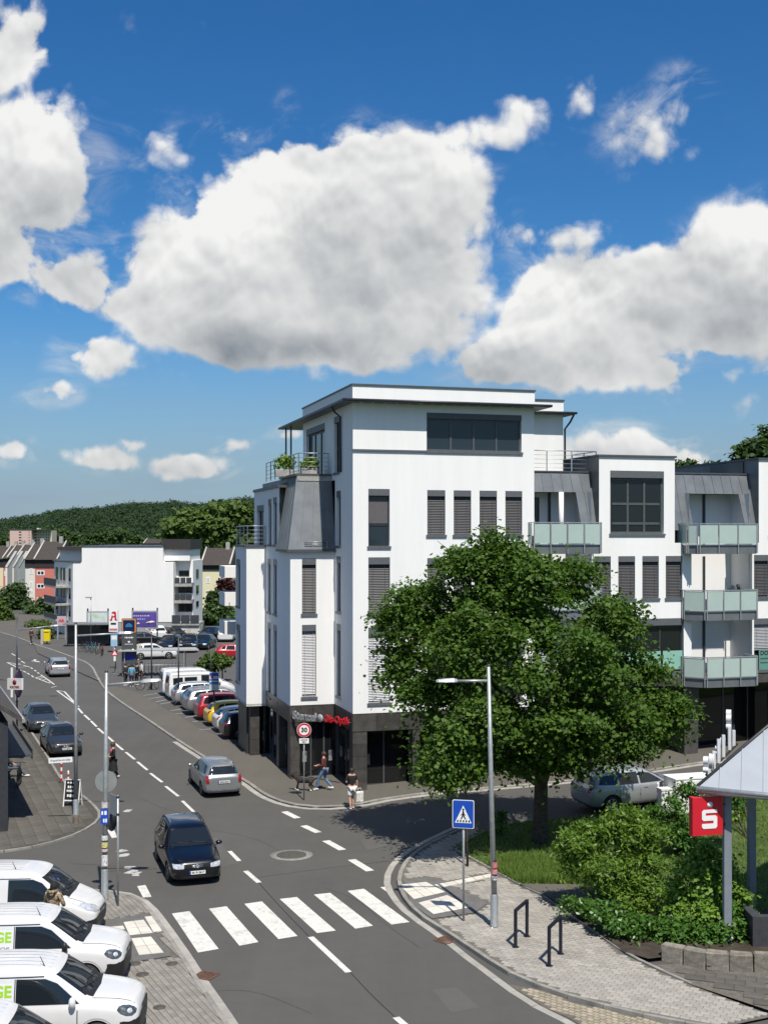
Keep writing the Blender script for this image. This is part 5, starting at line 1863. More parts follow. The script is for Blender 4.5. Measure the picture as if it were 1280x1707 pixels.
        D([(-.62 * s, .28), (.62 * s, .28), (.60 * s, .36), (-.60 * s, .36)], 'x', 1, M_BLACK, 'air_intake', e, .006)
        D([(-.70 * s, .26), (.70 * s, .26), (.68 * s, .40), (-.68 * s, .40)], 'x', -1, M_BLACK if kind == 'suv' else pm, 'rear_bumper', e, .012)
    else:
        bz = .66 if kind == 'van' else .58
        D([(-.86, .27), (.86, .27), (.88, bz - .02), (.5, bz + .08), (.30, bz + .0), (-.30, bz + .0), (-.5, bz + .08), (-.88, bz - .02)], 'x', 1, M_BLACK, 'front_bumper', e, .014, .12)
        for sg in (-1, 1):
            D([(xs[0] + wr + .07, .27), (xf - .05, .27), (xf - .05, bz), (xs[0] + wr + .20, bz - .06)], 'y', sg, M_BLACK, 'bumper_corner', e, .014, .12)
        D([(-.34, bz + .10), (.34, bz + .10), (.36, bz + .17), (-.36, bz + .17)], 'x', 1, M_BLACK, 'grille', e, .01, .1)
        D([(.75 if kind == 'van' else 1.0, -.70), (1.36 if kind == 'van' else 1.60, -.78), (1.36 if kind == 'van' else 1.60, .78), (.75 if kind == 'van' else 1.0, .70)][0:0] or [(.88 if kind == 'van' else 1.34, -.70), (1.12 if kind == 'van' else 1.56, -.70), (1.18 if kind == 'van' else 1.60, 0), (1.12 if kind == 'van' else 1.56, .70), (.88 if kind == 'van' else 1.34, .70)], 'z', 1, M_BLACK, 'scuttle', e, .008, .12)
        # bonnet shut lines, side crease and slider seam
        bx0, bx1 = (1.10, 2.02) if kind == 'van' else (1.52, 2.20)
        for sg in (-1, 1):
            D([(bx0, sg * .735), (bx1, sg * .60), (bx1, sg * .615), (bx0, sg * .75)], 'z', 1, M_STEEL_D, 'bonnet_gap', e, .003, .15)
            zc_ = .62 if kind == 'van' else .66
            D([(-1.95, zc_), (xs[0] - wr - .12, zc_), (xs[0] - wr - .12, zc_ + .012), (-1.95, zc_ + .012)], 'y', sg, M_SIGN_SEAM, 'side_crease', e, .004, .3)
            D([(-.585, .93), (-.563, .93), (-.563, 1.60), (-.585, 1.60)], 'y', sg, M_STEEL_D, 'door_gap', e, .003, .3)
            # rim of the front wheel arch
            ar = [(xs[0] + (wr + .10) * math.cos(R(t_)), wr + (wr + .10) * math.sin(R(t_))) for t_ in range(8, 173, 12)] + [(xs[0] + (wr + .085) * math.cos(R(t_)), wr + (wr + .085) * math.sin(R(t_))) for t_ in range(172, 7, -12)]
            D(ar, 'y', sg, M_SIGN_SEAM, 'arch_lip', e, .004, .2)
        # roof ribs and aerial
        for yy in (-.42, -.21, 0, .21, .42):
            D([(-2.0, yy - .03), (.15, yy - .03), (.15, yy + .03), (-2.0, yy + .03)], 'z', 1, pm, 'roof_rib', e, .007, .3)
        h = bvh.ray_cast(Vector((.0, -.45, 6)), Vector((0, 0, -1)))
        MB().tube([h[0], h[0] + Vector((-.10, 0, .22))], [.012, .006], 6).build('aerial', M_BLACK, e)
        for sg in (-1, 1):
            D([(-2.12, 1.63), (.05, 1.63), (.05, 1.65), (-2.12, 1.65)] if kind == 'van' else [(-2.2, 1.74), (.5, 1.74), (.5, 1.755), (-2.2, 1.755)], 'y', sg, M_BLACK, 'roof_gutter', e, .01, .3)
    # wiper
    if not far:
        for y0_, y1_ in ((.55, -.05), (-.05, -.60)):
            zz = z0 + .03
            pts = []
            for k in range(5):
                y = y0_ + (y1_ - y0_) * k / 4
                h = bvh.ray_cast(Vector((6, y, zz + .02 * k)), Vector((-1, 0, 0)))
                if h[0]:
                    pts.append(h[0] + h[1] * .02)
            if len(pts) > 1:
                MB().tube(pts, .010, 5).build('wiper', M_BLACK, e)
    if rails:
        for sg in (-1, 1):
            pts = []
            x0r, x1r = {'mpv': (.05, -1.62), 'estate': (.0, -1.70), 'suv': (.1, -1.85)}.get(kind, (0, -1.5))
            for k in range(9):
                x = x0r + (x1r - x0r) * k / 8
                h = bvh.ray_cast(Vector((x, sg * W * .66, 6)), Vector((0, 0, -1)))
                pts.append(h[0] + Vector((0, 0, .055 if 0 < k < 8 else .0)))
            MB().tube(pts, .020, 6).build('roof_rail', M_BLACK if kind == 'mpv' else M_STEEL_D, e)
    if plates:
        h = bvh.ray_cast(Vector((6, 0, .47 if kind != 'suv' else .58)), Vector((-1, 0, 0)))
        plate(e, h[0].x + .022, .47 if kind != 'suv' else .58, 1, plates)
        zz = {'estate': .72, 'mpv': .72, 'hatch': .55, 'suv': .86}.get(kind, .6)
        h = bvh.ray_cast(Vector((-6, 0, zz)), Vector((1, 0, 0)))
        plate(e, h[0].x - .022, zz, -1, plates)
    return e


def place(e, px, py, heading, up=0.0):
    c = G(px, py, up)
    e.location = c
    e.rotation_euler = (0, 0, heading)
    return e


RD = math.atan2(-30.3, 12.5)     # direction of traffic towards the camera on the main road
P_NAVY = paint('navy', (.003, .004, .008), .2, .3)
P_SILVER = paint('silver', (.26, .275, .275), .5, .38)
P_SILVER2 = paint('bright_silver', (.37, .39, .405), .45, .35)
P_GREY = paint('anthracite', (.034, .037, .04), .3)
P_GREY2 = paint('slate', (.05, .055, .06), .3)
P_WHITE = paint('white', (.64, .64, .63), 0, .35)
P_BLACK = paint('black', (.008, .008, .009), .2)
P_RED = paint('red', (.32, .012, .02), .1)
P_YEL = paint('yellow', (.62, .42, .02), 0)
P_BLUE = paint('steel_blue', (.08, .14, .20), .4)
P_TEALB = paint('dark_teal', (.008, .022, .032), .4)

# the people carrier coming down the road
c1 = (G(281.6, 1473.6) + G(372, 1466)) / 2
car('mpv', 'parked_car', '', 'car', P_NAVY, plates='SU R 2617', rails=True)
mpv = bpy.data.objects['parked_car']
mpv.name = 'people_carrier'
tag(mpv, 'dark navy people carrier with roof rails approaching the zebra crossing', 'car')
fx = G(326, 1472)
hd = RD - R(4)
mpv.location = fx - Vector((math.cos(hd), math.sin(hd), 0)) * 1.75
mpv.location.z = 0
mpv.rotation_euler = (0, 0, hd)
# silver estate leaving
est = car('estate', 'estate_car', 'silver grey estate car driving away past the shop corner', 'car', P_SILVER, rails=False, plates='#a')
hd2 = RD + math.pi + R(-3)
rx = G(372, 1329)
est.location = rx + Vector((math.cos(hd2), math.sin(hd2), 0)) * 2.05
est.location.z = 0
est.rotation_euler = (0, 0, hd2)
# two cars parked by the kiosk
k1 = car('hatch', 'parked_car', 'dark grey hatchback parked nearest the white bay line by the kiosk', 'car', P_GREY, 'cars parked by the kiosk', plates='#bb', lamps='dark')
k1.location = G(111, 1262) - Vector((math.cos(RD + R(1)), math.sin(RD + R(1)), 0)) * 1.9
k1.rotation_euler = (0, 0, RD + R(1)); k1.location.z = 0
k2 = car('hatch', 'parked_car', 'slate grey hatchback parked second from the lamp post by the kiosk', 'car', P_GREY2, 'cars parked by the kiosk', plates='#ccc', lamps='dark')
k2.location = G(75, 1222) - Vector((math.cos(RD + R(1)), math.sin(RD + R(1)), 0)) * 1.9
k2.rotation_euler = (0, 0, RD + R(1)); k2.location.z = 0
# silver estate far up the road
f1 = car('estate', 'estate_car', 'small bright silver estate car far up the road', 'car', P_SILVER2, far=True, plates='#dddd')
hd3 = math.atan2(G(86, 1110).y - G(105, 1128).y, G(86, 1110).x - G(105, 1128).x) + R(0)
f1.location = G(101, 1129) + Vector((math.cos(hd3), math.sin(hd3), 0)) * 2.0
f1.location.z = 0
f1.rotation_euler = (0, 0, hd3)
# large silver car half hidden by the maple
su = car('suv', 'sport_utility_car', 'large silver sport utility car half hidden behind the maple', 'car', P_SILVER2, plates='#eeeee', rimm=M_RIM)
hs_u = BANG + R(2)
c = G(985, 1352)
su.location = Vector((c.x, c.y, 0)) + Vector((math.cos(hs_u), math.sin(hs_u), 0)) * 1.9
su.location.z = gz(su.location.x, su.location.y)
su.rotation_euler = (0, -math.atan(.035), hs_u)

# four white vans at the lower left
M_LIME = mat('lime_lettering', (.30, .56, .02), .5, var=.03)
M_DGREY = mat('dark_lettering', (.10, .10, .10), .5, var=0)
M_STRIPE = mat('pale_stripe_film', (.55, .56, .58), .5, var=.02)
def livery(v, kind):
    me, bvh, W, xs, wr, st = shape(kind)
    yl = -(W + .012) * .955
    # film with fine stripes, then the letters, on the right-hand side
    dec(bvh, [(-.60, .80), (-.60, 1.52), (-1.95, 1.52), (-1.95, .80)], 'y', -1, mat('film_white', (.66, .68, .70), .4, var=.02), 'film', v, .007)
    for body, size, z, m_, xr_, bo in (('GE', .34, 1.34, M_LIME, -.64, .012), ('KÜCHE', .11, 1.08, M_DGREY, -.68, .002)):
        o = text_mesh('lettering', body, size, m_, v, None, 0.0, 'RIGHT', bold=bo)
        for vert in o.data.vertices:
            x, z_ = vert.co.x + xr_, vert.co.y + z
            h = bvh.ray_cast(Vector((x, -6, z_)), Vector((0, 1, 0)))
            y = h[0].y if h[0] else -W
            vert.co = (x, y - .012, z_)
HV = R(4)
def put_van(v, nose_xy, hd):
    d = Vector((math.cos(hd), math.sin(hd)))
    p = Vector(nose_xy) - d * 2.15
    v.location = (p.x, p.y, .085)
    v.rotation_euler = (0, 0, hd)
v1 = car('midvan', 'delivery_van', 'white mid-size van with a light headlamp, farthest of the row by the corner', 'van', P_WHITE, 'white vans parked in a row', mirror_m=M_BLACK)
put_van(v1, (-8.35, 34.75), R(2))
v2 = car('van', 'delivery_van', 'white small van with lime lettering, second of the row from the corner', 'van', P_WHITE, 'white vans parked in a row', lamps='dark', mirror_m=M_BLACK)
livery(v2, 'van')
put_van(v2, (-6.62, 31.15), HV)
v3 = car('van', 'delivery_van', 'white small van with lime lettering and white mirrors, third of the row', 'van', P_WHITE, 'white vans parked in a row', lamps='dark')
livery(v3, 'van')
put_van(v3, (-5.5, 27.55), HV)
v4 = copy_tree(v3)
v4['label'] = 'white van at the bottom edge of which mainly the roof shows'
put_van(v4, (-5.75, 24.55), HV)

# ---- cars on the car park: row along the pavement (tails to the road)
row0, row1 = Vector((-15.9, 86.6)), Vector((-9.0, 68.2))
hp = math.atan2(.27, .96) + R(4)
def row_car(kind, i, n, name, label, cat, pm, back=2.0, **kw):
    p = row0.lerp(row1, i / (n - 1))
    v = car(kind, name, label, cat, pm, 'cars parked tail to the pavement', far=True, **kw)
    d = Vector((math.cos(hp), math.sin(hp)))
    q_ = p + d * back
    v.location = (q_.x, q_.y, .07)
    v.rotation_euler = (0, 0, hp)
    return v
w0 = row_car('midvan', 0, 9, 'minibus', 'white minibus at the far end of the pavement row', 'van', P_WHITE, 2.2, van_windows=True)
w1 = row_car('midvan', 1, 9, 'minibus', 'white minibus with teal tail graphics and dark windows', 'van', P_WHITE, 2.2, van_windows=True)
bvm = shape('midvan')[1]
dec(bvm, [(-2.1, .62), (-1.35, .45), (-1.05, .80), (-1.40, 1.06), (-1.95, 1.06)], 'y', -1, mat('teal_film', (.02, .30, .22), .4, var=.1), 'graphic', w1, .008)
dec(bvm, [(-1.0, .62), (-.45, .62), (-.40, .98), (-.95, 1.0)], 'y', -1, mat('pale_teal_film', (.50, .68, .68), .4, var=.25, scale=6), 'graphic', w1, .008)
row_car('estate', 2, 9, 'parked_car', 'silver estate parked beside the teal minibus', 'car', P_SILVER2)
row_car('hatch', 3, 9, 'parked_car', 'steel blue hatchback third from the minibuses', 'car', P_BLUE)
row_car('suv', 4, 9, 'parked_car', 'grey sport utility car parked beside the red car', 'car', P_SILVER)
row_car('mpv', 5, 9, 'parked_car', 'red people carrier in the pavement row behind the blue sign', 'car', P_RED)
row_car('hatch', 6, 9, 'parked_car', 'yellow hatchback between the red and the white car', 'car', P_YEL)
row_car('hatch', 7, 9, 'parked_car', 'white hatchback beside the yellow one', 'car', P_WHITE)
row_car('estate', 8, 9, 'parked_car', 'black estate with red lamps nearest the building corner', 'car', P_BLACK)
# ---- deeper in the car park
def lot_car(kind, px, py, hd, label, pm, nose=0.0):
    v = car(kind, 'parked_car', label, 'car', pm, 'cars deeper in the car park', far=True)
    c_ = G(px, py, .07)
    v.location = c_
    v.rotation_euler = (0, 0, hd)
    return v
HT = R(-74)      # nose towards the camera
lot_car('suv', 262, 1067, HT + math.pi, 'white sport utility car in front of the purple billboard', P_WHITE)
lot_car('hatch', 290, 1066, HT + R(20), 'dark car with a bright windscreen beside the white sport utility car', P_BLACK)
lot_car('hatch', 243, 1076, R(20), 'black car showing its side left of the tall sign', P_BLACK)
lot_car('mpv', 283, 1085, HT - R(20), 'black people carrier facing the camera in the middle of the car park', P_BLACK)
lot_car('suv', 316, 1085, HT - R(12), 'big black sport utility car facing the camera', P_BLACK)
lot_car('hatch', 340, 1081, HT - R(22), 'dark teal hatchback at the end of the black row', P_TEALB)
lot_car('estate', 349, 1067, HT - R(25), 'dark blue estate behind the teal hatchback', P_TEALB)
lot_car('hatch', 379, 1068, HT + math.pi - R(15), 'white hatchback beside the white balconies', P_WHITE)
lot_car('hatch', 257, 1098, R(18), 'small white hatchback showing its side beside the tall sign', P_WHITE)
lot_car('hatch', 396, 1099, R(10), 'red car mostly hidden by the white building', P_RED)
lot_car('estate', 188, 1072, R(70), 'black estate behind the red pharmacy sign', P_BLACK)
lot_car('hatch', 216, 1074, R(60), 'dark hatchback behind the tall grey sign', P_GREY)
# ================================================================== trees, shrubs, grass, wooded hill
M_BARK = mat('bark', (.07, .055, .04), .9, var=.35, scale=9, bump=.6, bscale=18)
M_MAPLE = leaf_mat('maple_leaf', (.018, .052, .007), (.100, .185, .020), .36, .62, (.14, .27, .015))
M_SHRUB1 = leaf_mat('feathery_shrub_leaf', (.035, .09, .012), (.165, .265, .032), .32)
M_SHRUB2 = leaf_mat('round_leaf_shrub', (.05, .12, .015), (.22, .36, .05), .32)
M_LAUREL = leaf_mat('cherry_laurel_leaf', (.025, .075, .012), (.09, .19, .03), .22, .35)
M_FARLEAF = leaf_mat('distant_leaf', (.022, .048, .012), (.055, .10, .026), .2, .7)
M_FARLEAF2 = leaf_mat('lighter_distant_leaf', (.04, .075, .014), (.10, .15, .032), .25, .7)
M_REDLEAF = leaf_mat('copper_leaf', (.035, .012, .012), (.075, .025, .022), .15, .6, (.1, .03, .02))
M_HILL = leaf_mat('forest_leaf', (.016, .036, .018), (.028, .055, .024), .12, .9)
M_GRASS = leaf_mat('grass_blade', (.07, .14, .02), (.20, .28, .06), .35, .6)


def clumped(name, blobs, n_clump, per, csize, lsize, m, parent, seed, inner=.25, droop=.25, loc=None, asp=.72, lobes=0):
    """foliage: clumps of leaves on the shells of several ellipsoids (c, r), leaf normals facing out and up"""
    r = np.random.default_rng(seed)
    if lobes:
        nb = []
        for (c, q_) in blobs:
            c, q_ = np.array(c, float), np.array(q_, float)
            nb.append((c, q_ * .72))
            for _ in range(lobes):
                dd = r.normal(size=3)
                dd /= np.linalg.norm(dd)
                if dd[2] < -.5:
                    dd[2] *= -1
                k0 = r.uniform(.24, .46)
                nb.append((c + dd * q_ * r.uniform(.66, .86), q_ * k0 * np.array([1.1, 1.1, .8])))
        blobs = nb
    C = np.array([b[0] for b in blobs], float)
    Rr = np.array([b[1] for b in blobs], float)
    w = (Rr.prod(1)) ** .67
    k = r.choice(len(C), n_clump, p=w / w.sum())
    d = r.normal(size=(n_clump, 3))
    d /= np.linalg.norm(d, axis=1)[:, None]
    rad = 1 - (1 - inner) * 0.55 * r.random(n_clump) ** 1.6
    rad[r.random(n_clump) < .12] *= 1.10
    pc = C[k] + d * Rr[k] * rad[:, None]
    # leaves inside a clump: flat-ish layered sprays
    kk = np.repeat(np.arange(n_clump), per)
    q = r.normal(size=(len(kk), 3)) * np.array([1, 1, .55])
    q *= csize * (.5 + .8 * r.random(n_clump))[kk][:, None] * .5
    pos = pc[kk] + q
    pos[:, 2] -= droop * (q[:, 0] ** 2 + q[:, 1] ** 2) / max(csize, .01)
    nor = d[kk] * .55 + r.normal(size=(len(kk), 3)) * .45 + np.array([0, 0, .65])
    nor /= np.linalg.norm(nor, axis=1)[:, None]
    return leaf_soup(name, pos, nor, lsize, m, parent, r, loc, asp)


def limbs(mb, base, top, r0, targets, seed, split=.35):
    rr = random.Random(seed)
    base, top = Vector(base), Vector(top)
    mid = base.lerp(top, .5) + Vector((rr.uniform(-.1, .1), rr.uniform(-.1, .1), 0))
    mb.tube([base - Vector((0, 0, .2)), base + Vector((0, 0, .25)), mid, top], [r0 * 1.5, r0 * 1.08, r0 * .9, r0 * .7], 12)
    for t in targets:
        t = Vector(t)
        s = base.lerp(top, rr.uniform(split, 1.0))
        m1 = s.lerp(t, .4) + Vector((0, 0, (t - s).length * .12))
        m2 = s.lerp(t, .75) + Vector((rr.uniform(-.2, .2), rr.uniform(-.2, .2), 0))
        mb.tube([s, m1, m2, t], [r0 * .42, r0 * .30, r0 * .16, r0 * .05], 7)
        for _ in range(3):
            u = m1.lerp(t, rr.random())
            v = u + Vector((rr.uniform(-1, 1), rr.uniform(-1, 1), rr.uniform(-.1, .9))) * (t - s).length * .28
            mb.tube([u, u.lerp(v, .5) + Vector((0, 0, .08)), v], [r0 * .14, r0 * .09, r0 * .03], 5)


# --- the maple on the lawn
def maple():
    b = G(900, 1402, .1)
    t = emp('maple_tree', b, 0, 'big dark green maple on the lawn in front of the building', 'tree')
    Y = b.y
    s = Y / F
    def L(px, py, dy=0.0):
        return ((px - CX) * s - b.x, dy, HC - (py - YH) * s - b.z)
    blobs = []
    for (px, py, dy, rx, rz) in ((800, 960, 0, 95, 60), (720, 1010, .5, 70, 62), (880, 985, -.4, 110, 75), (950, 970, .6, 75, 55), (1010, 1040, 0, 80, 65), (692, 1075, .2, 58, 62), (690, 1125, .1, 44, 48), (790, 1080, -2.0, 100, 85),
                                 (930, 1090, -2.2, 110, 85), (1060, 1130, .3, 70, 60), (1095, 1180, 0, 62, 50), (1030, 1200, -1.6, 80, 62), (720, 1170, -.6, 62, 62), (735, 1245, -.9, 48, 55), (830, 1190, -2.6, 90, 75),
                                 (930, 1205, -2.4, 95, 70), (990, 1236, -1.2, 90, 44), (1085, 1222, .2, 60, 40), (870, 1255, -1.6, 60, 40), (790, 1258, -1.2, 60, 40), (930, 1262, -.6, 50, 30), (860, 1040, 2.2, 90, 70), (760, 1140, 2.2, 70, 70), (980, 1150, 2.2, 90, 75), (815, 905, 0, 26, 28), (770, 935, 0, 30, 26), (870, 925, .2, 26, 26), (672, 1010, 0, 30, 36), (655, 1040, 0, 22, 26), (1130, 1190, 0, 26, 30)):
        k_ = .80 if rx > 45 else .95
        blobs.append((L(px, py, dy), (rx * s * k_, max(rx, 60) * s * .7, rz * s * k_)))
    mb = MB()
    limbs(mb, (0, 0, 0), (.05, .1, 4.4), .27, [bl[0] for bl in blobs[:20]], 5)
    mb.build('trunk', M_BARK, t)
    clumped('crown', blobs, 1200, 84, .70, .148, M_MAPLE, t, 21, .35, .3, asp=.85, lobes=8)


maple()


def small_tree():
    b = G(779, 1444, .1)
    t = emp('young_tree', b, 0, 'slender young tree behind the pedestrian sign', 'tree')
    s = b.y / F
    def L(px, py, dy=0.0):
        return ((px - CX) * s - b.x, dy, HC - (py - YH) * s - b.z)
    mb = MB()
    mb.tube([(0, 0, -.1), L(778, 1380), L(777, 1325), L(765, 1270)], [.045, .04, .035, .015], 7)
    mb.tube([L(777, 1325), L(745, 1285)], [.02, .008], 5)
    mb.tube([L(777, 1320), L(800, 1285)], [.02, .008], 5)
    mb.build('trunk', M_BARK, t)
    blobs = [(L(742, 1255), (30 * s, .7, 34 * s)), (L(735, 1298), (22 * s, .5, 18 * s)), (L(772, 1283), (26 * s, .6, 24 * s)), (L(760, 1225), (30 * s, .7, 30 * s)), (L(712, 1275), (16 * s, .4, 20 * s))]
    clumped('crown', blobs, 170, 34, .55, .15, M_MAPLE, t, 8, .2, .3, asp=.85)


small_tree()


# --- shrubs in the bed
def shrub(name, px, py, cols, label, m, n, per, cs, ls, seed, group=None, asp=.6, up=.13, loose=()):
    b = G(px, py, up)
    e = emp(name, b, 0, label, 'shrub', group)
    s = b.y / F
    blobs = []
    for (x, y, rx, rz, dy) in cols:
        blobs.append((((x - CX) * s - b.x, dy, HC - (y - YH) * s - b.z), (rx * s, max(rx * s * .8, .3), rz * s)))
    mb = MB()
    rr = random.Random(seed)
    for bl in blobs:
        c = Vector(bl[0])
        mb.tube([(rr.uniform(-.12, .12), rr.uniform(-.12, .12), -.1), c * .5 + Vector((0, 0, .1)), c], [.035, .025, .01], 5)
    mb.build('stem', M_BARK, e)
    clumped('foliage', blobs, n, per, cs * .85, ls, m, e, seed, .2, .2, asp=asp, lobes=6)
    return e


shrub('feathery_shrub', 1020, 1515, [(985, 1395, 42, 34, 0), (955, 1425, 24, 22, .2), (1030, 1365, 26, 24, .3), (1055, 1392, 48, 38, .4), (1000, 1450, 60, 45, -.2), (1075, 1440, 55, 50, 0), (960, 1412, 26, 26, .2), (1050, 1490, 60, 36, -.5), (1092, 1398, 26, 26, .5)],
      'wide feathery yellow-green shrub beside the lawn', M_SHRUB1, 450, 36, .44, .16, 31, 'shrubs in the planting bed', .34)
shrub('round_leaf_shrub', 1175, 1545, [(1185, 1432, 34, 32, 0), (1150, 1440, 22, 24, .1), (1215, 1465, 24, 26, .1), (1150, 1470, 42, 40, 0), (1200, 1480, 46, 42, -.2), (1165, 1515, 50, 36, -.3), (1215, 1510, 34, 34, -.1)],
      'upright light green shrub in front of the pavilion column', M_SHRUB2, 330, 26, .36, .13, 32, 'shrubs in the planting bed', .75)
shrub('laurel_shrub', 1105, 1560, [(1050, 1545, 46, 26, 0), (1100, 1555, 44, 26, -.1), (1150, 1560, 52, 32, -.2), (1210, 1560, 50, 34, -.2), (1225, 1535, 34, 26, 0), (1010, 1525, 26, 18, .2)],
      'low glossy dark green shrub spilling over the stone wall', M_LAUREL, 560, 22, .34, .14, 33, 'shrubs in the planting bed', .5)
shrub('dark_shrub', 1000, 1535, [(965, 1512, 30, 16, 0), (1010, 1530, 36, 18, 0)], 'low dark creeper at the edge of the paved corner', M_LAUREL, 160, 18, .3, .11, 34, 'shrubs in the planting bed', .5)
shrub('wild_shrub', 1130, 1425, [(1125, 1340, 18, 20, 0), (1150, 1325, 20, 20, .3), (1125, 1380, 34, 40, 0), (1150, 1420, 30, 40, .2), (1095, 1370, 24, 30, .5), (1215, 1330, 30, 26, .4)],
      'tall loose shrub behind the red sign', M_LAUREL, 380, 20, .36, .13, 35, 'shrubs in the planting bed', .5)
shrub('park_shrub', 1250, 1400, [(1240, 1350, 34, 36, 2.5), (1275, 1345, 32, 40, 3), (1232, 1385, 26, 30, 2.5)], 'green shrub seen between the pavilion columns', M_SHRUB2, 240, 20, .4, .15, 36, 'shrubs in the planting bed', .6)
shrub('pillar_shrub', 833, 1388, [(833, 1370, 9, 22, 0), (830, 1395, 10, 16, 0)], 'narrow dark shrub on the lawn left of the maple trunk', M_LAUREL, 60, 18, .25, .12, 37, None, .5)


# --- grass
def grass(poly, n, h, seed, name, label, dens_edge=None):
    r = np.random.default_rng(seed)
    xs, ys = [p[0] for p in poly], [p[1] for p in poly]
    pts = []
    while len(pts) < n:
        x, y = r.uniform(min(xs), max(xs)), r.uniform(min(ys), max(ys))
        if inside((x, y), poly):
            pts.append((x, y, gz(x, y) + .09))
    pos = np.array(pts)
    n = len(pos)
    a = r.uniform(0, 6.283, n)
    t = np.stack([np.cos(a), np.sin(a), np.zeros(n)], 1)
    lean = r.normal(size=(n, 3)) * .35
    lean[:, 2] = 1
    hh = (h * (.5 + r.random(n)))[:, None]
    V = np.empty((n, 3, 3))
    V[:, 0] = pos - t * .018
    V[:, 1] = pos + t * .018
    V[:, 2] = pos + lean * hh
    o = soup(name, V.reshape(-1, 3), 3, M_GRASS)
    return tag(o, label, 'grass', None, 'stuff')


grass(LAWN, 60000, .11, 3, 'grass', 'short grass of the lawn under the maple')
VERGE = GX([(826, 1452), (866, 1473), (960, 1475), (985, 1470), (960, 1440), (860, 1430), (815, 1440)], .1)
grass(VERGE, 16000, .24, 4, 'tall_grass', 'long yellow-green grass along the sunny lawn edge')


# --- distant trees
def far_tree(name, px, base_py, Y, cols, label, m, n, per, cs, ls, seed, group='trees in the distance', trunk=True, gz0=0.0):
    b = P(px, base_py, Y)
    b.z = gz0
    e = emp(name, b, 0, label, 'tree', group)
    s = Y / F
    blobs = []
    for (x, y, rx, rz) in cols:
        blobs.append((((x - CX) * s - b.x, 0, HC - (y - YH) * s - b.z), (rx * s, rx * s * .9, rz * s)))
    mb = MB()
    top = Vector(blobs[0][0])
    limbs(mb, (0, 0, 0), (top.x * .5, 0, max(1.0, top.z * .6)), max(.12, rx * s * .05), [x[0] for x in blobs], seed)
    mb.build('trunk', M_BARK, e)
    clumped('crown', blobs, n, per, cs * .85, ls, m, e, seed, .3, .2, asp=.9, lobes=5)
    return e


far_tree('big_tree', 350, 930, 240, [(350, 878, 72, 34), (320, 885, 42, 30), (395, 868, 36, 30), (300, 898, 26, 18), (372, 850, 34, 18), (400, 895, 34, 26)], 'broad light green tree crown behind the blank white building', M_FARLEAF2, 700, 16, 2.2, .95, 51)
far_tree('garden_tree', 362, 1050, 150, [(360, 1020, 22, 30), (350, 1040, 14, 20), (372, 1036, 14, 22), (358, 1000, 14, 14)], 'round green tree beside the cream house', M_FARLEAF, 240, 16, .9, .40, 52)
far_tree('copper_tree', 378, 1010, 168, [(378, 982, 20, 18), (386, 992, 12, 16)], 'dark red copper beech above the garden tree', M_REDLEAF, 150, 14, 1.0, .45, 53)
far_tree('car_park_tree', 358, 1125, 95, [(358, 1102, 22, 16), (346, 1106, 12, 10), (370, 1104, 12, 11)], 'small round tree standing in the car park', M_FARLEAF2, 170, 18, .55, .24, 54, gz0=.07)
far_tree('street_tree', 22, 1030, 190, [(24, 990, 26, 26), (10, 1010, 20, 22), (40, 1012, 16, 18)], 'dark tree in front of the pink terraced houses', M_FARLEAF, 240, 14, 1.2, .5, 55)
far_tree('street_tree', 70, 1040, 180, [(62, 1022, 26, 14), (85, 1030, 12, 12), (75, 1008, 14, 10)], 'spreading tree below the white terraced house', M_FARLEAF, 200, 14, 1.0, .45, 56)
far_tree('street_tree', 4, 1050, 165, [(4, 1028, 18, 24), (-10, 1010, 20, 24)], 'lighter green tree at the left picture edge', M_FARLEAF2, 160, 14, 1.0, .45, 57)
far_tree('hill_tree', 28, 925, 420, [(28, 898, 20, 11), (45, 904, 12, 8), (10, 902, 14, 8)], 'dark tree below the pink tower block', M_FARLEAF, 140, 12, 2.0, .9, 58)
far_tree('hill_tree', 100, 930, 420, [(95, 892, 22, 14), (120, 898, 16, 10), (75, 898, 12, 9)], 'dark tree right of the pink tower block', M_FARLEAF, 160, 12, 2.0, .9, 59)
far_tree('hill_tree', 190, 930, 400, [(190, 895, 28, 16), (230, 902, 26, 12), (160, 900, 20, 12)], 'row of bushy trees behind the blank white building', M_FARLEAF, 240, 12, 2.0, .85, 60)
far_tree('tall_tree', 1262, 1000, 92, [(1262, 770, 40, 40), (1285, 750, 34, 34), (1235, 782, 26, 20), (1272, 800, 50, 34)], 'pointed green tree rising behind the roof at the right edge', M_FARLEAF, 360, 16, 1.1, .42, 61)
far_tree('roof_tree', 1160, 1000, 100, [(1148, 786, 24, 16), (1178, 788, 20, 14), (1195, 786, 14, 12), (1160, 810, 40, 22)], 'small brownish tree top behind the mansard roofs', M_FARLEAF, 260, 14, 1.0, .42, 62)


# --- hedge strip by the billboards, far road side greenery
def far_shrub(px, py, w, h, label, seed, m=None, Y=None):
    b = G(px, py)
    e = emp('hedge_shrub', b, 0, label, 'shrub', 'greenery along the far pavement')
    s = b.y / F
    mb = MB()
    mb.tube([(0, 0, -.1), (0, 0, h * s * .6)], [.05, .02], 5)
    mb.build('stem', M_BARK, e)
    clumped('foliage', [((0, 0, h * s * .5), (w * s * .5, w * s * .35, h * s * .5)), ((w * s * .3, 0, h * s * .45), (w * s * .3, w * s * .3, h * s * .4))], 120, 14, .5, .24, m or M_FARLEAF, e, seed)


far_shrub(76, 1066, 22, 20, 'clipped dark bush beside the yellow box', 71)
far_shrub(62, 1046, 40, 12, 'low yellow-green hedge above the far pavement', 72, M_FARLEAF2)
far_shrub(335, 1060, 18, 16, 'bush at the end of the stained retaining wall', 73, M_FARLEAF2)


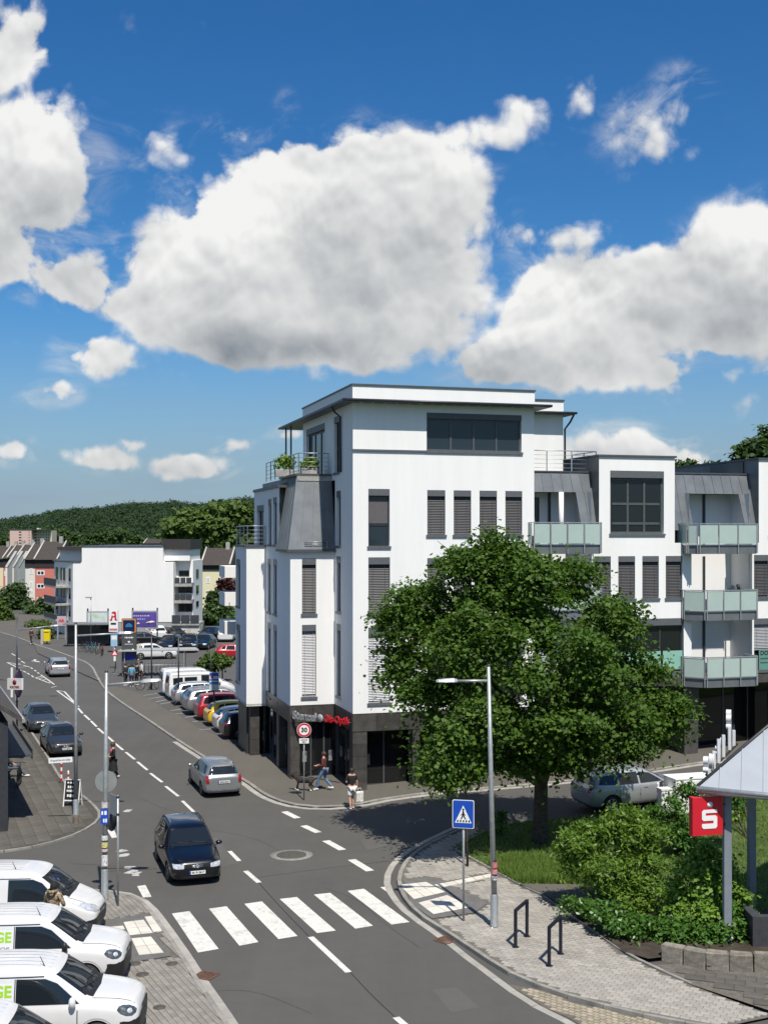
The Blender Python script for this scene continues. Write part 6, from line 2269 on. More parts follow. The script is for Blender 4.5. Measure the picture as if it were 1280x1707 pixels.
# --- the wooded hill
def hill():
    def hz(x, y):
        t = (x - (-640 + 640) * 0) / 1.0
        px = CX + x / y * F
        # ridge line as it shows against the sky
        pts = [(-400, 872), (-150, 868), (0, 862), (60, 855), (100, 846), (150, 842), (210, 836), (290, 832), (340, 837), (380, 829), (440, 824), (560, 826), (700, 830), (900, 838), (1300, 850), (1800, 858)]
        py = np.interp(px, [p[0] for p in pts], [p[1] for p in pts])
        top = HC + (YH - py) * 900 / F
        k = min(1.0, max(0.0, (y - 430) / 470))
        k = k * k * (3 - 2 * k)
        back = max(0.0, 1 - max(0.0, y - 900) / 900)
        return (top - 9) * k * back
    bm = bmesh.new()
    xs = np.linspace(-700, 900, 81)
    ys = [400, 430, 470, 520, 580, 640, 700, 760, 820, 870, 900, 960, 1100, 1300, 1600, 1850]
    g = [[bm.verts.new((x * y / 900, y, hz(x * y / 900, y) - .5)) for x in xs] for y in ys]
    for j in range(len(ys) - 1):
        for i in range(len(xs) - 1):
            bm.faces.new((g[j][i], g[j][i + 1], g[j + 1][i + 1], g[j + 1][i]))
    me = bpy.data.meshes.new('hill')
    bm.to_mesh(me)
    bm.free()
    h = tag(ob('hill', me, mat('forest_floor', (.012, .025, .012), .95, var=.3, scale=.05)), 'long wooded ridge behind the town', None, None, 'structure')
    r = np.random.default_rng(5)
    blobs = []
    for _ in range(6500):
        y = 470 + 450 * r.random() ** .8
        px = r.uniform(-420, 640)
        x = (px - CX) * y / F
        z = hz(x, y)
        rad = r.uniform(2.4, 4.6)
        blobs.append(((x, y, z + rad * .7), (rad, rad, rad * 1.15)))
    o = clumped('forest', blobs, 88000, 6, 2.2, 1.15, M_HILL, None, 6, .3, .1, asp=.9)
    tag(o, 'dense dark green forest covering the ridge', 'forest', None, 'stuff')


hill()
# ================================================================== street furniture, pavilion, signs
M_GALV = mat('galvanised_post', (.36, .38, .38), .45, metal=.5, var=.12, scale=10)
M_SIGNBACK = mat('sign_back_grey', (.22, .24, .235), .7, metal=.0, var=.06)
M_SIGNRED = mat('sign_red', (.55, .015, .03), .4, var=.02)
M_SIGNBLUE = mat('sign_blue', (.012, .07, .42), .4, var=.02)
M_SIGNWHITE = mat('sign_white', (.78, .78, .77), .4, var=.02)
M_HOOP = mat('hoop_steel', (.022, .022, .035), .4, metal=.3, var=.1)
PY = lambda b, px, py: Vector(((px - CX) * b.y / F - b.x, 0, HC - (py - YH) * b.y / F - b.z))


def facing(b):
    """rotation that turns a local -y face towards the viewer's side of the street"""
    return math.atan2(b.x, b.y) * -1.0


def lamp(bpx, bpy_, tpx, tpy, arm, label, up=.08, head=.62, r=.085, arm_dy=0.0):
    b = G(bpx, bpy_, up)
    e = emp('street_lamp', b, 0, label, 'street lamp', 'street lamps with straight arms')
    top = PY(b, tpx, tpy)
    pl = MB()
    pl.lathe([(0, 0), (r * 1.5, 0), (r * 1.5, .03), (r * 1.35, .05), (r * 1.35, .9), (r * 1.05, .96)], 14)
    pl.tube([(0, 0, .9), (top.x * .5, 0, top.z * .5), top], [r, r * .85, r * .6], 12)
    pole = pl.build('pole', M_GALV, e)
    MB().lathe([(0, .05), (r * .65, .04), (r * .7, 0), (r * .62, -.02)], 12, 0, Matrix.Translation(top)).build('cap', M_STEEL_D, e)
    (ax, ay), (hx, hy) = arm
    a = PY(b, ax, ay)
    h = PY(b, hx, hy) + Vector((0, arm_dy, 0))
    MB().tube([Vector((top.x, 0, a.z)), h], [.045, .035], 8).build('arm', M_GALV, e)
    d = (h - a).normalized()
    s = Vector((-d.y, d.x, 0)).normalized()
    hd = MB()
    l = head
    # flat luminaire: tapering shield
    prof = [(0, .06, .05), (.15, .13, .07), (.55, .16, .06), (.9, .12, .04), (1.0, .06, .02)]
    vs, fs = [], []
    for (t_, w, z) in prof:
        c = h + d * (l * t_)
        for sx, sz in ((-1, -.02), (-.7, z), (.7, z), (1, -.02), (.6, -.045), (-.6, -.045)):
            vs.append(c + s * (w * sx) + Vector((0, 0, sz)))
    for i in range(len(prof) - 1):
        for k in range(6):
            fs.append((i * 6 + k, i * 6 + (k + 1) % 6, i * 6 + 6 + (k + 1) % 6, i * 6 + 6 + k))
    fs += [tuple(range(5, -1, -1)), tuple(range((len(prof) - 1) * 6, len(prof) * 6))]
    hd.add(vs, fs)
    lm = hd.build('luminaire', mat('luminaire_grey', (.45, .47, .48), .4, metal=.3), e)
    gl_ = MB()
    c0, c1_ = h + d * l * .2 + Vector((0, 0, -.05)), h + d * l * .85 + Vector((0, 0, -.05))
    gl_.quad(c0 - s * .09, c1_ - s * .08, c1_ + s * .08, c0 + s * .09)
    gl_.build('lens', M_FROST, lm)
    return e, b, top


def band(e, b, px, py0, py1, r, m, name='sticker'):
    z1, z0 = PY(b, px, py0).z, PY(b, px, py1).z
    MB().lathe([(r, z0), (r, z1)], 14).build(name, m, e)


e, b, top = lamp(823.5, 1544.5, 814, 1110, ((813, 1135), (762, 1135)), 'tall grey street lamp on the block-paved right corner', .1)
band(e, b, 822, 1436, 1446, .098, mat('faded_red_sticker', (.45, .16, .16), .6, var=.3, scale=30))
band(e, b, 822, 1448, 1456, .098, mat('faded_pink_sticker', (.55, .22, .22), .6, var=.3, scale=30))
band(e, b, 822, 1459, 1466, .098, mat('black_white_sticker', (.35, .35, .35), .6, var=.9, scale=26))
e1, b1, top1 = lamp(175, 1499, 178, 1120, ((180, 1142), (236, 1136.5)), 'street lamp with a round sign and stickers beside the vans', .08)
for y0, y1, c_, nm in ((1336, 1346, (.55, .5, .5), 'pale_sticker'), (1392, 1400, (.6, .6, .58), 'white_sticker'), (1403, 1412, (.55, .5, .2), 'yellow_sticker'), (1414, 1419, (.5, .4, .4), 'pink_sticker'), (1424, 1443, (.6, .6, .6), 'grey_sticker')):
    band(e1, b1, 176, y0, y1, .102, mat(nm, c_, .6, var=.5, scale=22))
e2, b2_, top2 = lamp(127, 1372, 127, 1040, ((129, 1060), (196, 1056)), 'street lamp beside the advertising board by the kiosk', .06)
MB().lathe([(.13, 0), (.13, .35), (.1, .36)], 10).build('base_sleeve', mat('rusty_sleeve', (.12, .10, .08), .8, var=.4), e2)
e3, b3, top3 = lamp(29, 1168, 29.5, 1034, ((31, 1050), (84, 1044)), 'street lamp farthest up the left pavement', .06)

# round sign seen from behind, with the blue plates, on the lamp by the vans
def disc_sign(b, px, py, r, label, face=None, rot=0.0, rim=None):
    c = PY(b, px, py) + b
    e = emp('round_sign', c + Vector((0, .14, 0)), rot, label, 'road sign')
    MB().lathe([(0, .012), (r, .012), (r, -.012), (0, -.012)], 32, 0, Matrix.Rotation(R(90), 4, 'X'), False).build('plate', M_SIGNBACK, e)
    MB().box(-.03, .03, -.06, -.012, -r * .8, r * .8).build('bracket', M_GALV, e)
    return e
disc_sign(b1, 175.5, 1304, .345, 'round road sign seen from behind on the lamp beside the vans')
bl = emp('blue_plate', b1 + PY(b1, 176, 1360) + Vector((0, -.11, 0)), R(8), 'small dark blue plate with white marks on the lamp beside the vans', 'sign')
MB().box(-.12, .12, -.012, .012, -.24, .24).build('plate', M_SIGNBLUE, bl)
print_marks('white_marks', frame_M((-.01, -.016, .12), X3, Z3), .16, .14, 2, M_SIGNWHITE, bl, 3)
print_marks('white_marks', frame_M((.02, -.016, -.12), X3, Z3), .12, .12, 2, M_SIGNWHITE, bl, 5)
bk = emp('round_sign', b1 + PY(b1, 184, 1371) + Vector((.05, .12, 0)), R(75), 'small dark round sign turned sideways on the lamp beside the vans', 'road sign')
MB().lathe([(0, .01), (.30, .01), (.30, -.01), (0, -.01)], 24, 0, Matrix.Rotation(R(90), 4, 'X')).build('plate', M_STEEL_D, bk)
# slim sign post next to it, with the square sign edge-on
bp_ = G(197, 1510, .08)
sp = emp('sign_post', bp_, 0, 'slim post with a square sign seen from behind, next to the lamp by the vans', 'road sign')
MB().tube([(0, 0, -.05), (0, 0, PY(bp_, 197, 1326).z)], .035, 10).build('post', M_GALV, sp)
for zz in (1328, 1357):
    MB().lathe([(.05, -.03), (.05, .03)], 10, 0, Matrix.Translation((0, 0, PY(bp_, 197, zz).z))).build('clamp', M_STEEL_D, sp)
MB().box(-.62, -.02, -.01, .01, PY(bp_, 197, 1362).z, PY(bp_, 197, 1328).z, 0, Matrix.Rotation(R(-55), 4, 'Z')).build('plate', M_SIGNBACK, sp)

# --- pedestrian crossing sign
bz = G(772, 1536, .1)
zs_ = emp('crossing_sign', bz, R(-12), 'blue pedestrian crossing sign on a slim post at the right corner', 'road sign')
zt_ = PY(bz, 772, 1334).z
MB().tube([(0, 0.05, -.05), (0, .05, zt_ - .05)], .035, 10).build('post', M_GALV, zs_)
hh_ = .42
zc = PY(bz, 775, 1357).z
def rrect(w, h, r_, n=5):
    pts = []
    for cx, cy, a0 in ((w - r_, h - r_, 0), (-w + r_, h - r_, 90), (-w + r_, -h + r_, 180), (w - r_, -h + r_, 270)):
        for k in range(n + 1):
            t_ = R(a0 + 90 * k / n)
            pts.append((cx + r_ * math.cos(t_), cy + r_ * math.sin(t_)))
    return pts
def flat(poly, th, M, m, name, parent):
    return MB().prism(poly, 0, th, 0, M).build(name, m, parent)
FM = lambda y, z, x=0.0: frame_M((x, y, z), X3, Z3)
flat(rrect(.325, hh_, .05), .012, FM(.0, zc), M_SIGNWHITE, 'plate', zs_)
flat(rrect(.305, hh_ - .02, .045), .004, FM(-.013, zc), M_SIGNBLUE, 'face', zs_)
flat([(-.25, -.26), (.25, -.26), (0, .26)], .003, FM(-.018, zc), M_SIGNWHITE, 'triangle', zs_)
for poly in ([(-.02, .10), (.02, .10), (.03, .04), (.03, -.04), (.09, -.15), (.055, -.15), (0, -.06), (-.05, -.15), (-.085, -.15), (-.03, -.04), (-.03, .04)], [(.02, .03), (.07, -.03), (.06, -.045), (.015, 0)], [(-.02, .03), (-.07, -.03), (-.06, -.045), (-.015, 0)]):
    flat(poly, .003, FM(-.022, zc), M_BLACK, 'walker', zs_)
MB().lathe([(0, .003), (.032, .003), (.032, 0)], 14, 0, FM(-.022, zc + .14)).build('walker', M_BLACK, zs_)
for k in range(5):
    x = -.19 + k * .085
    flat([(x, -.235), (x + .045, -.235), (x + .045 + .01, -.175), (x + .01, -.175)], .003, FM(-.022, zc), M_BLACK, 'stripe', zs_)

# --- speed limit sign
bs = G(507, 1334, .07)
ss = emp('speed_limit_sign', bs, R(6), 'round red-rimmed 30 sign with a small plate below, at the shop corner', 'road sign')
zc = PY(bs, 511, 1217).z
MB().tube([(0, .05, -.05), (0, .05, zc + .2)], .03, 10).build('post', M_GALV, ss)
def disc(r0, y, m, name, th=.008, r1=0.0):
    MB().lathe([(r1, th), (r0, th), (r0, 0), (r1, 0)], 36, 0, FM(y, zc), False).build(name, m, ss)
disc(.31, 0, M_SIGNWHITE, 'plate')
disc(.295, -.010, M_SIGNRED, 'rim', .004, .0)
disc(.215, -.016, M_SIGNWHITE, 'face', .004)
text_mesh('lettering', '30', .27, M_BLACK, ss, FM(-.026, zc), .004, bold=.010)
flat(rrect(.21, .11, .01), .01, FM(0, PY(bs, 511, 1235).z), M_SIGNWHITE, 'supplementary_plate', ss)
print_marks('small_print', FM(-.016, PY(bs, 511, 1235).z + .045), .30, .045, 8, M_BLACK, ss, 1)
print_marks('small_print', FM(-.016, PY(bs, 511, 1235).z - .045), .16, .05, 4, M_BLACK, ss, 2)

# --- bicycle hoops
def hoop(p0, p1, tz, label):
    a, c = G(*p0, .1), G(*p1, .1)
    m = (a + c) / 2
    e = emp('bicycle_stand', m, 0, label, 'bicycle stand', 'dark bicycle stands on the right corner')
    h = tz
    q = MB()
    d = (c - a).normalized()
    w = .032
    n = Vector((-d.y, d.x, 0))
    A_, C_ = a - m, c - m
    def post(p):
        vs = []
        for z in (-.05, h - .06):
            for s1, s2 in ((-1, -1), (1, -1), (1, 1), (-1, 1)):
                vs.append(p + d * (w * s1) + n * (w * s2 * 1.3) + Vector((0, 0, z)))
        q.add(vs, [(0, 1, 5, 4), (1, 2, 6, 5), (2, 3, 7, 6), (3, 0, 4, 7), (4, 5, 6, 7)])
    post(A_); post(C_)
    vs = []
    for p, s1 in ((A_, -1), (C_, 1)):
        for z in (h - .06, h):
            for s2 in (-1, 1):
                vs.append(p + d * (w * s1) + n * (w * s2 * 1.3) + Vector((0, 0, z)))
    q.add(vs, [(0, 1, 3, 2), (4, 6, 7, 5), (0, 4, 5, 1), (2, 3, 7, 6), (0, 2, 6, 4), (1, 5, 7, 3)])
    q.build('frame', M_HOOP, e)
    for p in (A_, C_):
        MB().lathe([(.10, 0), (.10, .008), (.06, .010)], 12, 0, Matrix.Translation(p)).build('base_plate', M_HOOP, e)
hoop((859, 1579), (878, 1561), 1.05, 'dark bicycle stand nearer the lamp on the right corner')
hoop((915, 1610), (934, 1590), 1.05, 'dark bicycle stand farther from the lamp on the right corner')

# --- pavilion with zinc roof at the right edge
pv = emp('pavilion', G(1240, 1500), 0, 'pavilion with pale standing-seam roof and grey columns at the right edge', 'building')
pb = pv.location.copy()
LP = lambda px, py, Y: P(px, py, Y) - pb
Yp = 33.5
e0, e1_ = LP(1162, 1312, Yp), LP(1330, 1328, Yp - .6)
r1_ = LP(1300, 1178, Yp + 2.2)
r2_ = LP(1420, 1100, Yp + 3.5)
e2p = LP(1500, 1345, Yp - 1.3)
rf = MB()
zinc_cols = 7
roof_ = ob('roof', None, None, pv)
# front slope: eaves corner e0 -> right, hip rising to the upper right
N = 9
ex_ = [e0.lerp(e2p, k / N) for k in range(N + 1)]
hip_end = LP(1480, 1040, Yp + 5.0)
for k in range(N):
    a, b_ = ex_[k], ex_[k + 1]
    t0_, t1_ = k / N, (k + 1) / N
    # the hip line goes from e0 up to hip_end; panels run up the slope
    ha, hb = e0.lerp(hip_end, min(1, t0_ * .95)), e0.lerp(hip_end, min(1, t1_ * .95))
    q = MB()
    nn = (b_ - a).cross(hip_end - a).normalized()
    o_ = nn * .02
    q.add([a, b_, hb, ha, a + o_, b_ + o_, hb + o_, ha + o_], [(4, 5, 6, 7), (0, 1, 5, 4), (1, 2, 6, 5), (2, 3, 7, 6), (3, 0, 4, 7), (3, 2, 1, 0)])
    if k:
        u = (b_ - a).normalized() * .015
        q.add([a - u + o_, a + u + o_, ha + u + o_, ha - u + o_, a - u + nn * .05, a + u + nn * .05, ha + u + nn * .05, ha - u + nn * .05], [(4, 5, 6, 7), (0, 1, 5, 4), (1, 2, 6, 5), (2, 3, 7, 6), (3, 0, 4, 7)])
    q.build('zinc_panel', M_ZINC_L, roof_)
# back slope falling away behind the hip
back_c = LP(1195, 1262, Yp + 7.5)
back_d = LP(1560, 1190, Yp + 12.0)
for k in range(6):
    a, b_ = e0.lerp(back_d, k / 6), e0.lerp(back_d, (k + 1) / 6)
    ha, hb = e0.lerp(hip_end, k / 6), e0.lerp(hip_end, (k + 1) / 6)
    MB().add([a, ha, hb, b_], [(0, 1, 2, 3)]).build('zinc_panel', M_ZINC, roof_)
MB().tube([e0 + Vector((0, 0, .03)), hip_end + Vector((0, 0, .03))], .05, 6).build('hip_cap', M_DARKTRIM, roof_)
MB().tube([e0 + Vector((-.05, -.06, -.02)), e2p + Vector((0, -.06, -.02))], .07, 8).build('gutter', M_STEEL, roof_)
MB().tube([e0 + Vector((0, .05, -.10)), e2p + Vector((0, .05, -.10))], .09, 6).build('fascia', M_STEEL, roof_)
for px, Yc in ((1211, Yp + .35), (1252, Yp + 2.6)):
    c = LP(px, 1320, Yc)
    g0 = gz(c.x + pb.x, Yc) - pb.z
    MB().cbox(c.x - .11, c.x + .11, c.y - .11, c.y + .11, g0, c.z - .02, .015).build('column', mat('column_grey', (.20, .225, .255), .5, var=.06), pv)
wl = MB()
c0 = LP(1254, 1560, Yp - .2)
wl.box(c0.x, c0.x + 5, c0.y + .0, c0.y + .25, -.2, .95)
wl.box(c0.x, c0.x + .25, c0.y + .25, c0.y + 3.0, -.2, .95)
wl.build('parapet', mat('dark_parapet', (.045, .045, .05), .6, var=.15), pv)
# roof lettering seen end-on: a row of white channel letters on stems along the hip
ls = emp('roof_letters', pb + LP(1185, 1290, Yp + 1.2), 0, 'row of white channel letters standing on the pavilion roof, seen end-on', 'sign')
lb = ls.location.copy()
M_LET = mat('letter_white', (.62, .63, .64), .4, var=.04)
seq = [(1176, 1276, 'S', .46), (1186, 1262, 'p', .44), (1196, 1248, 'a', .40), (1204, 1236, 'r', .40), (1214, 1205, 'S', .42), (1214, 1188, 'o', .34)]
for k, (px, py, chh, sz) in enumerate(seq):
    Yl = Yp + 1.2 + k * .28
    c = P(px, py, Yl) - lb
    o = text_mesh('letter', chh, sz * 1.35, M_LET, ls, frame_M(c, Vector((.35, .94, 0)), Z3), .14, bold=.02)
for px, py0, py1, k in ((1189, 1252, 1290, 1), (1197, 1232, 1272, 2), (1205, 1225, 1262, 3), (1215, 1212, 1250, 4), (1222, 1217, 1245, 5), (1181, 1282, 1300, 0)):
    Yl = Yp + 1.1 + k * .28
    t_, b_ = P(px, py0, Yl) - lb, P(px, py1, Yl) - lb
    MB().box(t_.x - .045, t_.x + .045, t_.y - .04, t_.y + .04, b_.z, t_.z).build('stem', M_LET, ls)
a_, b_ = P(1176, 1292, Yp + 1.1) - lb, P(1228, 1240, Yp + 2.6) - lb
MB().tube([a_, b_], .035, 6).build('rail', M_STEEL_D, ls)

# --- red savings bank sign on the column
rs = emp('bank_sign', P(1176, 1359, 33.6), R(14), 'red box sign with a white S and dot beside the pavilion column', 'sign')
hw, hhh = .47, .535
MB().cbox(-hw, hw, -.11, .11, -hhh, hhh, .012).build('box', M_SIGNRED, rs)
Sx, Sz = .0, -.03
def rs_poly(pts, nm='emblem'):
    return flat(pts, .006, frame_M((0, -.118, 0), X3, Z3), M_SIGNWHITE, nm, rs)
MB().lathe([(0, .006), (.085, .006), (.085, 0)], 24, 0, frame_M((.06, -.118, .315), X3, Z3)).build('emblem', M_SIGNWHITE, rs)
s_w = .235
def bar(x0, x1, z0, z1):
    flat([(x0, z0), (x1, z0), (x1, z1), (x0, z1)], .006, frame_M((.045, -.118, 0), X3, Z3), M_SIGNWHITE, 'emblem', rs)
flat([(-s_w, .13), (-s_w + .05, .18), (s_w, .18), (s_w, .08), (-s_w + .11, .08), (-s_w + .11, .02), (s_w - .03, .02), (s_w, -.01), (s_w, -.31), (s_w - .05, -.36), (-s_w + .05, -.36), (-s_w, -.31), (-s_w, -.25), (s_w - .12, -.25), (s_w - .12, -.08), (s_w - .12, -.13), (-s_w + .05, -.13), (-s_w, -.08)][:0] or
     [(-s_w, -.08), (-s_w, .13), (-s_w + .05, .18), (s_w, .18), (s_w, .085), (-s_w + .115, .085), (-s_w + .115, .015), (s_w - .05, .015), (s_w, -.035), (s_w, -.30), (s_w - .05, -.35), (-s_w + .05, -.35), (-s_w, -.30), (-s_w, -.21), (s_w - .115, -.21), (s_w - .115, -.13), (-s_w + .05, -.13)], .006, frame_M((.045, -.118, 0), X3, Z3), M_SIGNWHITE, 'emblem', rs)
MB().box(hw, hw + .12, -.03, .03, .25, .31).build('bracket', M_STEEL_D, rs)
MB().box(hw, hw + .12, -.03, .03, -.31, -.25).build('bracket', M_STEEL_D, rs)

# --- low stone wall of the bed
sw = emp('stone_wall', G(1180, 1600), 0, 'low wall of rough stone blocks below the shrubs', 'wall')
M_ROUGH = mat('rough_stone', (.22, .20, .165), .9, var=.3, scale=5, isl=.15, bump=.6, bscale=14, dirt=(.12, .11, .08), dscale=2.5, damt=.6)
line = [G(*p, .1) for p in ((1100, 1596), (1118, 1600), (1180, 1612), (1240, 1616), (1310, 1620))]
pts = resample([p.xy for p in line], .62)
for a, b_ in zip(pts, pts[1:]):
    d = (b_ - a)
    if d.length < .2:
        continue
    ang = math.atan2(d.y, d.x)
    m = (a + b_) / 2
    w_ = d.length / 2 - .012
    h_ = random.uniform(.36, .44) if m.x > 7.5 else random.uniform(.16, .24)
    q = MB().cbox(-w_, w_, 0, .30, -.1, h_, .03)
    for i, v in enumerate(q.v):
        q.v[i] = (v[0] + random.uniform(-.012, .012), v[1] + random.uniform(-.02, .02), v[2] + random.uniform(-.012, .012))
    q.build('stone', M_ROUGH, sw, Vector((m.x, m.y, .1)) - sw.location, ang)

# --- white cabinet and red-white bollard by the silver car
bx = G(1132, 1352, .1)
uc = emp('utility_cabinet', bx, BANG, 'large white utility cabinet beside the silver sport utility car', 'cabinet')
MB().cbox(-.45, 2.6, -.5, .5, 0, 1.35, .02).build('body', M_WHITE, uc)
MB().box(-.47, 2.62, -.52, .52, 1.35, 1.39).build('lid', M_SIGNWHITE, uc)
for k in range(3):
    MB().box(-.40 + k, .55 + k, -.515, -.502, .08, 1.28).build('door', M_WHITE, uc)
sx_ = G(1108, 1356, .1)
sc_ = emp('distribution_box', sx_, BANG, 'small white distribution box next to the red and white bollard', 'cabinet')
MB().cbox(-.25, .25, -.18, .18, 0, .95, .02).build('body', M_WHITE, sc_)
MB().prism([(-.28, -.2), (.28, -.2), (.28, .2), (-.28, .2)], .95, lambda x, y: 1.02 + (.14 if abs(x) < .1 else 0)).build('lid', M_SIGNWHITE, sc_)


def bollard(px, py, hpx, label, up=.06, r=.045):
    b = G(px, py, up)
    h = hpx * b.y / F
    e = emp('bollard', b, 0, label, 'bollard', 'red and white bollards')
    n = 6
    for k in range(n):
        MB().lathe([(r, h * k / n), (r, h * (k + 1) / n)], 12).build('band', M_SIGNWHITE if k % 2 else M_SIGNRED, e)
    MB().lathe([(r, h), (r * .6, h + .03), (0, h + .04)], 12).build('cap', M_SIGNWHITE, e)
    MB().lathe([(.11, 0), (.11, .02), (r, .03)], 12).build('foot', M_STEEL_D, e)
bollard(1096, 1352, 46, 'red and white bollard beside the white cabinets', .1)
bollard(103, 1303, 36, 'red and white bollard at the end of the white parking line')
bollard(114.5, 1312, 26, 'short red and white bollard behind the advertising board')

# --- left: kiosk front, signs, board
bk_ = G(-6, 1375)
kx = G(6, 1385)
kb = emp('kiosk_building', (kx.x, kx.y, 0), 0, 'dark kiosk building along the left picture edge', 'building')
M_KIOSK = mat('kiosk_wall', (.03, .033, .038), .7, var=.15)  # one near-black colour over the whole kiosk wall
hk = math.atan2(30.3, -12.5)     # wall runs up the road
U_ = Vector((math.cos(hk), math.sin(hk), 0))
N_ = Vector((U_.y, -U_.x, 0))    # towards the street
k_o = G(14, 1388)
kb.location = (k_o.x, k_o.y, 0)
kb.rotation_euler = (0, 0, hk)
# local x runs up the road, local -y faces the street
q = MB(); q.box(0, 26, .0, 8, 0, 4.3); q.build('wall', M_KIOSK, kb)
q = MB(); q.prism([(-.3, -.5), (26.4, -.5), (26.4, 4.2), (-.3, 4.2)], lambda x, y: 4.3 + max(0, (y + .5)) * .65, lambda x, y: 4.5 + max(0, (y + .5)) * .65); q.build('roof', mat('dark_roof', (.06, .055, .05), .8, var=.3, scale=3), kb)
MB().tube([(-.3, -.55, 4.36), (26.4, -.55, 4.36)], .09, 8).build('gutter', M_STEEL, kb)
q = MB(); q.box(.8, 9.0, -1.0, 0, 2.75, 2.85); q.box(.8, 9, -1.03, -.99, 2.65, 3.05); q.build('canopy', mat('canopy_grey', (.06, .065, .07), .6), kb)
for x0, x1 in ((.6, 2.1), (3.0, 5.4), (6.0, 8.4), (10, 12.5), (14, 16.5)):
    f = MB().box(x0, x1, -.03, .02, .35, 2.35).build('window', M_DARKTRIM, kb)
    MB().box(x0 + .06, x1 - .06, -.04, -.03, .42, 2.28).build('pane', M_SHOPGLASS, f)
q = MB(); q.box(9.2, 13.0, -.75, -.05, 2.3, 2.4); q.build('shelf_awning', M_STEEL_D, kb)

def kiosk_place(px, py, Y):
    return P(px, py, Y)
kS = emp('kiosk_sign', P(26, 1140, 60), R(-8), 'white projecting kiosk sign with a dark red emblem', 'sign')
flat(rrect(.62, .46, .02), .12, frame_M((0, 0, 0), X3, Z3), mat('kiosk_sign_face', (.55, .55, .54), .5), 'panel', kS)
MB().box(.62, .72, -.16, .0, -.46, .46).build('side', M_SIGNWHITE, kS)
M_DRED = mat('dark_red', (.20, .015, .02), .5, var=.05)
MB().lathe([(0, .006), (.17, .006), (.17, 0)], 8, 0, frame_M((0, -.124, .14), X3, Z3) @ Matrix.Diagonal((1, 1.3, 1, 1))).build('emblem', M_DRED, kS)
MB().tube([(-.62, -.06, .3), (-1.9, .35, .3)], .03, 6).build('bracket', M_STEEL_D, kS)
kS.scale = (.62, .62, .62)
text_mesh('lettering', 'KIOSK', .24, M_DRED, kS, frame_M((0, -.128, -.26), X3, Z3), .004, bold=.012, width=.85)
pp = G(29, 1225, .06)
kp = emp('signal_post', pp, 0, 'dark post with an oval sign board beside the kiosk', 'post')
MB().tube([(0, 0, 0), (0, 0, 6.8)], .05, 8).build('post', M_STEEL_D, kp)
q = MB(); q.lathe([(0, .05), (.34, .05), (.38, 0), (.34, -.05), (0, -.05)], 20, 0, Matrix.Translation((.12, -.1, 3.0)) @ Matrix.Rotation(R(60), 4, 'Z') @ Matrix.Rotation(R(90), 4, 'X') @ Matrix.Diagonal((.9, 2.2, 1, 1))); q.build('oval_board', mat('oval_board', (.05, .03, .07), .4, var=.6, scale=2), kp)
q = MB(); q.box(-.30, -.18, -.2, -.1, 2.2, 3.9); q.build('light_box', M_SIGNWHITE, kp)
# street name sign on the lamp by the kiosk
sn = emp('street_name_sign', b2_ + PY(b2_, 103, 1266) + Vector((0, -.13, 0)), R(3), 'white street name sign fixed to the lamp by the kiosk', 'sign')
flat(rrect(.47, .105, .02), .015, frame_M((0, 0, 0), X3, Z3) @ Matrix.Rotation(R(3), 4, 'Z'), M_SIGNWHITE, 'plate', sn)
text_mesh('lettering', 'Kapellenstraße', .12, M_BLACK, sn, frame_M((0, -.018, 0), X3, Z3) @ Matrix.Rotation(R(3), 4, 'Z'), .003, width=.78)
# A-board
ab = G(122, 1343, .06)
ae = emp('advertising_board', ab, R(-8), 'white framed black A-board on the pavement by the kiosk', 'sign board')
w_, h_ = .33, 1.0
for sg in (-1, 1):
    T = Matrix.Translation((0, sg * .22, 0)) @ Matrix.Rotation(R(12) * sg, 4, 'X')
    q = MB()
    for x in (-w_, w_):
        q.box(x - .02, x + .02, -.015, .015, 0, 1.15, 0, T)
    q.box(-w_ + .02, w_ - .02, -.015, .015, 1.11, 1.15, 0, T)
    q.box(-w_ + .02, w_ - .02, -.015, .015, .24, .28, 0, T)
    fr_ = q.build('frame', M_SIGNWHITE, ae)
    MB().box(-w_ + .021, w_ - .021, -.008, .008, .281, 1.109, 0, T).build('panel', M_BLACK, fr_)
T = Matrix.Translation((0, -.22, 0)) @ Matrix.Rotation(R(-12), 4, 'X')
for k, (s_, sz, z) in enumerate(((0, .10, 1.0), (0, .13, .82), (0, .13, .66), (0, .18, .46))):
    print_marks('chalk_marks', T @ frame_M((0, -.012, z), X3, Z3), .46 - .06 * (k % 2), sz * .8, 4 + k % 3, M_SIGNWHITE, ae, k + 9, .002)
# ================================================================== far buildings and car-park signs
def face_windows(e, pl, rects, glass=None, fr=.07, frame_m=None, sill=False):
    for (x0, x1, z0, z1) in rects:
        q = MB()
        pbox(q, pl, x0, x1, z0, z1, -.02, .04)
        f = q.build('window', frame_m or M_SIGNWHITE, e)
        g = MB()
        pbox(g, pl, x0 + fr, (x0 + x1) / 2 - fr * .4, z0 + fr, z1 - fr, .03, .05)
        g.build('pane', glass or M_GLASS, f)
        g = MB()
        pbox(g, pl, (x0 + x1) / 2 + fr * .4, x1 - fr, z0 + fr, z1 - fr, .03, .05)
        g.build('pane', glass or M_GLASS, f)


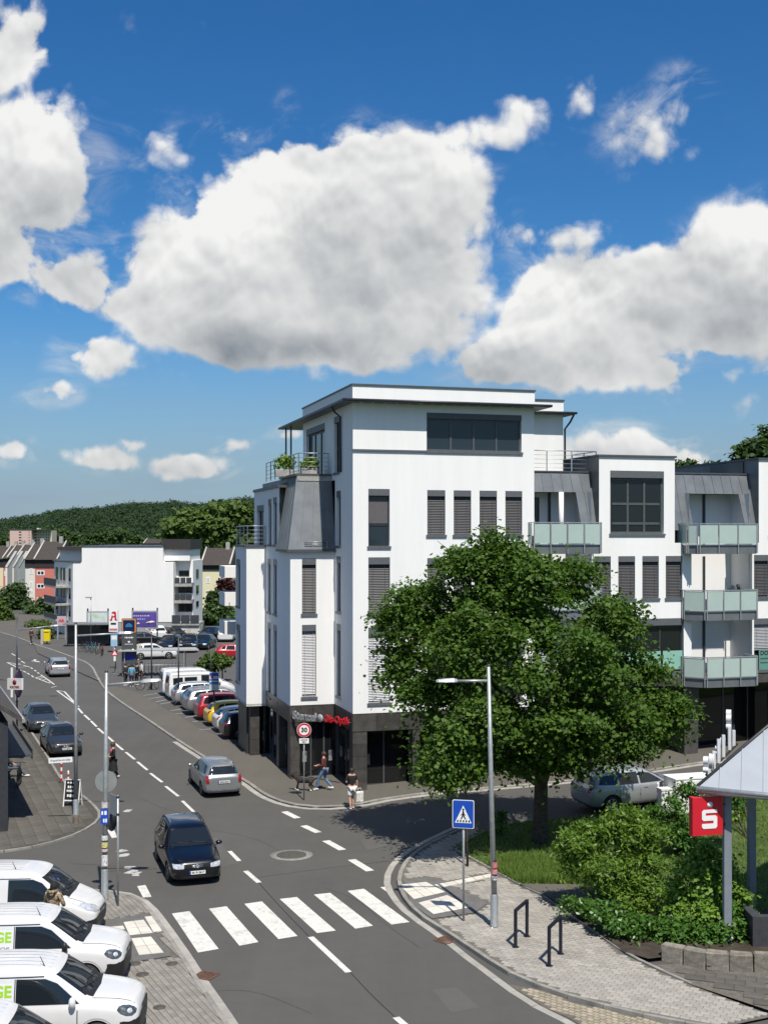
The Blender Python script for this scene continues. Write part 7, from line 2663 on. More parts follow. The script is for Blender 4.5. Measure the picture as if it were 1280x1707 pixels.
# --- white block with the blank gable
YW = 138.0
o_w = P(122, 1062, YW)
wb = emp('gable_building', (o_w.x, o_w.y, 0), 0, 'white block with a big blank gable wall and side balconies', 'building')
sW = YW / F
gx = lambda px: (px - 122) * sW
gzv = lambda py: HC - (py - YH) * sW
q = MB()
q.box(0, gx(289.5), 0, 14, gzv(1037), gzv(937))
q.box(gx(137), gx(272), .0, 14, gzv(937), gzv(911))
q.build('wall', M_RENDER2, wb)
q = MB(); q.box(.05, gx(289.5) - .05, .05, 14, 0, gzv(1037)); q.build('plinth', mat('grey_plinth', (.30, .31, .32), .8, var=.1), wb)
q = MB(); q.box(gx(137) - .1, gx(272) + .1, -.1, 14, gzv(911), gzv(909.5)); q.box(-.1, gx(137) - .1, -.1, 14, gzv(937), gzv(935.5)); q.build('coping', M_GREYTRIM, wb)
x22 = (322 - CX) * (YW + 2.2) / F - o_w.x
q = MB(); q.box(gx(289.5), x22, 2.2, 9.6, 0, gzv(935)); q.build('side_wall', M_RENDER2, wb)
q = MB(); q.box(gx(272), gx(314), 1.2, 9, gzv(935), gzv(916)); q.build('penthouse', M_RENDER2, wb)
q = MB(); q.box(gx(268), gx(316), .8, 9.5, gzv(916), gzv(899)); q.build('roof', mat('dark_flat_roof', (.035, .033, .033), .8), wb)
q = MB(); q.box((100 - CX) * (YW + 5) / F - o_w.x, gx(137), 5, 12, gzv(936), gzv(917)); q.build('penthouse', M_RENDER2, wb)
q = MB(); q.box((95 - CX) * (YW + 4) / F - o_w.x, gx(140), 4.2, 12.5, gzv(917), gzv(912)); q.build('roof', mat('dark_flat_roof'), wb)
sp_ = Plane((gx(289.5), 2.2, 0), X3)
for (x0, x1, y0, y1) in ((293, 311, 952, 962), (292, 316, 980, 990), (292, 316, 1005, 1022)):
    face_windows(wb, sp_, [((x0 - 289.5) * sW, (x1 - 289.5) * sW, gzv(y1), gzv(y0))], frame_m=M_GREYTRIM)
for y0, y1 in ((951, 966), (979, 993), (1006, 1016)):
    face_windows(wb, Plane((x22, 2.2, 0), (0, 1, 0)), [(2.2, 4.2, gzv(y1), gzv(y0))], frame_m=M_GREYTRIM)
M_ANTH = mat('anthracite_panel', (.045, .05, .055), .5, var=.08)
for y0, y1 in ((963, 972), (991, 1000)):
    b_ = MB().box(gx(290), gx(319), .4, 2.2, gzv(y1 + 6), gzv(y1)).build('balcony', M_CONC, wb)
    for k in range(3):
        x0 = gx(290) + (gx(319) - gx(290)) * k / 3
        MB().box(x0 + .04, x0 + (gx(319) - gx(290)) / 3 - .04, .36, .42, gzv(y1), gzv(y0)).build('balustrade_panel', M_ANTH, b_)
b_ = MB().box(gx(290), gx(336), -1.5, 2.2, gzv(1041), gzv(1037)).build('terrace', M_CONC, wb)
for k in range(3):
    x0 = gx(290) + (gx(336) - gx(290)) * k / 3
    MB().box(x0 + .05, x0 + (gx(336) - gx(290)) / 3 - .05, -1.55, -1.48, gzv(1037), gzv(1024)).build('balustrade_panel', M_ANTH, b_)
sl = Plane((0, 14, 0), (0, -1, 0))
M_STAIN = mat('stained_concrete', (.55, .54, .48), .85, var=.2, scale=1.5, dirt=(.16, .15, .12), dscale=.8, damt=.9)
q = MB(); q.box(gx(289.5), gx(336), -1.3, 2.0, 0, gzv(1041)); q.build('retaining_wall', M_STAIN, wb)
# left side with balconies
lw = Plane((gx(90) * 1.0, 8.5, 0), (-gx(90) / abs(gx(90)) if False else 1, 0, 0))
gX = lambda px, dy: (px - CX) * (YW + dy) / F - o_w.x
xl = gX(91, 9)
q = MB(); q.prism([(0, 0), (0, 14), (xl, 14), (xl, 9)], 0, gzv(938)); q.build('side_wall', M_RENDER2, wb)
q = MB(); q.prism([(.05, -.12), (.05, 14), (xl - .2, 14), (xl - .2, 8.9)], gzv(938), gzv(936)); q.build('coping', M_GREYTRIM, wb)
dl = Vector((0, 0, 0)) - Vector((xl, 9, 0))
pl_l = Plane((xl, 9, 0), dl.normalized())
Ld = dl.length
for z0, z1 in ((gzv(965), gzv(948)), (gzv(995), gzv(981)), (gzv(1025), gzv(1010))):
    for s0, s1 in ((.10, .22), (.36, .44), (.5, .62), (.80, .90)):
        face_windows(wb, pl_l, [(Ld * s0, Ld * s1, z0 - .3, z1)], fr=.05, frame_m=M_GREYTRIM)
for y0, y1 in ((966, 978), (996, 1008), (1026, 1034)):
    bb_ = ob('balcony', None, None, wb)
    q = MB(); pbox(q, pl_l, Ld * .12, Ld * .78, gzv(y1 + 3), gzv(y1), .0, 1.5); q.build('slab', M_CONC, bb_)
    for k in range(4):
        q = MB(); w_ = Ld * .66 / 4
        pbox(q, pl_l, Ld * .12 + w_ * k + .03, Ld * .12 + w_ * (k + 1) - .03, gzv(y1), gzv(y0), 1.42, 1.5); q.build('balustrade_panel', M_ANTH, bb_)

# --- terraced houses at the left
M_PINK = mat('pink_render', (.52, .17, .13), .85, var=.05, scale=.5)
M_CREAM = mat('cream_render', (.68, .62, .42), .85, var=.04)
M_WHITER = mat('pale_render', (.66, .66, .60), .85, var=.04)
M_TILE = mat('brown_tiles', (.05, .042, .036), .85, var=.25, scale=3, stretch=(1, 1, 6))
M_SLATE = mat('dark_cladding', (.03, .026, .025), .8, var=.15)
def house(name, px0, px1, base_py, Y, eave_py, band_py, ridge_py, wm, label, wins, depth=11, band=None):
    b = P(px0, base_py, Y)
    b.z = 0
    e = emp(name, b, 0, label, 'house', 'terraced houses on the left')
    s = Y / F
    w = (px1 - px0) * s
    Z = lambda py: HC - (py - YH) * s
    MB().box(0, w, 0, depth, -1, Z(band_py)).build('wall', wm, e)
    MB().box(-.06, w + .06, -.12, depth, Z(band_py), Z(eave_py)).build('attic_cladding', M_SLATE, e)
    ze, zr = Z(eave_py), Z(ridge_py)
    q = MB()
    q.add([(-.15, -.5, ze), (w + .15, -.5, ze), (w + .15, depth / 2, zr), (-.15, depth / 2, zr), (-.15, depth + .5, ze), (w + .15, depth + .5, ze)],
          [(0, 1, 2, 3), (3, 2, 5, 4), (0, 3, 4), (1, 5, 2)])
    r_ = q.build('roof', M_TILE, e)
    for x in (-.12, w - .12):
        q = MB(); q.tube([(x + .1, -.6, ze + .1), (x + .1, depth / 2, zr + .12)], .14, 5); q.build('verge', mat('pale_verge', (.5, .47, .42), .8), r_)
    MB().box(w * .7, w * .7 + .6, depth * .45, depth * .45 + .6, zr - 1, zr + .9).build('chimney', M_CONC, r_)
    pl = Plane((0, 0, 0), X3)
    for (x0, x1, y0, y1) in wins:
        face_windows(e, pl, [((x0 - px0) * s, (x1 - px0) * s, Z(y1), Z(y0))], fr=.16)
    return e
house('terraced_house', 59, 97, 1030, 200, 933, 946, 903, M_PINK, 'salmon pink terraced house with white-framed windows', [(62, 75, 951, 959), (62, 75, 973, 981), (62, 75, 996, 1004)])
house('terraced_house', 43, 59, 1030, 205, 933, 946, 906, M_WHITER, 'pale terraced house next to the pink one', [(50, 55, 947, 957), (50, 55, 969, 978), (50, 55, 983, 988)])
house('terraced_house', 28, 43, 1030, 222, 930, 945, 908, M_WHITER, 'white terraced house with narrow party walls', [(33, 38, 950, 960), (33, 38, 972, 980)])
house('terraced_house', 14, 28, 1030, 236, 930, 945, 909, M_WHITER, 'greyish white terraced house, fourth from the gable building', [(18, 23, 950, 960), (18, 23, 972, 980)])
house('terraced_house', 6, 14, 1030, 244, 931, 945, 910, M_PINK, 'narrow pink terraced house near the left picture edge', [(8, 12, 952, 960)])
house('terraced_house', -18, 6, 1030, 252, 932, 945, 910, M_CREAM, 'cream terraced house cut by the left picture edge', [(-8, -2, 952, 960), (-8, -2, 975, 983)])
for k, px in enumerate((17, 27.5, 36)):
    b = P(px, 945, 214 + k * 3)
    w_ = emp('party_wall', (b.x, b.y, 0), 0, ['white party wall projecting farthest to the left', 'middle white projecting party wall', 'white projecting party wall nearest the pink house'][k], 'wall', 'white party walls of the terrace')
    s = b.y / F
    Z = lambda py: HC - (py - YH) * s
    q = MB(); q.add([(0, -2.5, -1), (.35, -2.5, -1), (.35, 3, -1), (0, 3, -1), (0, -2.5, Z(945)), (.35, -2.5, Z(945)), (.35, 3, Z(920)), (0, 3, Z(920))], [(0, 1, 5, 4), (1, 2, 6, 5), (2, 3, 7, 6), (3, 0, 4, 7), (4, 5, 6, 7)])
    q.build('wall', M_WHITER, w_)
    q = MB(); q.add([(-.05, -2.55, Z(945)), (.40, -2.55, Z(945)), (.40, 3, Z(920)), (-.05, 3, Z(920)), (-.05, -2.55, Z(945) + .12), (.40, -2.55, Z(945) + .12), (.40, 3, Z(920) + .12), (-.05, 3, Z(920) + .12)], [(0, 1, 5, 4), (1, 2, 6, 5), (2, 3, 7, 6), (3, 0, 4, 7), (4, 5, 6, 7)])
    q.build('coping', M_CONC, w_)
house('cream_house', 336, 384, 1030, 185, 942, 951, 914, M_CREAM, 'cream house with dark roof behind the gable building', [(344, 350, 962, 972), (366, 372, 958, 968), (344, 350, 984, 994)])
bpy.data.objects['cream_house']['group'] = ''
del bpy.data.objects['cream_house']['group']
# --- pink tower block on the hill foot
b = P(17, 905, 400); sT = 400 / F
tb = emp('tower_block', (b.x, b.y, 0), 0, 'pale pink high-rise block in front of the wooded ridge', 'building')
Z = lambda py: HC - (py - YH) * sT
MB().box(0, 36 * sT, 0, 9, -2, Z(883)).build('wall', mat('pale_pink_render', (.56, .40, .36), .85, var=.03), tb)
MB().box(36 * sT, 66 * sT, 3, 9, -2, Z(884)).build('wall', mat('beige_render', (.58, .50, .40), .85, var=.03), tb)
MB().box(-.3, 66 * sT, -.2, 9, Z(883), Z(882.4)).build('roof', M_GREYTRIM, tb)
MB().box(38 * sT, 41 * sT, 5, 8, Z(882.4), Z(880)).build('lift_house', M_WHITER, tb)
pl = Plane((0, 0, 0), X3)
for r_ in range(5):
    y = 886 + r_ * 4.6
    for x0, x1 in ((15, 19.5), (31.5, 33)):
        face_windows(tb, pl, [(x0 * sT, x1 * sT, Z(y + 1.8), Z(y))], frame_m=M_GREYTRIM)
pl = Plane((0, 3, 0), X3)
for r_ in range(6):
    y = 886 + r_ * 4.6
    for x0, x1 in ((36, 41), (43, 44.5), (47, 48.5), (51, 52.5), (56, 57.5), (60, 61.5)):
        face_windows(tb, pl, [(x0 * sT, x1 * sT, Z(y + 1.8), Z(y))], frame_m=M_GREYTRIM)
# --- more roofs between the trees, right behind the gable block
house('far_house', 240, 275, 930, 330, 906, 908, 898, M_WHITER, 'low pale house among trees behind the gable building', [(245, 250, 909, 913)])
bpy.data.objects['far_house']['group'] = ''
del bpy.data.objects['far_house']['group']

# ------------------------------------------------------------------ signs and billboards by the car park
def billboard(px0, px1, py0, py1, Y, label, m, feet_py):
    b = P((px0 + px1) / 2, feet_py, Y)
    e = emp('billboard', (b.x, b.y, .06), 0, label, 'billboard', 'billboards in front of the gable wall')
    s = Y / F
    w = (px1 - px0) * s / 2
    z0, z1 = HC - (py1 - YH) * s - .06, HC - (py0 - YH) * s - .06
    MB().box(-w, w, -.08, .08, z0, z1).build('frame', mat('billboard_frame', (.30, .31, .33), .5), e)
    MB().box(-w + .15, w - .15, -.10, -.081, z0 + .18, z1 - .15).build('poster', m, e)
    for x in (-w + .1, w - .1):
        MB().box(x - .07, x + .07, .0, .14, 0, z1 + .3).build('post', M_STEEL_D, e)
    return e, w, z0, z1
def poster_mat(name, cols):
    m = bpy.data.materials.new(name)
    m.use_nodes = True
    t = NT(m.node_tree)
    bs_ = t.n['Principled BSDF']
    co = t.node('ShaderNodeTexCoord').outputs['Object']
    n = t.noise(t.v('MULTIPLY', co, (1, 1, 2.2)), .55, 2, .5)
    cr = t.node('ShaderNodeValToRGB')
    t.l.new(n, cr.inputs[0])
    els = cr.color_ramp.elements
    els[0].position, els[0].color = .3, (*cols[0], 1)
    els[1].position, els[1].color = .75, (*cols[-1], 1)
    for k, c in enumerate(cols[1:-1]):
        e_ = els.new(.42 + .1 * k)
        e_.color = (*c, 1)
    t.l.new(cr.outputs[0], bs_.inputs['Base Color'])
    bs_.inputs['Roughness'].default_value = .5
    return m
bp1, w_, z0, z1 = billboard(145, 182, 1019, 1050, 128, 'pale green and blue billboard left of the pharmacy sign', poster_mat('green_blue_poster', [(.10, .30, .55), (.45, .60, .65), (.62, .66, .64), (.25, .45, .08)]), 1068)
bp2, w_, z0, z1 = billboard(220, 264, 1018, 1048, 128, 'purple billboard with white shoes', mat('purple_poster', (.085, .06, .26), .5, var=.25, scale=.8), 1068)
for x, z, rot in ((-1.0, .25, .2), (.6, .35, .15)):
    q = MB(); q.lathe([(0, .01), (.5, .01), (.5, 0)], 16, 0, frame_M((x, -.105, z0 + (z1 - z0) * z), X3, Z3) @ Matrix.Rotation(rot, 4, 'Z') @ Matrix.Diagonal((1, .3, 1, 1))); q.build('shoe_print', mat('shoe_print', (.55, .45, .5), .5, var=.6, scale=4), bp2)
print_marks('white_print', frame_M((-.35, -.105, z0 + (z1 - z0) * .72), X3, Z3), 1.7, .16, 7, mat('lilac_print', (.5, .48, .62), .5), bp2, 4)
print_marks('white_print', frame_M((-.55, -.105, z0 + (z1 - z0) * .54), X3, Z3), 1.1, .12, 5, mat('lilac_print'), bp2, 6)

# pharmacy sign: red gothic A on white
b = P(190, 1100, 118); b.z = .06
ph = emp('pharmacy_sign', b, 0, 'white pylon sign with a red gothic letter A', 'sign')
s = 118 / F
Z = lambda py: HC - (py - YH) * s - .06
MB().box(-7.5 * s, 7.5 * s, -.12, .12, Z(1053), Z(1017)).build('panel', M_SIGNWHITE, ph)
MB().box(-.06, .06, -.06, .06, 0, Z(1053)).build('post', M_STEEL, ph)
def ph_poly(pts):
    flat([(x * s, (1034 - y) * s) for x, y in pts], .02, frame_M((0, -.13, Z(1034)), X3, Z3), M_SIGNRED, 'emblem', ph)
ph_poly([(-1.5, 1019.5), (2.5, 1019), (4.5, 1021), (5, 1031.5), (6.5, 1033), (4.5, 1034.5), (2.2, 1032.8), (1.8, 1025), (1.0, 1022), (-1.5, 1022.5), (-3, 1021.5)])
ph_poly([(-6, 1033), (-4, 1031.5), (-3, 1026), (-1.2, 1025), (-1.4, 1031), (-2.4, 1034.5), (-4.5, 1034.5)])
ph_poly([(-2.4, 1027.5), (2.4, 1026.3), (2.4, 1028), (-2.4, 1029.2)])
MB().box(-4.5 * s, 4.5 * s, -.14, -.125, Z(1041), Z(1038)).build('display', M_BLACK, ph)
MB().box(-6.5 * s, 6.5 * s, -.14, -.125, Z(1050.5), Z(1047.5)).build('red_band', mat('faded_red_band', (.55, .15, .18), .5), ph)

# supermarket pylon
b = G(216, 1128, .07)
py_ = emp('pylon_sign', b, R(4), 'tall anthracite pylon sign with a framed supermarket logo on top', 'sign')
s = b.y / F
Z = lambda py: HC - (py - YH) * s - b.z
hw = 12 * s
MB().cbox(-hw, hw, -.18, .18, 0, Z(1031), .02).build('body', mat('pylon_grey', (.065, .07, .072), .5, var=.05), py_)
FP = lambda px, py, d=-.19: frame_M(((px - 216) * s, d, Z(py)), X3, Z3)
flat(rrect(11.3 * s, 11.3 * s, .1), .03, FP(216, 1043), mat('logo_orange', (.62, .25, .05), .5), 'logo_frame', py_)
flat(rrect(9.6 * s, 9.6 * s, .08), .03, FP(216, 1043, -.205), mat('logo_navy', (.006, .01, .06), .5), 'logo_field', py_)
M_LB = mat('logo_blue', (.04, .28, .52), .5)
for k in range(3):
    q = MB()
    r0_, r1__ = (5.8 - k * 1.7) * s, (4.8 - k * 1.7) * s
    pts = [(math.cos(R(t_)) * r0_ * 1.0 - .5 * s, math.sin(R(t_)) * r0_ * 1.15) for t_ in range(10, 171, 16)] + [(math.cos(R(t_)) * r1__ - .5 * s, math.sin(R(t_)) * r1__ * 1.15) for t_ in range(170, 9, -16)]
    flat(pts, .02, FP(216.5, 1045.5, -.222), M_LB, 'logo_arc', py_)
text_mesh('lettering', 'ALDI', 4.6 * s, M_SIGNWHITE, py_, FP(216, 1048.6, -.225), .01, width=9 * s, bold=.01)
text_mesh('lettering', 'SÜD', 2.4 * s, mat('logo_orange'), py_, FP(216, 1051.4, -.225), .01, width=4 * s)
print_marks('white_print', FP(216, 1062.5), 14 * s, 2.6 * s, 6, M_SIGNWHITE, py_, 3, .01)
flat([(0, -2.2 * s), (2.2 * s, 0), (1.2 * s, 1.6 * s), (0, .8 * s), (-1.2 * s, 1.6 * s), (-2.2 * s, 0)], .02, FP(216, 1069.5), M_SIGNWHITE, 'heart', py_)
print_marks('white_print', FP(216, 1073.5), 13 * s, 1.4 * s, 7, M_SIGNWHITE, py_, 4, .01)
print_marks('white_print', FP(214, 1083.5), 11 * s, 1.8 * s, 6, M_SIGNWHITE, py_, 5, .01)
MB().lathe([(0, .02), (1.8 * s, .02), (1.8 * s, 0)], 14, 0, FP(222.5, 1083)).build('dot', M_SIGNWHITE, py_)
flat(rrect(8.5 * s, 4.6 * s, .04), .02, FP(216, 1094.5), mat('sign_ultramarine', (.02, .025, .32), .5), 'blue_panel', py_)

# light blue parking board on legs, right
def post_board(name, px, py, cpx, cpy, w, h, face, label, up=.07, post=M_STEEL_D, rot=0.0, cat='sign'):
    b = G(px, py, up)
    e = emp(name, b, rot, label, cat)
    s = b.y / F
    Zc = HC - (cpy - YH) * s - b.z
    MB().tube([(0, 0, 0), (0, 0, Zc + h * s * .5)], .05, 8).build('post', post, e)
    dx = (cpx - px) * s
    MB().box(dx - w * s / 2, dx + w * s / 2, -.10, -.06, Zc - h * s / 2, Zc + h * s / 2).build('panel', face, e)
    return e, s, Zc, dx
e, s, Zc, dx = post_board('parking_board', 357, 1207, 357.5, 1135.5, 16, 30, mat('pale_board', (.52, .58, .62), .5), 'pale blue parking information board on a dark post')
for z0, z1, m_ in ((9, 14, M_SIGNBLUE), (-5, -1, mat('board_blue', (.05, .16, .42), .5)), (1.5, 4, mat('board_blue'))):
    MB().box(dx - 7.4 * s, dx + 7.4 * s, -.108, -.101, Zc + z0 * s, Zc + z1 * s).build('stripe', m_, e)
MB().lathe([(0, .008), (2.2 * s, .008), (2.2 * s, 0)], 14, 0, frame_M((dx - 3.5 * s, -.102, Zc + 7.5 * s), X3, Z3)).build('emblem', M_SIGNRED, e)
e, s, Zc, dx = post_board('notice_board', 371, 1135, 371, 1103, 7, 10, M_SIGNWHITE, 'small white notice board behind the parking board')
e, s, Zc, dx = post_board('blue_board', 193, 1115, 191, 1066, 11, 22, mat('light_blue_board', (.30, .48, .62), .5), 'light blue board beside the bicycle shelter')
MB().box(dx - 4.5 * s, dx + 4.5 * s, -.108, -.101, Zc, Zc + 6 * s).build('print', M_SIGNWHITE, e)
# warning triangle on the pavement
b = G(192, 1123, .06); s = b.y / F
e = emp('warning_sign', b, 0, 'red-bordered warning triangle on a grey post by the bicycle shelter', 'road sign')
Z = lambda py: HC - (py - YH) * s - b.z
MB().tube([(0, 0, 0), (0, 0, Z(1080))], .045, 8).build('post', M_GALV, e)
MB().box(-.12, .12, -.12, .12, 0, .06).build('base_plate', M_GALV, e)
flat([(-6.5 * s, -4 * s), (6.5 * s, -4 * s), (0, 7 * s)], .02, frame_M((0, -.06, Z(1089)), X3, Z3), M_SIGNRED, 'border', e)
flat([(-3.9 * s, -2.5 * s), (3.9 * s, -2.5 * s), (0, 4.3 * s)], .01, frame_M((0, -.075, Z(1089)), X3, Z3), M_SIGNWHITE, 'face', e)
MB().box(-1.8 * s, 1.8 * s, -.06, -.03, Z(1102), Z(1093)).build('plate', M_SIGNWHITE, e)
# pink advertising stand by the white block
b = G(100, 1066, .06); s = b.y / F
e = emp('advertising_stand', b, 0, 'pinkish advertising panel on two legs beside the white block', 'sign')
Z = lambda py: HC - (py - YH) * s - b.z
for x in (-3, 10):
    MB().box(x * s - .07, x * s + .07, -.07, .07, 0, Z(1027)).build('leg', M_STEEL, e)
MB().box(-3.8 * s, 11 * s, -.12, -.08, Z(1043), Z(1027)).build('panel', mat('pink_panel', (.48, .36, .38), .5, var=.1), e)
text_mesh('lettering', 'AR', 7 * s, M_SIGNRED, e, frame_M((3.5 * s, -.125, Z(1035)), X3, Z3), .01, bold=.02)
# yellow box
b = G(79, 1074, .06)
e = emp('post_box', b, 0, 'bright yellow post box on the far pavement', 'post box')
MB().cbox(-.35, .35, -.25, .25, .35, 1.55, .06).build('box', mat('post_yellow', (.68, .52, .01), .4, var=.03), e)
MB().box(-.06, .06, -.06, .06, 0, .35).build('foot', M_STEEL_D, e)
MB().box(-.25, .25, -.27, -.252, 1.28, 1.34).build('slot', M_BLACK, e)
MB().box(-.62, -.36, -.2, .2, 0, 1.62).build('side_box', mat('grey_box', (.42, .40, .36), .6), e)
# crossing gate signal of the junction at the far left: red and white head
b = G(29, 1092, .06); s = b.y / F
# slim dark car-park lamp posts
for px, py0, top, lab in ((253, 1150, 1060, 'slim dark lamp post left in the car park'), (298, 1176, 1062, 'slim dark lamp post with tripod foot by the minibus'), (352, 1140, 1085, 'slim dark post behind the small round tree')):
    b = G(px, py0, .07); s = b.y / F
    e = emp('lamp_post', b, 0, lab, 'post', 'slim posts in the car park')
    Z = lambda py: HC - (py - YH) * s - b.z
    MB().tube([(0, 0, 0), (0, 0, Z(top))], [.06, .045], 8).build('post', M_STEEL_D, e)
    for k in range(3):
        a = k * 2.09
        MB().tube([(0, 0, .5), (math.cos(a) * .45, math.sin(a) * .45, .02)], .025, 5).build('strut', M_STEEL_D, e)
b = P(152, 1066, 126); b.z = .06; s = 126 / F
e = emp('area_lamp', b, 0, 'thin lamp post with a flat head in front of the blank gable', 'street lamp')
MB().tube([(0, 0, 0), (0, 0, HC - (997 - YH) * s)], [.08, .05], 8).build('post', M_GALV, e)
MB().box(-.55, .08, -.15, .15, HC - (997 - YH) * s - .06, HC - (997 - YH) * s + .06).build('luminaire', M_GALV, e)

# bicycle shelter with bicycles
b = G(145, 1079, .06)
sh = emp('bicycle_shelter', b, R(8), 'flat-roofed bicycle shelter in front of the white block', 'shelter')
s = b.y / F
for x in (-2.1, -.7, .7, 2.1):
    MB().box(x - .05, x + .05, 1.6, 1.7, 0, 2.35).build('post', M_STEEL_D, sh)
MB().box(-2.4, 2.6, -.2, 1.9, 2.35, 2.45).build('roof', mat('shelter_roof', (.16, .165, .17), .6, var=.1), sh)
for x0 in (-2.05, -.65, .75):
    MB().box(x0, x0 + 1.3, 1.63, 1.66, .2, 2.2).build('pane', M_GLASS_B, sh)
# front shelter roof near the minibus: trolley bay
b = G(262, 1128, .07)
tr = emp('trolley_bay', b, R(6), 'low trolley bay with a flat grey roof beside the tall sign', 'shelter')
for x in (-2.6, 2.2):
    for y in (0, 1.6):
        MB().box(x - .04, x + .04, y - .04, y + .04, 0, 2.1).build('post', M_STEEL, tr)
MB().prism([(-3.1, -.4), (3.4, -.1), (3.0, 2.0), (-2.9, 1.8)], 2.1, 2.2).build('roof', mat('bay_roof_grey', (.34, .35, .35), .5, var=.08), tr)
for k in range(14):
    MB().box(-2.4 + k * .32, -2.36 + k * .32, .2, 1.2, .25, 1.0).build('trolley_grid', M_STEEL, tr)
MB().tube([(-2.6, .0, .95), (2.2, .0, .95)], .03, 6).build('rail', M_STEEL, tr)

# bicycles
def bicycle(loc, rz, label, m, group='bicycles at the shelter'):
    e = emp('bicycle', loc, rz, label, 'bicycle', group)
    for x in (-.52, .52):
        wv = ob('wheel', BIKE_W, None, e, (x, 0, .34))
    q = MB()
    for a, c in (((-.52, 0, .34), (-.15, 0, .80)), ((-.52, 0, .34), (-.05, 0, .32)), ((-.05, 0, .32), (-.18, 0, .92)), ((-.05, 0, .32), (.38, 0, .78)), ((-.15, 0, .80), (.36, 0, .84)), ((.52, 0, .34), (.34, 0, 1.0))):
        q.tube([a, c], .02, 6)
    q.build('frame', m, e)
    MB().tube([(.34, -.28, 1.0), (.36, -.1, 1.02), (.36, .1, 1.02), (.34, .28, 1.0)], .015, 5).build('handlebar', M_BLACK, e)
    MB().cbox(-.32, -.05, -.08, .08, .92, .98, .02).build('saddle', M_BLACK, e)
    return e
w_ = MB()
tp = [(.34 + .022 * math.cos(t_), .022 * math.sin(t_)) for t_ in [k * 6.283 / 6 for k in range(7)]]
w_.lathe(tp, 24, 0, Matrix.Rotation(R(90), 4, 'X'))
for k in range(8):
    w_.tube([(0, 0, 0), (.33 * math.cos(k * .785), 0, .33 * math.sin(k * .785))], .005, 4)
BIKE_W = w_.mesh('wheel')
BIKE_W.materials.append(M_RUBBER)
for k, (px, py, cm, lb) in enumerate(((141, 1086, (.05, .05, .06), 'black bicycle at the left end of the row'), (150, 1087, (.10, .22, .35), 'blue bicycle second in the row'), (157, 1088, (.10, .30, .30), 'turquoise bicycle in the middle of the row'), (164, 1090, (.35, .36, .37), 'silver bicycle fourth in the row'), (171, 1093, (.30, .05, .05), 'dark red bicycle at the right end of the row'))):
    bicycle(G(px, py, .07), R(60 + k * 9), lb, mat('bike_%d' % k, cm, .4, metal=.3))
bicycle(G(246, 1150, .07), R(20), 'grey bicycle standing by the tall sign', mat('bike_g', (.25, .26, .27), .4, metal=.3), 'bicycles at the car park edge')
bicycle(G(40, 1310, .06) + Vector((-.2, 0, 0)), R(100), 'dark bicycle leaning by the kiosk wall', mat('bike_k', (.03, .03, .035), .4, metal=.3), 'bicycles at the kiosk')
# ================================================================== people and the dog
def skin_mesh(verts, edges, radii, name, root=0, sub=2):
    me = bpy.data.meshes.new(name)
    me.from_pydata([tuple(v) for v in verts], edges, [])
    o = bpy.data.objects.new('tmp_skin', me)
    col.objects.link(o)
    m = o.modifiers.new('skin', 'SKIN')
    m.use_smooth_shade = True
    if not me.skin_vertices:
        bpy.context.view_layer.update()
    for i, sv in enumerate(me.skin_vertices[0].data):
        r = radii[i]
        sv.radius = r if isinstance(r, tuple) else (r, r)
        sv.use_root = (i == root)
    s = o.modifiers.new('sub', 'SUBSURF')
    s.levels = s.render_levels = sub
    bpy.context.view_layer.update()
    dg = bpy.context.evaluated_depsgraph_get()
    out = bpy.data.meshes.new_from_object(o.evaluated_get(dg))
    bpy.data.objects.remove(o)
    out.materials.clear()
    out.polygons.foreach_set('use_smooth', [True] * len(out.polygons))
    out.name = name
    return out


M_SKIN = mat('skin', (.46, .27, .19), .6, var=.06)


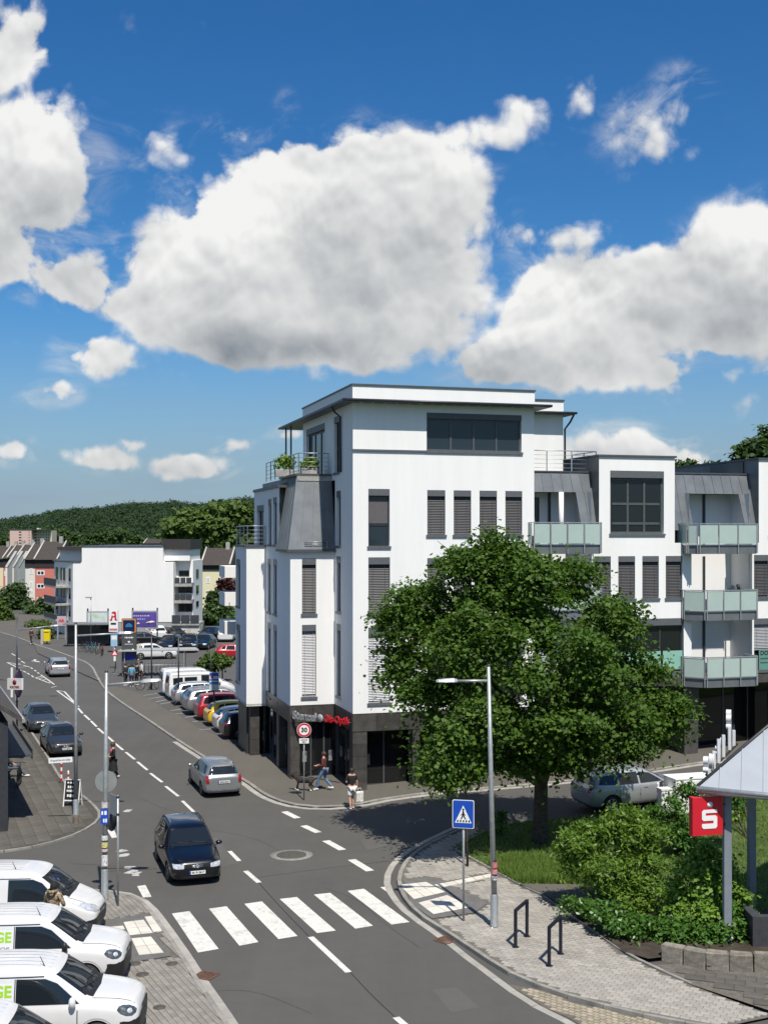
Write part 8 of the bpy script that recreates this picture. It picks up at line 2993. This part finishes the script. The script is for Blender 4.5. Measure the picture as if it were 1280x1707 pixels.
def person(loc, rz, label, J, top, legs, hair, group=None, short=False, sleeves=1.0, shoes=(.6, .6, .6), hood=False, skirt=0.0, cap=None, scale=1.0, lean=0.0):
    """J overrides joints (local: +y is forward, x is right, z is up)"""
    j = dict(pelvis=(0, 0, .95), spine=(0, .01, 1.15), chest=(0, 0, 1.36), neck=(0, .0, 1.49), head=(0, .02, 1.60), crown=(0, .0, 1.72), nose=(0, .10, 1.605),
             shl=(-.18, 0, 1.42), ell=(-.24, -.02, 1.14), wrl=(-.25, .06, .90), shr=(.18, 0, 1.42), elr=(.24, -.02, 1.14), wrr=(.25, .06, .90),
             hil=(-.09, 0, .90), knl=(-.10, .02, .49), anl=(-.10, -.02, .08), hir=(.09, 0, .90), knr=(.10, .02, .49), anr=(.10, -.02, .08))
    j.update(J)
    j = {k: Vector(v) for k, v in j.items()}
    e = emp('person', loc, rz, label, 'person', group)
    e.scale = (scale,) * 3
    names = list(j)
    V = [j[k] for k in names]
    idx = {k: i for i, k in enumerate(names)}
    E = [(idx[a], idx[b]) for a, b in (('pelvis', 'spine'), ('spine', 'chest'), ('chest', 'neck'), ('neck', 'head'), ('head', 'crown'), ('head', 'nose'), ('chest', 'shl'), ('shl', 'ell'), ('ell', 'wrl'), ('chest', 'shr'), ('shr', 'elr'), ('elr', 'wrr'),
                                   ('pelvis', 'hil'), ('hil', 'knl'), ('knl', 'anl'), ('pelvis', 'hir'), ('hir', 'knr'), ('knr', 'anr'))]
    rad = dict(pelvis=(.15, .11), spine=(.13, .10), chest=(.16, .11), neck=.055, head=(.085, .10), crown=.06, nose=.014, shl=.062, ell=.042, wrl=.03, shr=.062, elr=.042, wrr=.03, hil=.095, knl=.06, anl=.042, hir=.095, knr=.06, anr=.042)
    RR = [rad[k] for k in names]
    # hands: palm and five fingers, feet: one toe joint
    for s, wr, el in (('l', 'wrl', 'ell'), ('r', 'wrr', 'elr')):
        d = (j[wr] - j[el]).normalized()
        side = Vector((1 if s == 'l' else -1, 0, 0))
        palm = j[wr] + d * .07
        V.append(palm); RR.append((.034, .018)); pi_ = len(V) - 1
        E.append((idx[wr], pi_))
        across = d.cross(side).normalized()
        for f, (o_, ln) in enumerate(((-.03, .065), (-.01, .08), (.01, .075), (.03, .06))):
            k = palm + across * o_ * .9 + d * .035
            t_ = k + d * ln * .6 + side * .018
            V += [k, t_]; RR += [.010, .008]
            E += [(pi_, len(V) - 2), (len(V) - 2, len(V) - 1)]
        k = palm - d * .03 + across * -.04
        V.append(k + d * .05); RR.append(.010); E.append((pi_, len(V) - 1))
    for an, kn in (('anl', 'knl'), ('anr', 'knr')):
        sh = (j[kn] - j[an])
        toe = j[an] + Vector((0, .15, -.045)) if an not in J or True else j[an]
        V.append(toe); RR.append((.035, .025)); E.append((idx[an], len(V) - 1))
    ob('body', skin_mesh(V, E, RR, 'body', idx['pelvis']), M_SKIN, e)

    def garment(name, keys, edges, scale_r, m, clip=None):
        vs, rr, ii = [], [], {}
        for k in keys:
            kk, t = (k if isinstance(k, tuple) else (k, None))
            ii[k] = len(vs)
            vs.append(j[kk] if t is None else j[kk].lerp(j[t[0]], t[1]))
            r = rad[kk]
            rr.append(tuple(x * scale_r for x in r) if isinstance(r, tuple) else r * scale_r)
        me = skin_mesh(vs, [(ii[a], ii[b]) for a, b in edges], rr, name, 0)
        return ob(name, me, m, e)
    tl, tr_ = ('ell', ('wrl', .85)), ('elr', ('wrr', .85))
    if sleeves < 1:
        tl, tr_ = ('shl', ('ell', .75)), ('shr', ('elr', .75))
        garment('shirt', ['chest', 'spine', 'pelvis', 'shl', 'shr', tl, tr_], [('chest', 'spine'), ('spine', 'pelvis'), ('chest', 'shl'), ('chest', 'shr'), ('shl', tl), ('shr', tr_)], 1.16, top)
    else:
        garment('jacket', ['chest', 'spine', 'pelvis', 'shl', 'shr', 'ell', 'elr', tl, tr_], [('chest', 'spine'), ('spine', 'pelvis'), ('chest', 'shl'), ('chest', 'shr'), ('shl', 'ell'), ('shr', 'elr'), ('ell', tl), ('elr', tr_)], 1.22, top)
    if skirt > 0:
        q = MB()
        p = j['pelvis']
        q.lathe([(.15, p.z + .12), (.19, p.z - .1), (.25, skirt + .2), (.28, skirt)], 18, 0, Matrix.Translation((p.x, p.y, 0)) @ Matrix.Diagonal((1, .8, 1, 1)))
        q.build('coat_skirt', top, e)
    if short:
        kl, kr = ('hil', ('knl', .9)), ('hir', ('knr', .9))
        garment('shorts', ['pelvis', 'hil', 'hir', kl, kr], [('pelvis', 'hil'), ('pelvis', 'hir'), ('hil', kl), ('hir', kr)], 1.14, legs)
    else:
        al, ar = ('knl', ('anl', .95)), ('knr', ('anr', .95))
        garment('trousers', ['pelvis', 'hil', 'hir', 'knl', 'knr', al, ar], [('pelvis', 'hil'), ('pelvis', 'hir'), ('hil', 'knl'), ('hir', 'knr'), ('knl', al), ('knr', ar)], 1.14, legs)
    for an in ('anl', 'anr'):
        a = j[an]
        q = MB()
        q.lathe([(math.sin(math.pi * i / 6), -math.cos(math.pi * i / 6)) for i in range(7)], 10, 0, Matrix.Translation(a + Vector((0, .065, -.035))) @ Matrix.Diagonal((.05, .15, .05, 1)))
        q.build('shoe', mat('shoe_%d%d%d' % tuple(int(c * 99) for c in shoes), shoes, .6), e)
    hc = j['head']
    hm = cap or hair
    q = MB()
    q.lathe([(math.sin(R(5 + i * 17)), math.cos(R(5 + i * 17))) for i in range(7)], 14, 0, Matrix.Translation(hc + Vector((0, -.018, .03))) @ Matrix.Diagonal((.105, .125, .125, 1)))
    q.build('cap' if cap else 'hair', hm, e)
    if hood:
        MB().lathe([(.06, -.02), (.13, .0), (.15, .05), (.11, .09)], 14, 0, Matrix.Translation(j['neck'] + Vector((0, -.05, -.02)))).build('hood', top, e)
    return e


def pm(name, c, r=.85, v=.15):
    return mat('cloth_' + name, c, r, var=v, scale=14)


M_BROWNHAIR = pm('brown_hair', (.05, .025, .015), .6)
M_DARKHAIR = pm('dark_hair', (.018, .014, .012), .6)
C_BLACK, C_WHITE, C_JEANS = pm('black', (.012, .012, .014)), pm('white', (.68, .67, .64)), pm('jeans', (.10, .17, .30))
C_CAMO = bpy.data.materials.new('cloth_camouflage')
C_CAMO.use_nodes = True
_t = NT(C_CAMO.node_tree)
_cr = _t.node('ShaderNodeValToRGB')
_cr.color_ramp.interpolation = 'CONSTANT'
_e = _cr.color_ramp.elements
_e[0].color = (.05, .035, .02, 1)
_e[1].position, _e[1].color = .44, (.30, .22, .13, 1)
for _p, _c in ((.52, (.14, .10, .055, 1)), (.58, (.42, .34, .23, 1))):
    _n = _e.new(_p)
    _n.color = _c
_t.l.new(_t.noise(_t.node('ShaderNodeTexCoord').outputs['Object'], 15, 3, .6), _cr.inputs[0])
_t.l.new(_cr.outputs[0], _t.n['Principled BSDF'].inputs['Base Color'])
_t.n['Principled BSDF'].inputs['Roughness'].default_value = .9
stride = dict(knl=(-.10, .18, .50), anl=(-.10, .16, .09), knr=(.10, -.02, .48), anr=(.10, -.28, .14))
# woman in black crossing the road
hd_ = math.atan2(G(150, 1300).y - G(187, 1297).y, G(150, 1300).x - G(187, 1297).x) - math.pi / 2
w1_ = person(G(189, 1299), hd_, 'woman in a long black coat and pink top crossing the road', dict(stride, wrr=(.16, .18, 1.12), elr=(.24, -.03, 1.15), wrl=(-.14, .18, 1.10)), C_BLACK, C_BLACK, M_BROWNHAIR, skirt=.42, shoes=(.55, .55, .55))
MB().lathe([(.02, 1.20), (.10, 1.24), (.12, 1.40), (.05, 1.47)], 12, 0, Matrix.Translation((0, .055, 0)) @ Matrix.Diagonal((1, .85, 1, 1))).build('top', pm('pink_top', (.50, .10, .14)), w1_)
# man with white shorts and a shopping bag
w2_ = person(G(586, 1349), R(25), 'man in a black T-shirt and white shorts crossing with a bag', dict(wrl=(-.10, .22, 1.18), ell=(-.24, .0, 1.14), wrr=(.27, .02, .86), knr=(.10, .12, .50), anr=(.10, .06, .09), knl=(-.10, -.02, .49), anl=(-.10, -.16, .1)), C_BLACK, C_WHITE, M_DARKHAIR, short=True, sleeves=.5, shoes=(.5, .5, .5))
bg_ = emp('shopping_bag', G(597, 1348) + Vector((.06, -.05, .32)), R(25), 'white patterned shopping bag carried by the man in shorts', 'bag')
MB().cbox(-.17, .17, -.07, .07, 0, .42, .03).build('bag', mat('bag_cloth', (.62, .60, .55), .8, var=.5, scale=16), bg_)
MB().tube([(-.1, 0, .42), (-.06, 0, .56), (.06, 0, .56), (.1, 0, .42)], .012, 5).build('handle', C_WHITE, bg_)
# woman with jeans walking a dog along the shop
w3_ = person(G(540, 1317, .07), R(75), 'woman in jeans and a dark red top walking a dog past the shop', dict(knl=(-.10, .22, .52), anl=(-.10, .30, .09), knr=(.10, -.05, .48), anr=(.10, -.36, .15), wrr=(.14, .34, 1.08), elr=(.24, .06, 1.16), wrl=(-.16, .30, 1.10)), pm('dark_red_top', (.10, .03, .03)), C_JEANS, M_BROWNHAIR, shoes=(.7, .7, .7))
# dog
def dog(loc, rz):
    e = emp('dog', loc, rz, 'black and white dog on a lead in front of the shop', 'dog')
    V = [(0, -.02, .46), (0, .28, .48), (0, .42, .62), (0, .54, .68), (0, .66, .64), (0, -.30, .46), (0, -.42, .52), (0, -.62, .60),
         (-.09, .27, .40), (-.09, .30, .22), (-.09, .28, .03), (.09, .27, .40), (.09, .36, .24), (.09, .40, .04),
         (-.09, -.30, .38), (-.09, -.22, .26), (-.09, -.36, .16), (-.09, -.33, .03), (.09, -.30, .38), (.09, -.26, .26), (.09, -.42, .17), (.09, -.44, .04), (-.05, .52, .77), (.05, .52, .77)]
    E = [(0, 1), (1, 2), (2, 3), (3, 4), (0, 5), (5, 6), (6, 7), (1, 8), (8, 9), (9, 10), (1, 11), (11, 12), (12, 13), (5, 14), (14, 15), (15, 16), (16, 17), (5, 18), (18, 19), (19, 20), (20, 21), (3, 22), (3, 23)]
    rr = [(.12, .13), (.14, .16), .08, .085, .045, (.11, .115), .04, .025, .06, .032, .03, .06, .032, .03, .07, .045, .026, .03, .07, .045, .026, .03, .018, .018]
    me = skin_mesh([Vector(v) for v in V], E, rr, 'body')
    ob('body', me, mat('dog_coat', (.016, .015, .014), .8, var=.2, scale=4), e)
    for x, y in ((-.09, .29), (.09, .41), (-.09, -.32), (.09, -.43)):
        MB().lathe([(math.sin(math.pi * i / 5), -math.cos(math.pi * i / 5)) for i in range(6)], 8, 0, Matrix.Translation((x, y + .01, .04)) @ Matrix.Diagonal((.04, .06, .045, 1))).build('white_paw', C_WHITE, e)
    MB().lathe([(.088, -.02), (.092, .02)], 12, 0, Matrix.Translation((0, .42, .60)) @ Matrix.Rotation(R(-35), 4, 'X')).build('collar', pm('collar_red', (.3, .03, .03)), e)
    return e
dg_ = dog(G(508, 1318, .07), R(80))
a = w3_.matrix_basis @ Vector((.14, .42, 1.02))
bq = dg_.matrix_basis @ Vector((0, .36, .66))
ld = tag(MB().tube([a, a.lerp(bq, .5) + Vector((0, 0, -.12)), bq], .012, 5).build('dog_lead', C_BLACK), 'thin dark lead between the woman and the dog', 'lead')
# man in camouflage jacket between the vans
vp = P(90, 1530, 33.1)
w4_ = person((vp.x, vp.y, .085), R(-20), 'man in a camouflage jacket and black cap between the white vans', dict(wrl=(-.10, .26, 1.20), ell=(-.28, .04, 1.16), wrr=(.12, .26, 1.18), elr=(.28, .04, 1.15), head=(0, .05, 1.585), crown=(0, .04, 1.70), nose=(0, .13, 1.57)), C_CAMO, pm('dark_trousers', (.03, .03, .035)), M_DARKHAIR, hood=True, cap=C_BLACK, shoes=(.1, .1, .1), scale=1.10)
MB().lathe([(math.sin(math.pi * i / 6) , -math.cos(math.pi * i / 6)) for i in range(7)], 10, 0, Matrix.Translation((0, .15, 1.63)) @ Matrix.Diagonal((.08, .09, .012, 1))).build('cap_peak', C_BLACK, w4_)
# seated person at the kiosk, mostly hidden by the wall
st_ = G(24, 1296, .06)
w5_ = person(st_ + Vector((-.2, 0, 0)), R(-70), 'seated person in grey-blue trousers and white shoes by the kiosk', dict(pelvis=(0, -.1, .50), spine=(0, -.14, .72), chest=(0, -.12, .95), neck=(0, -.08, 1.08), head=(0, -.05, 1.19), crown=(0, -.06, 1.31), nose=(0, .04, 1.19), shl=(-.18, -.12, 1.0), ell=(-.24, -.04, .74), wrl=(-.16, .18, .62), shr=(.18, -.12, 1.0), elr=(.24, -.04, .74), wrr=(.16, .18, .62),
             hil=(-.09, -.06, .48), knl=(-.11, .38, .50), anl=(-.12, .40, .09), hir=(.09, -.06, .48), knr=(.11, .40, .46), anr=(.12, .72, .10)), C_BLACK, pm('grey_trousers', (.09, .12, .15)), M_DARKHAIR, shoes=(.65, .65, .65))
bn = emp('bench', st_ + Vector((-.28, .03, 0)), R(-70), 'low dark bench under the seated person at the kiosk', 'bench')
MB().box(-.6, .6, -.3, .1, .36, .41).build('seat', M_STEEL_D, bn)
for x in (-.5, .5):
    MB().box(x - .03, x + .03, -.25, .05, 0, .36).build('leg', M_STEEL_D, bn)
# small group by the tall sign and passers-by far up the pavement
grp = [((210, 1143), R(60), (.03, .03, .035), (.03, .03, .04), 'person in dark clothes at the left of the group by the tall sign'),
       ((220, 1145), R(20), (.10, .30, .42), (.04, .05, .08), 'person in a turquoise jacket in the group by the tall sign'),
       ((228, 1142), R(-30), (.015, .015, .018), (.02, .02, .02), 'person in black beside the one in turquoise'),
       ((236, 1139), R(-60), (.62, .60, .56), (.06, .06, .07), 'person with a white top at the right of the group by the tall sign'),
       ((231, 1100), R(170), (.50, .48, .42), (.05, .05, .06), 'person in a pale jacket beside the small white car'),
       ((53, 1074), R(160), (.08, .03, .03), (.03, .03, .03), 'person in dark clothes on the far pavement'),
       ]
for (pt, rz, c1_, c2_, lb) in grp:
    person(G(*pt, .07), rz, lb, stride if pt[0] in (53, 231) else {}, pm('t%d' % pt[0], c1_), pm('l%d' % pt[0], c2_), M_DARKHAIR, 'people by the car park')
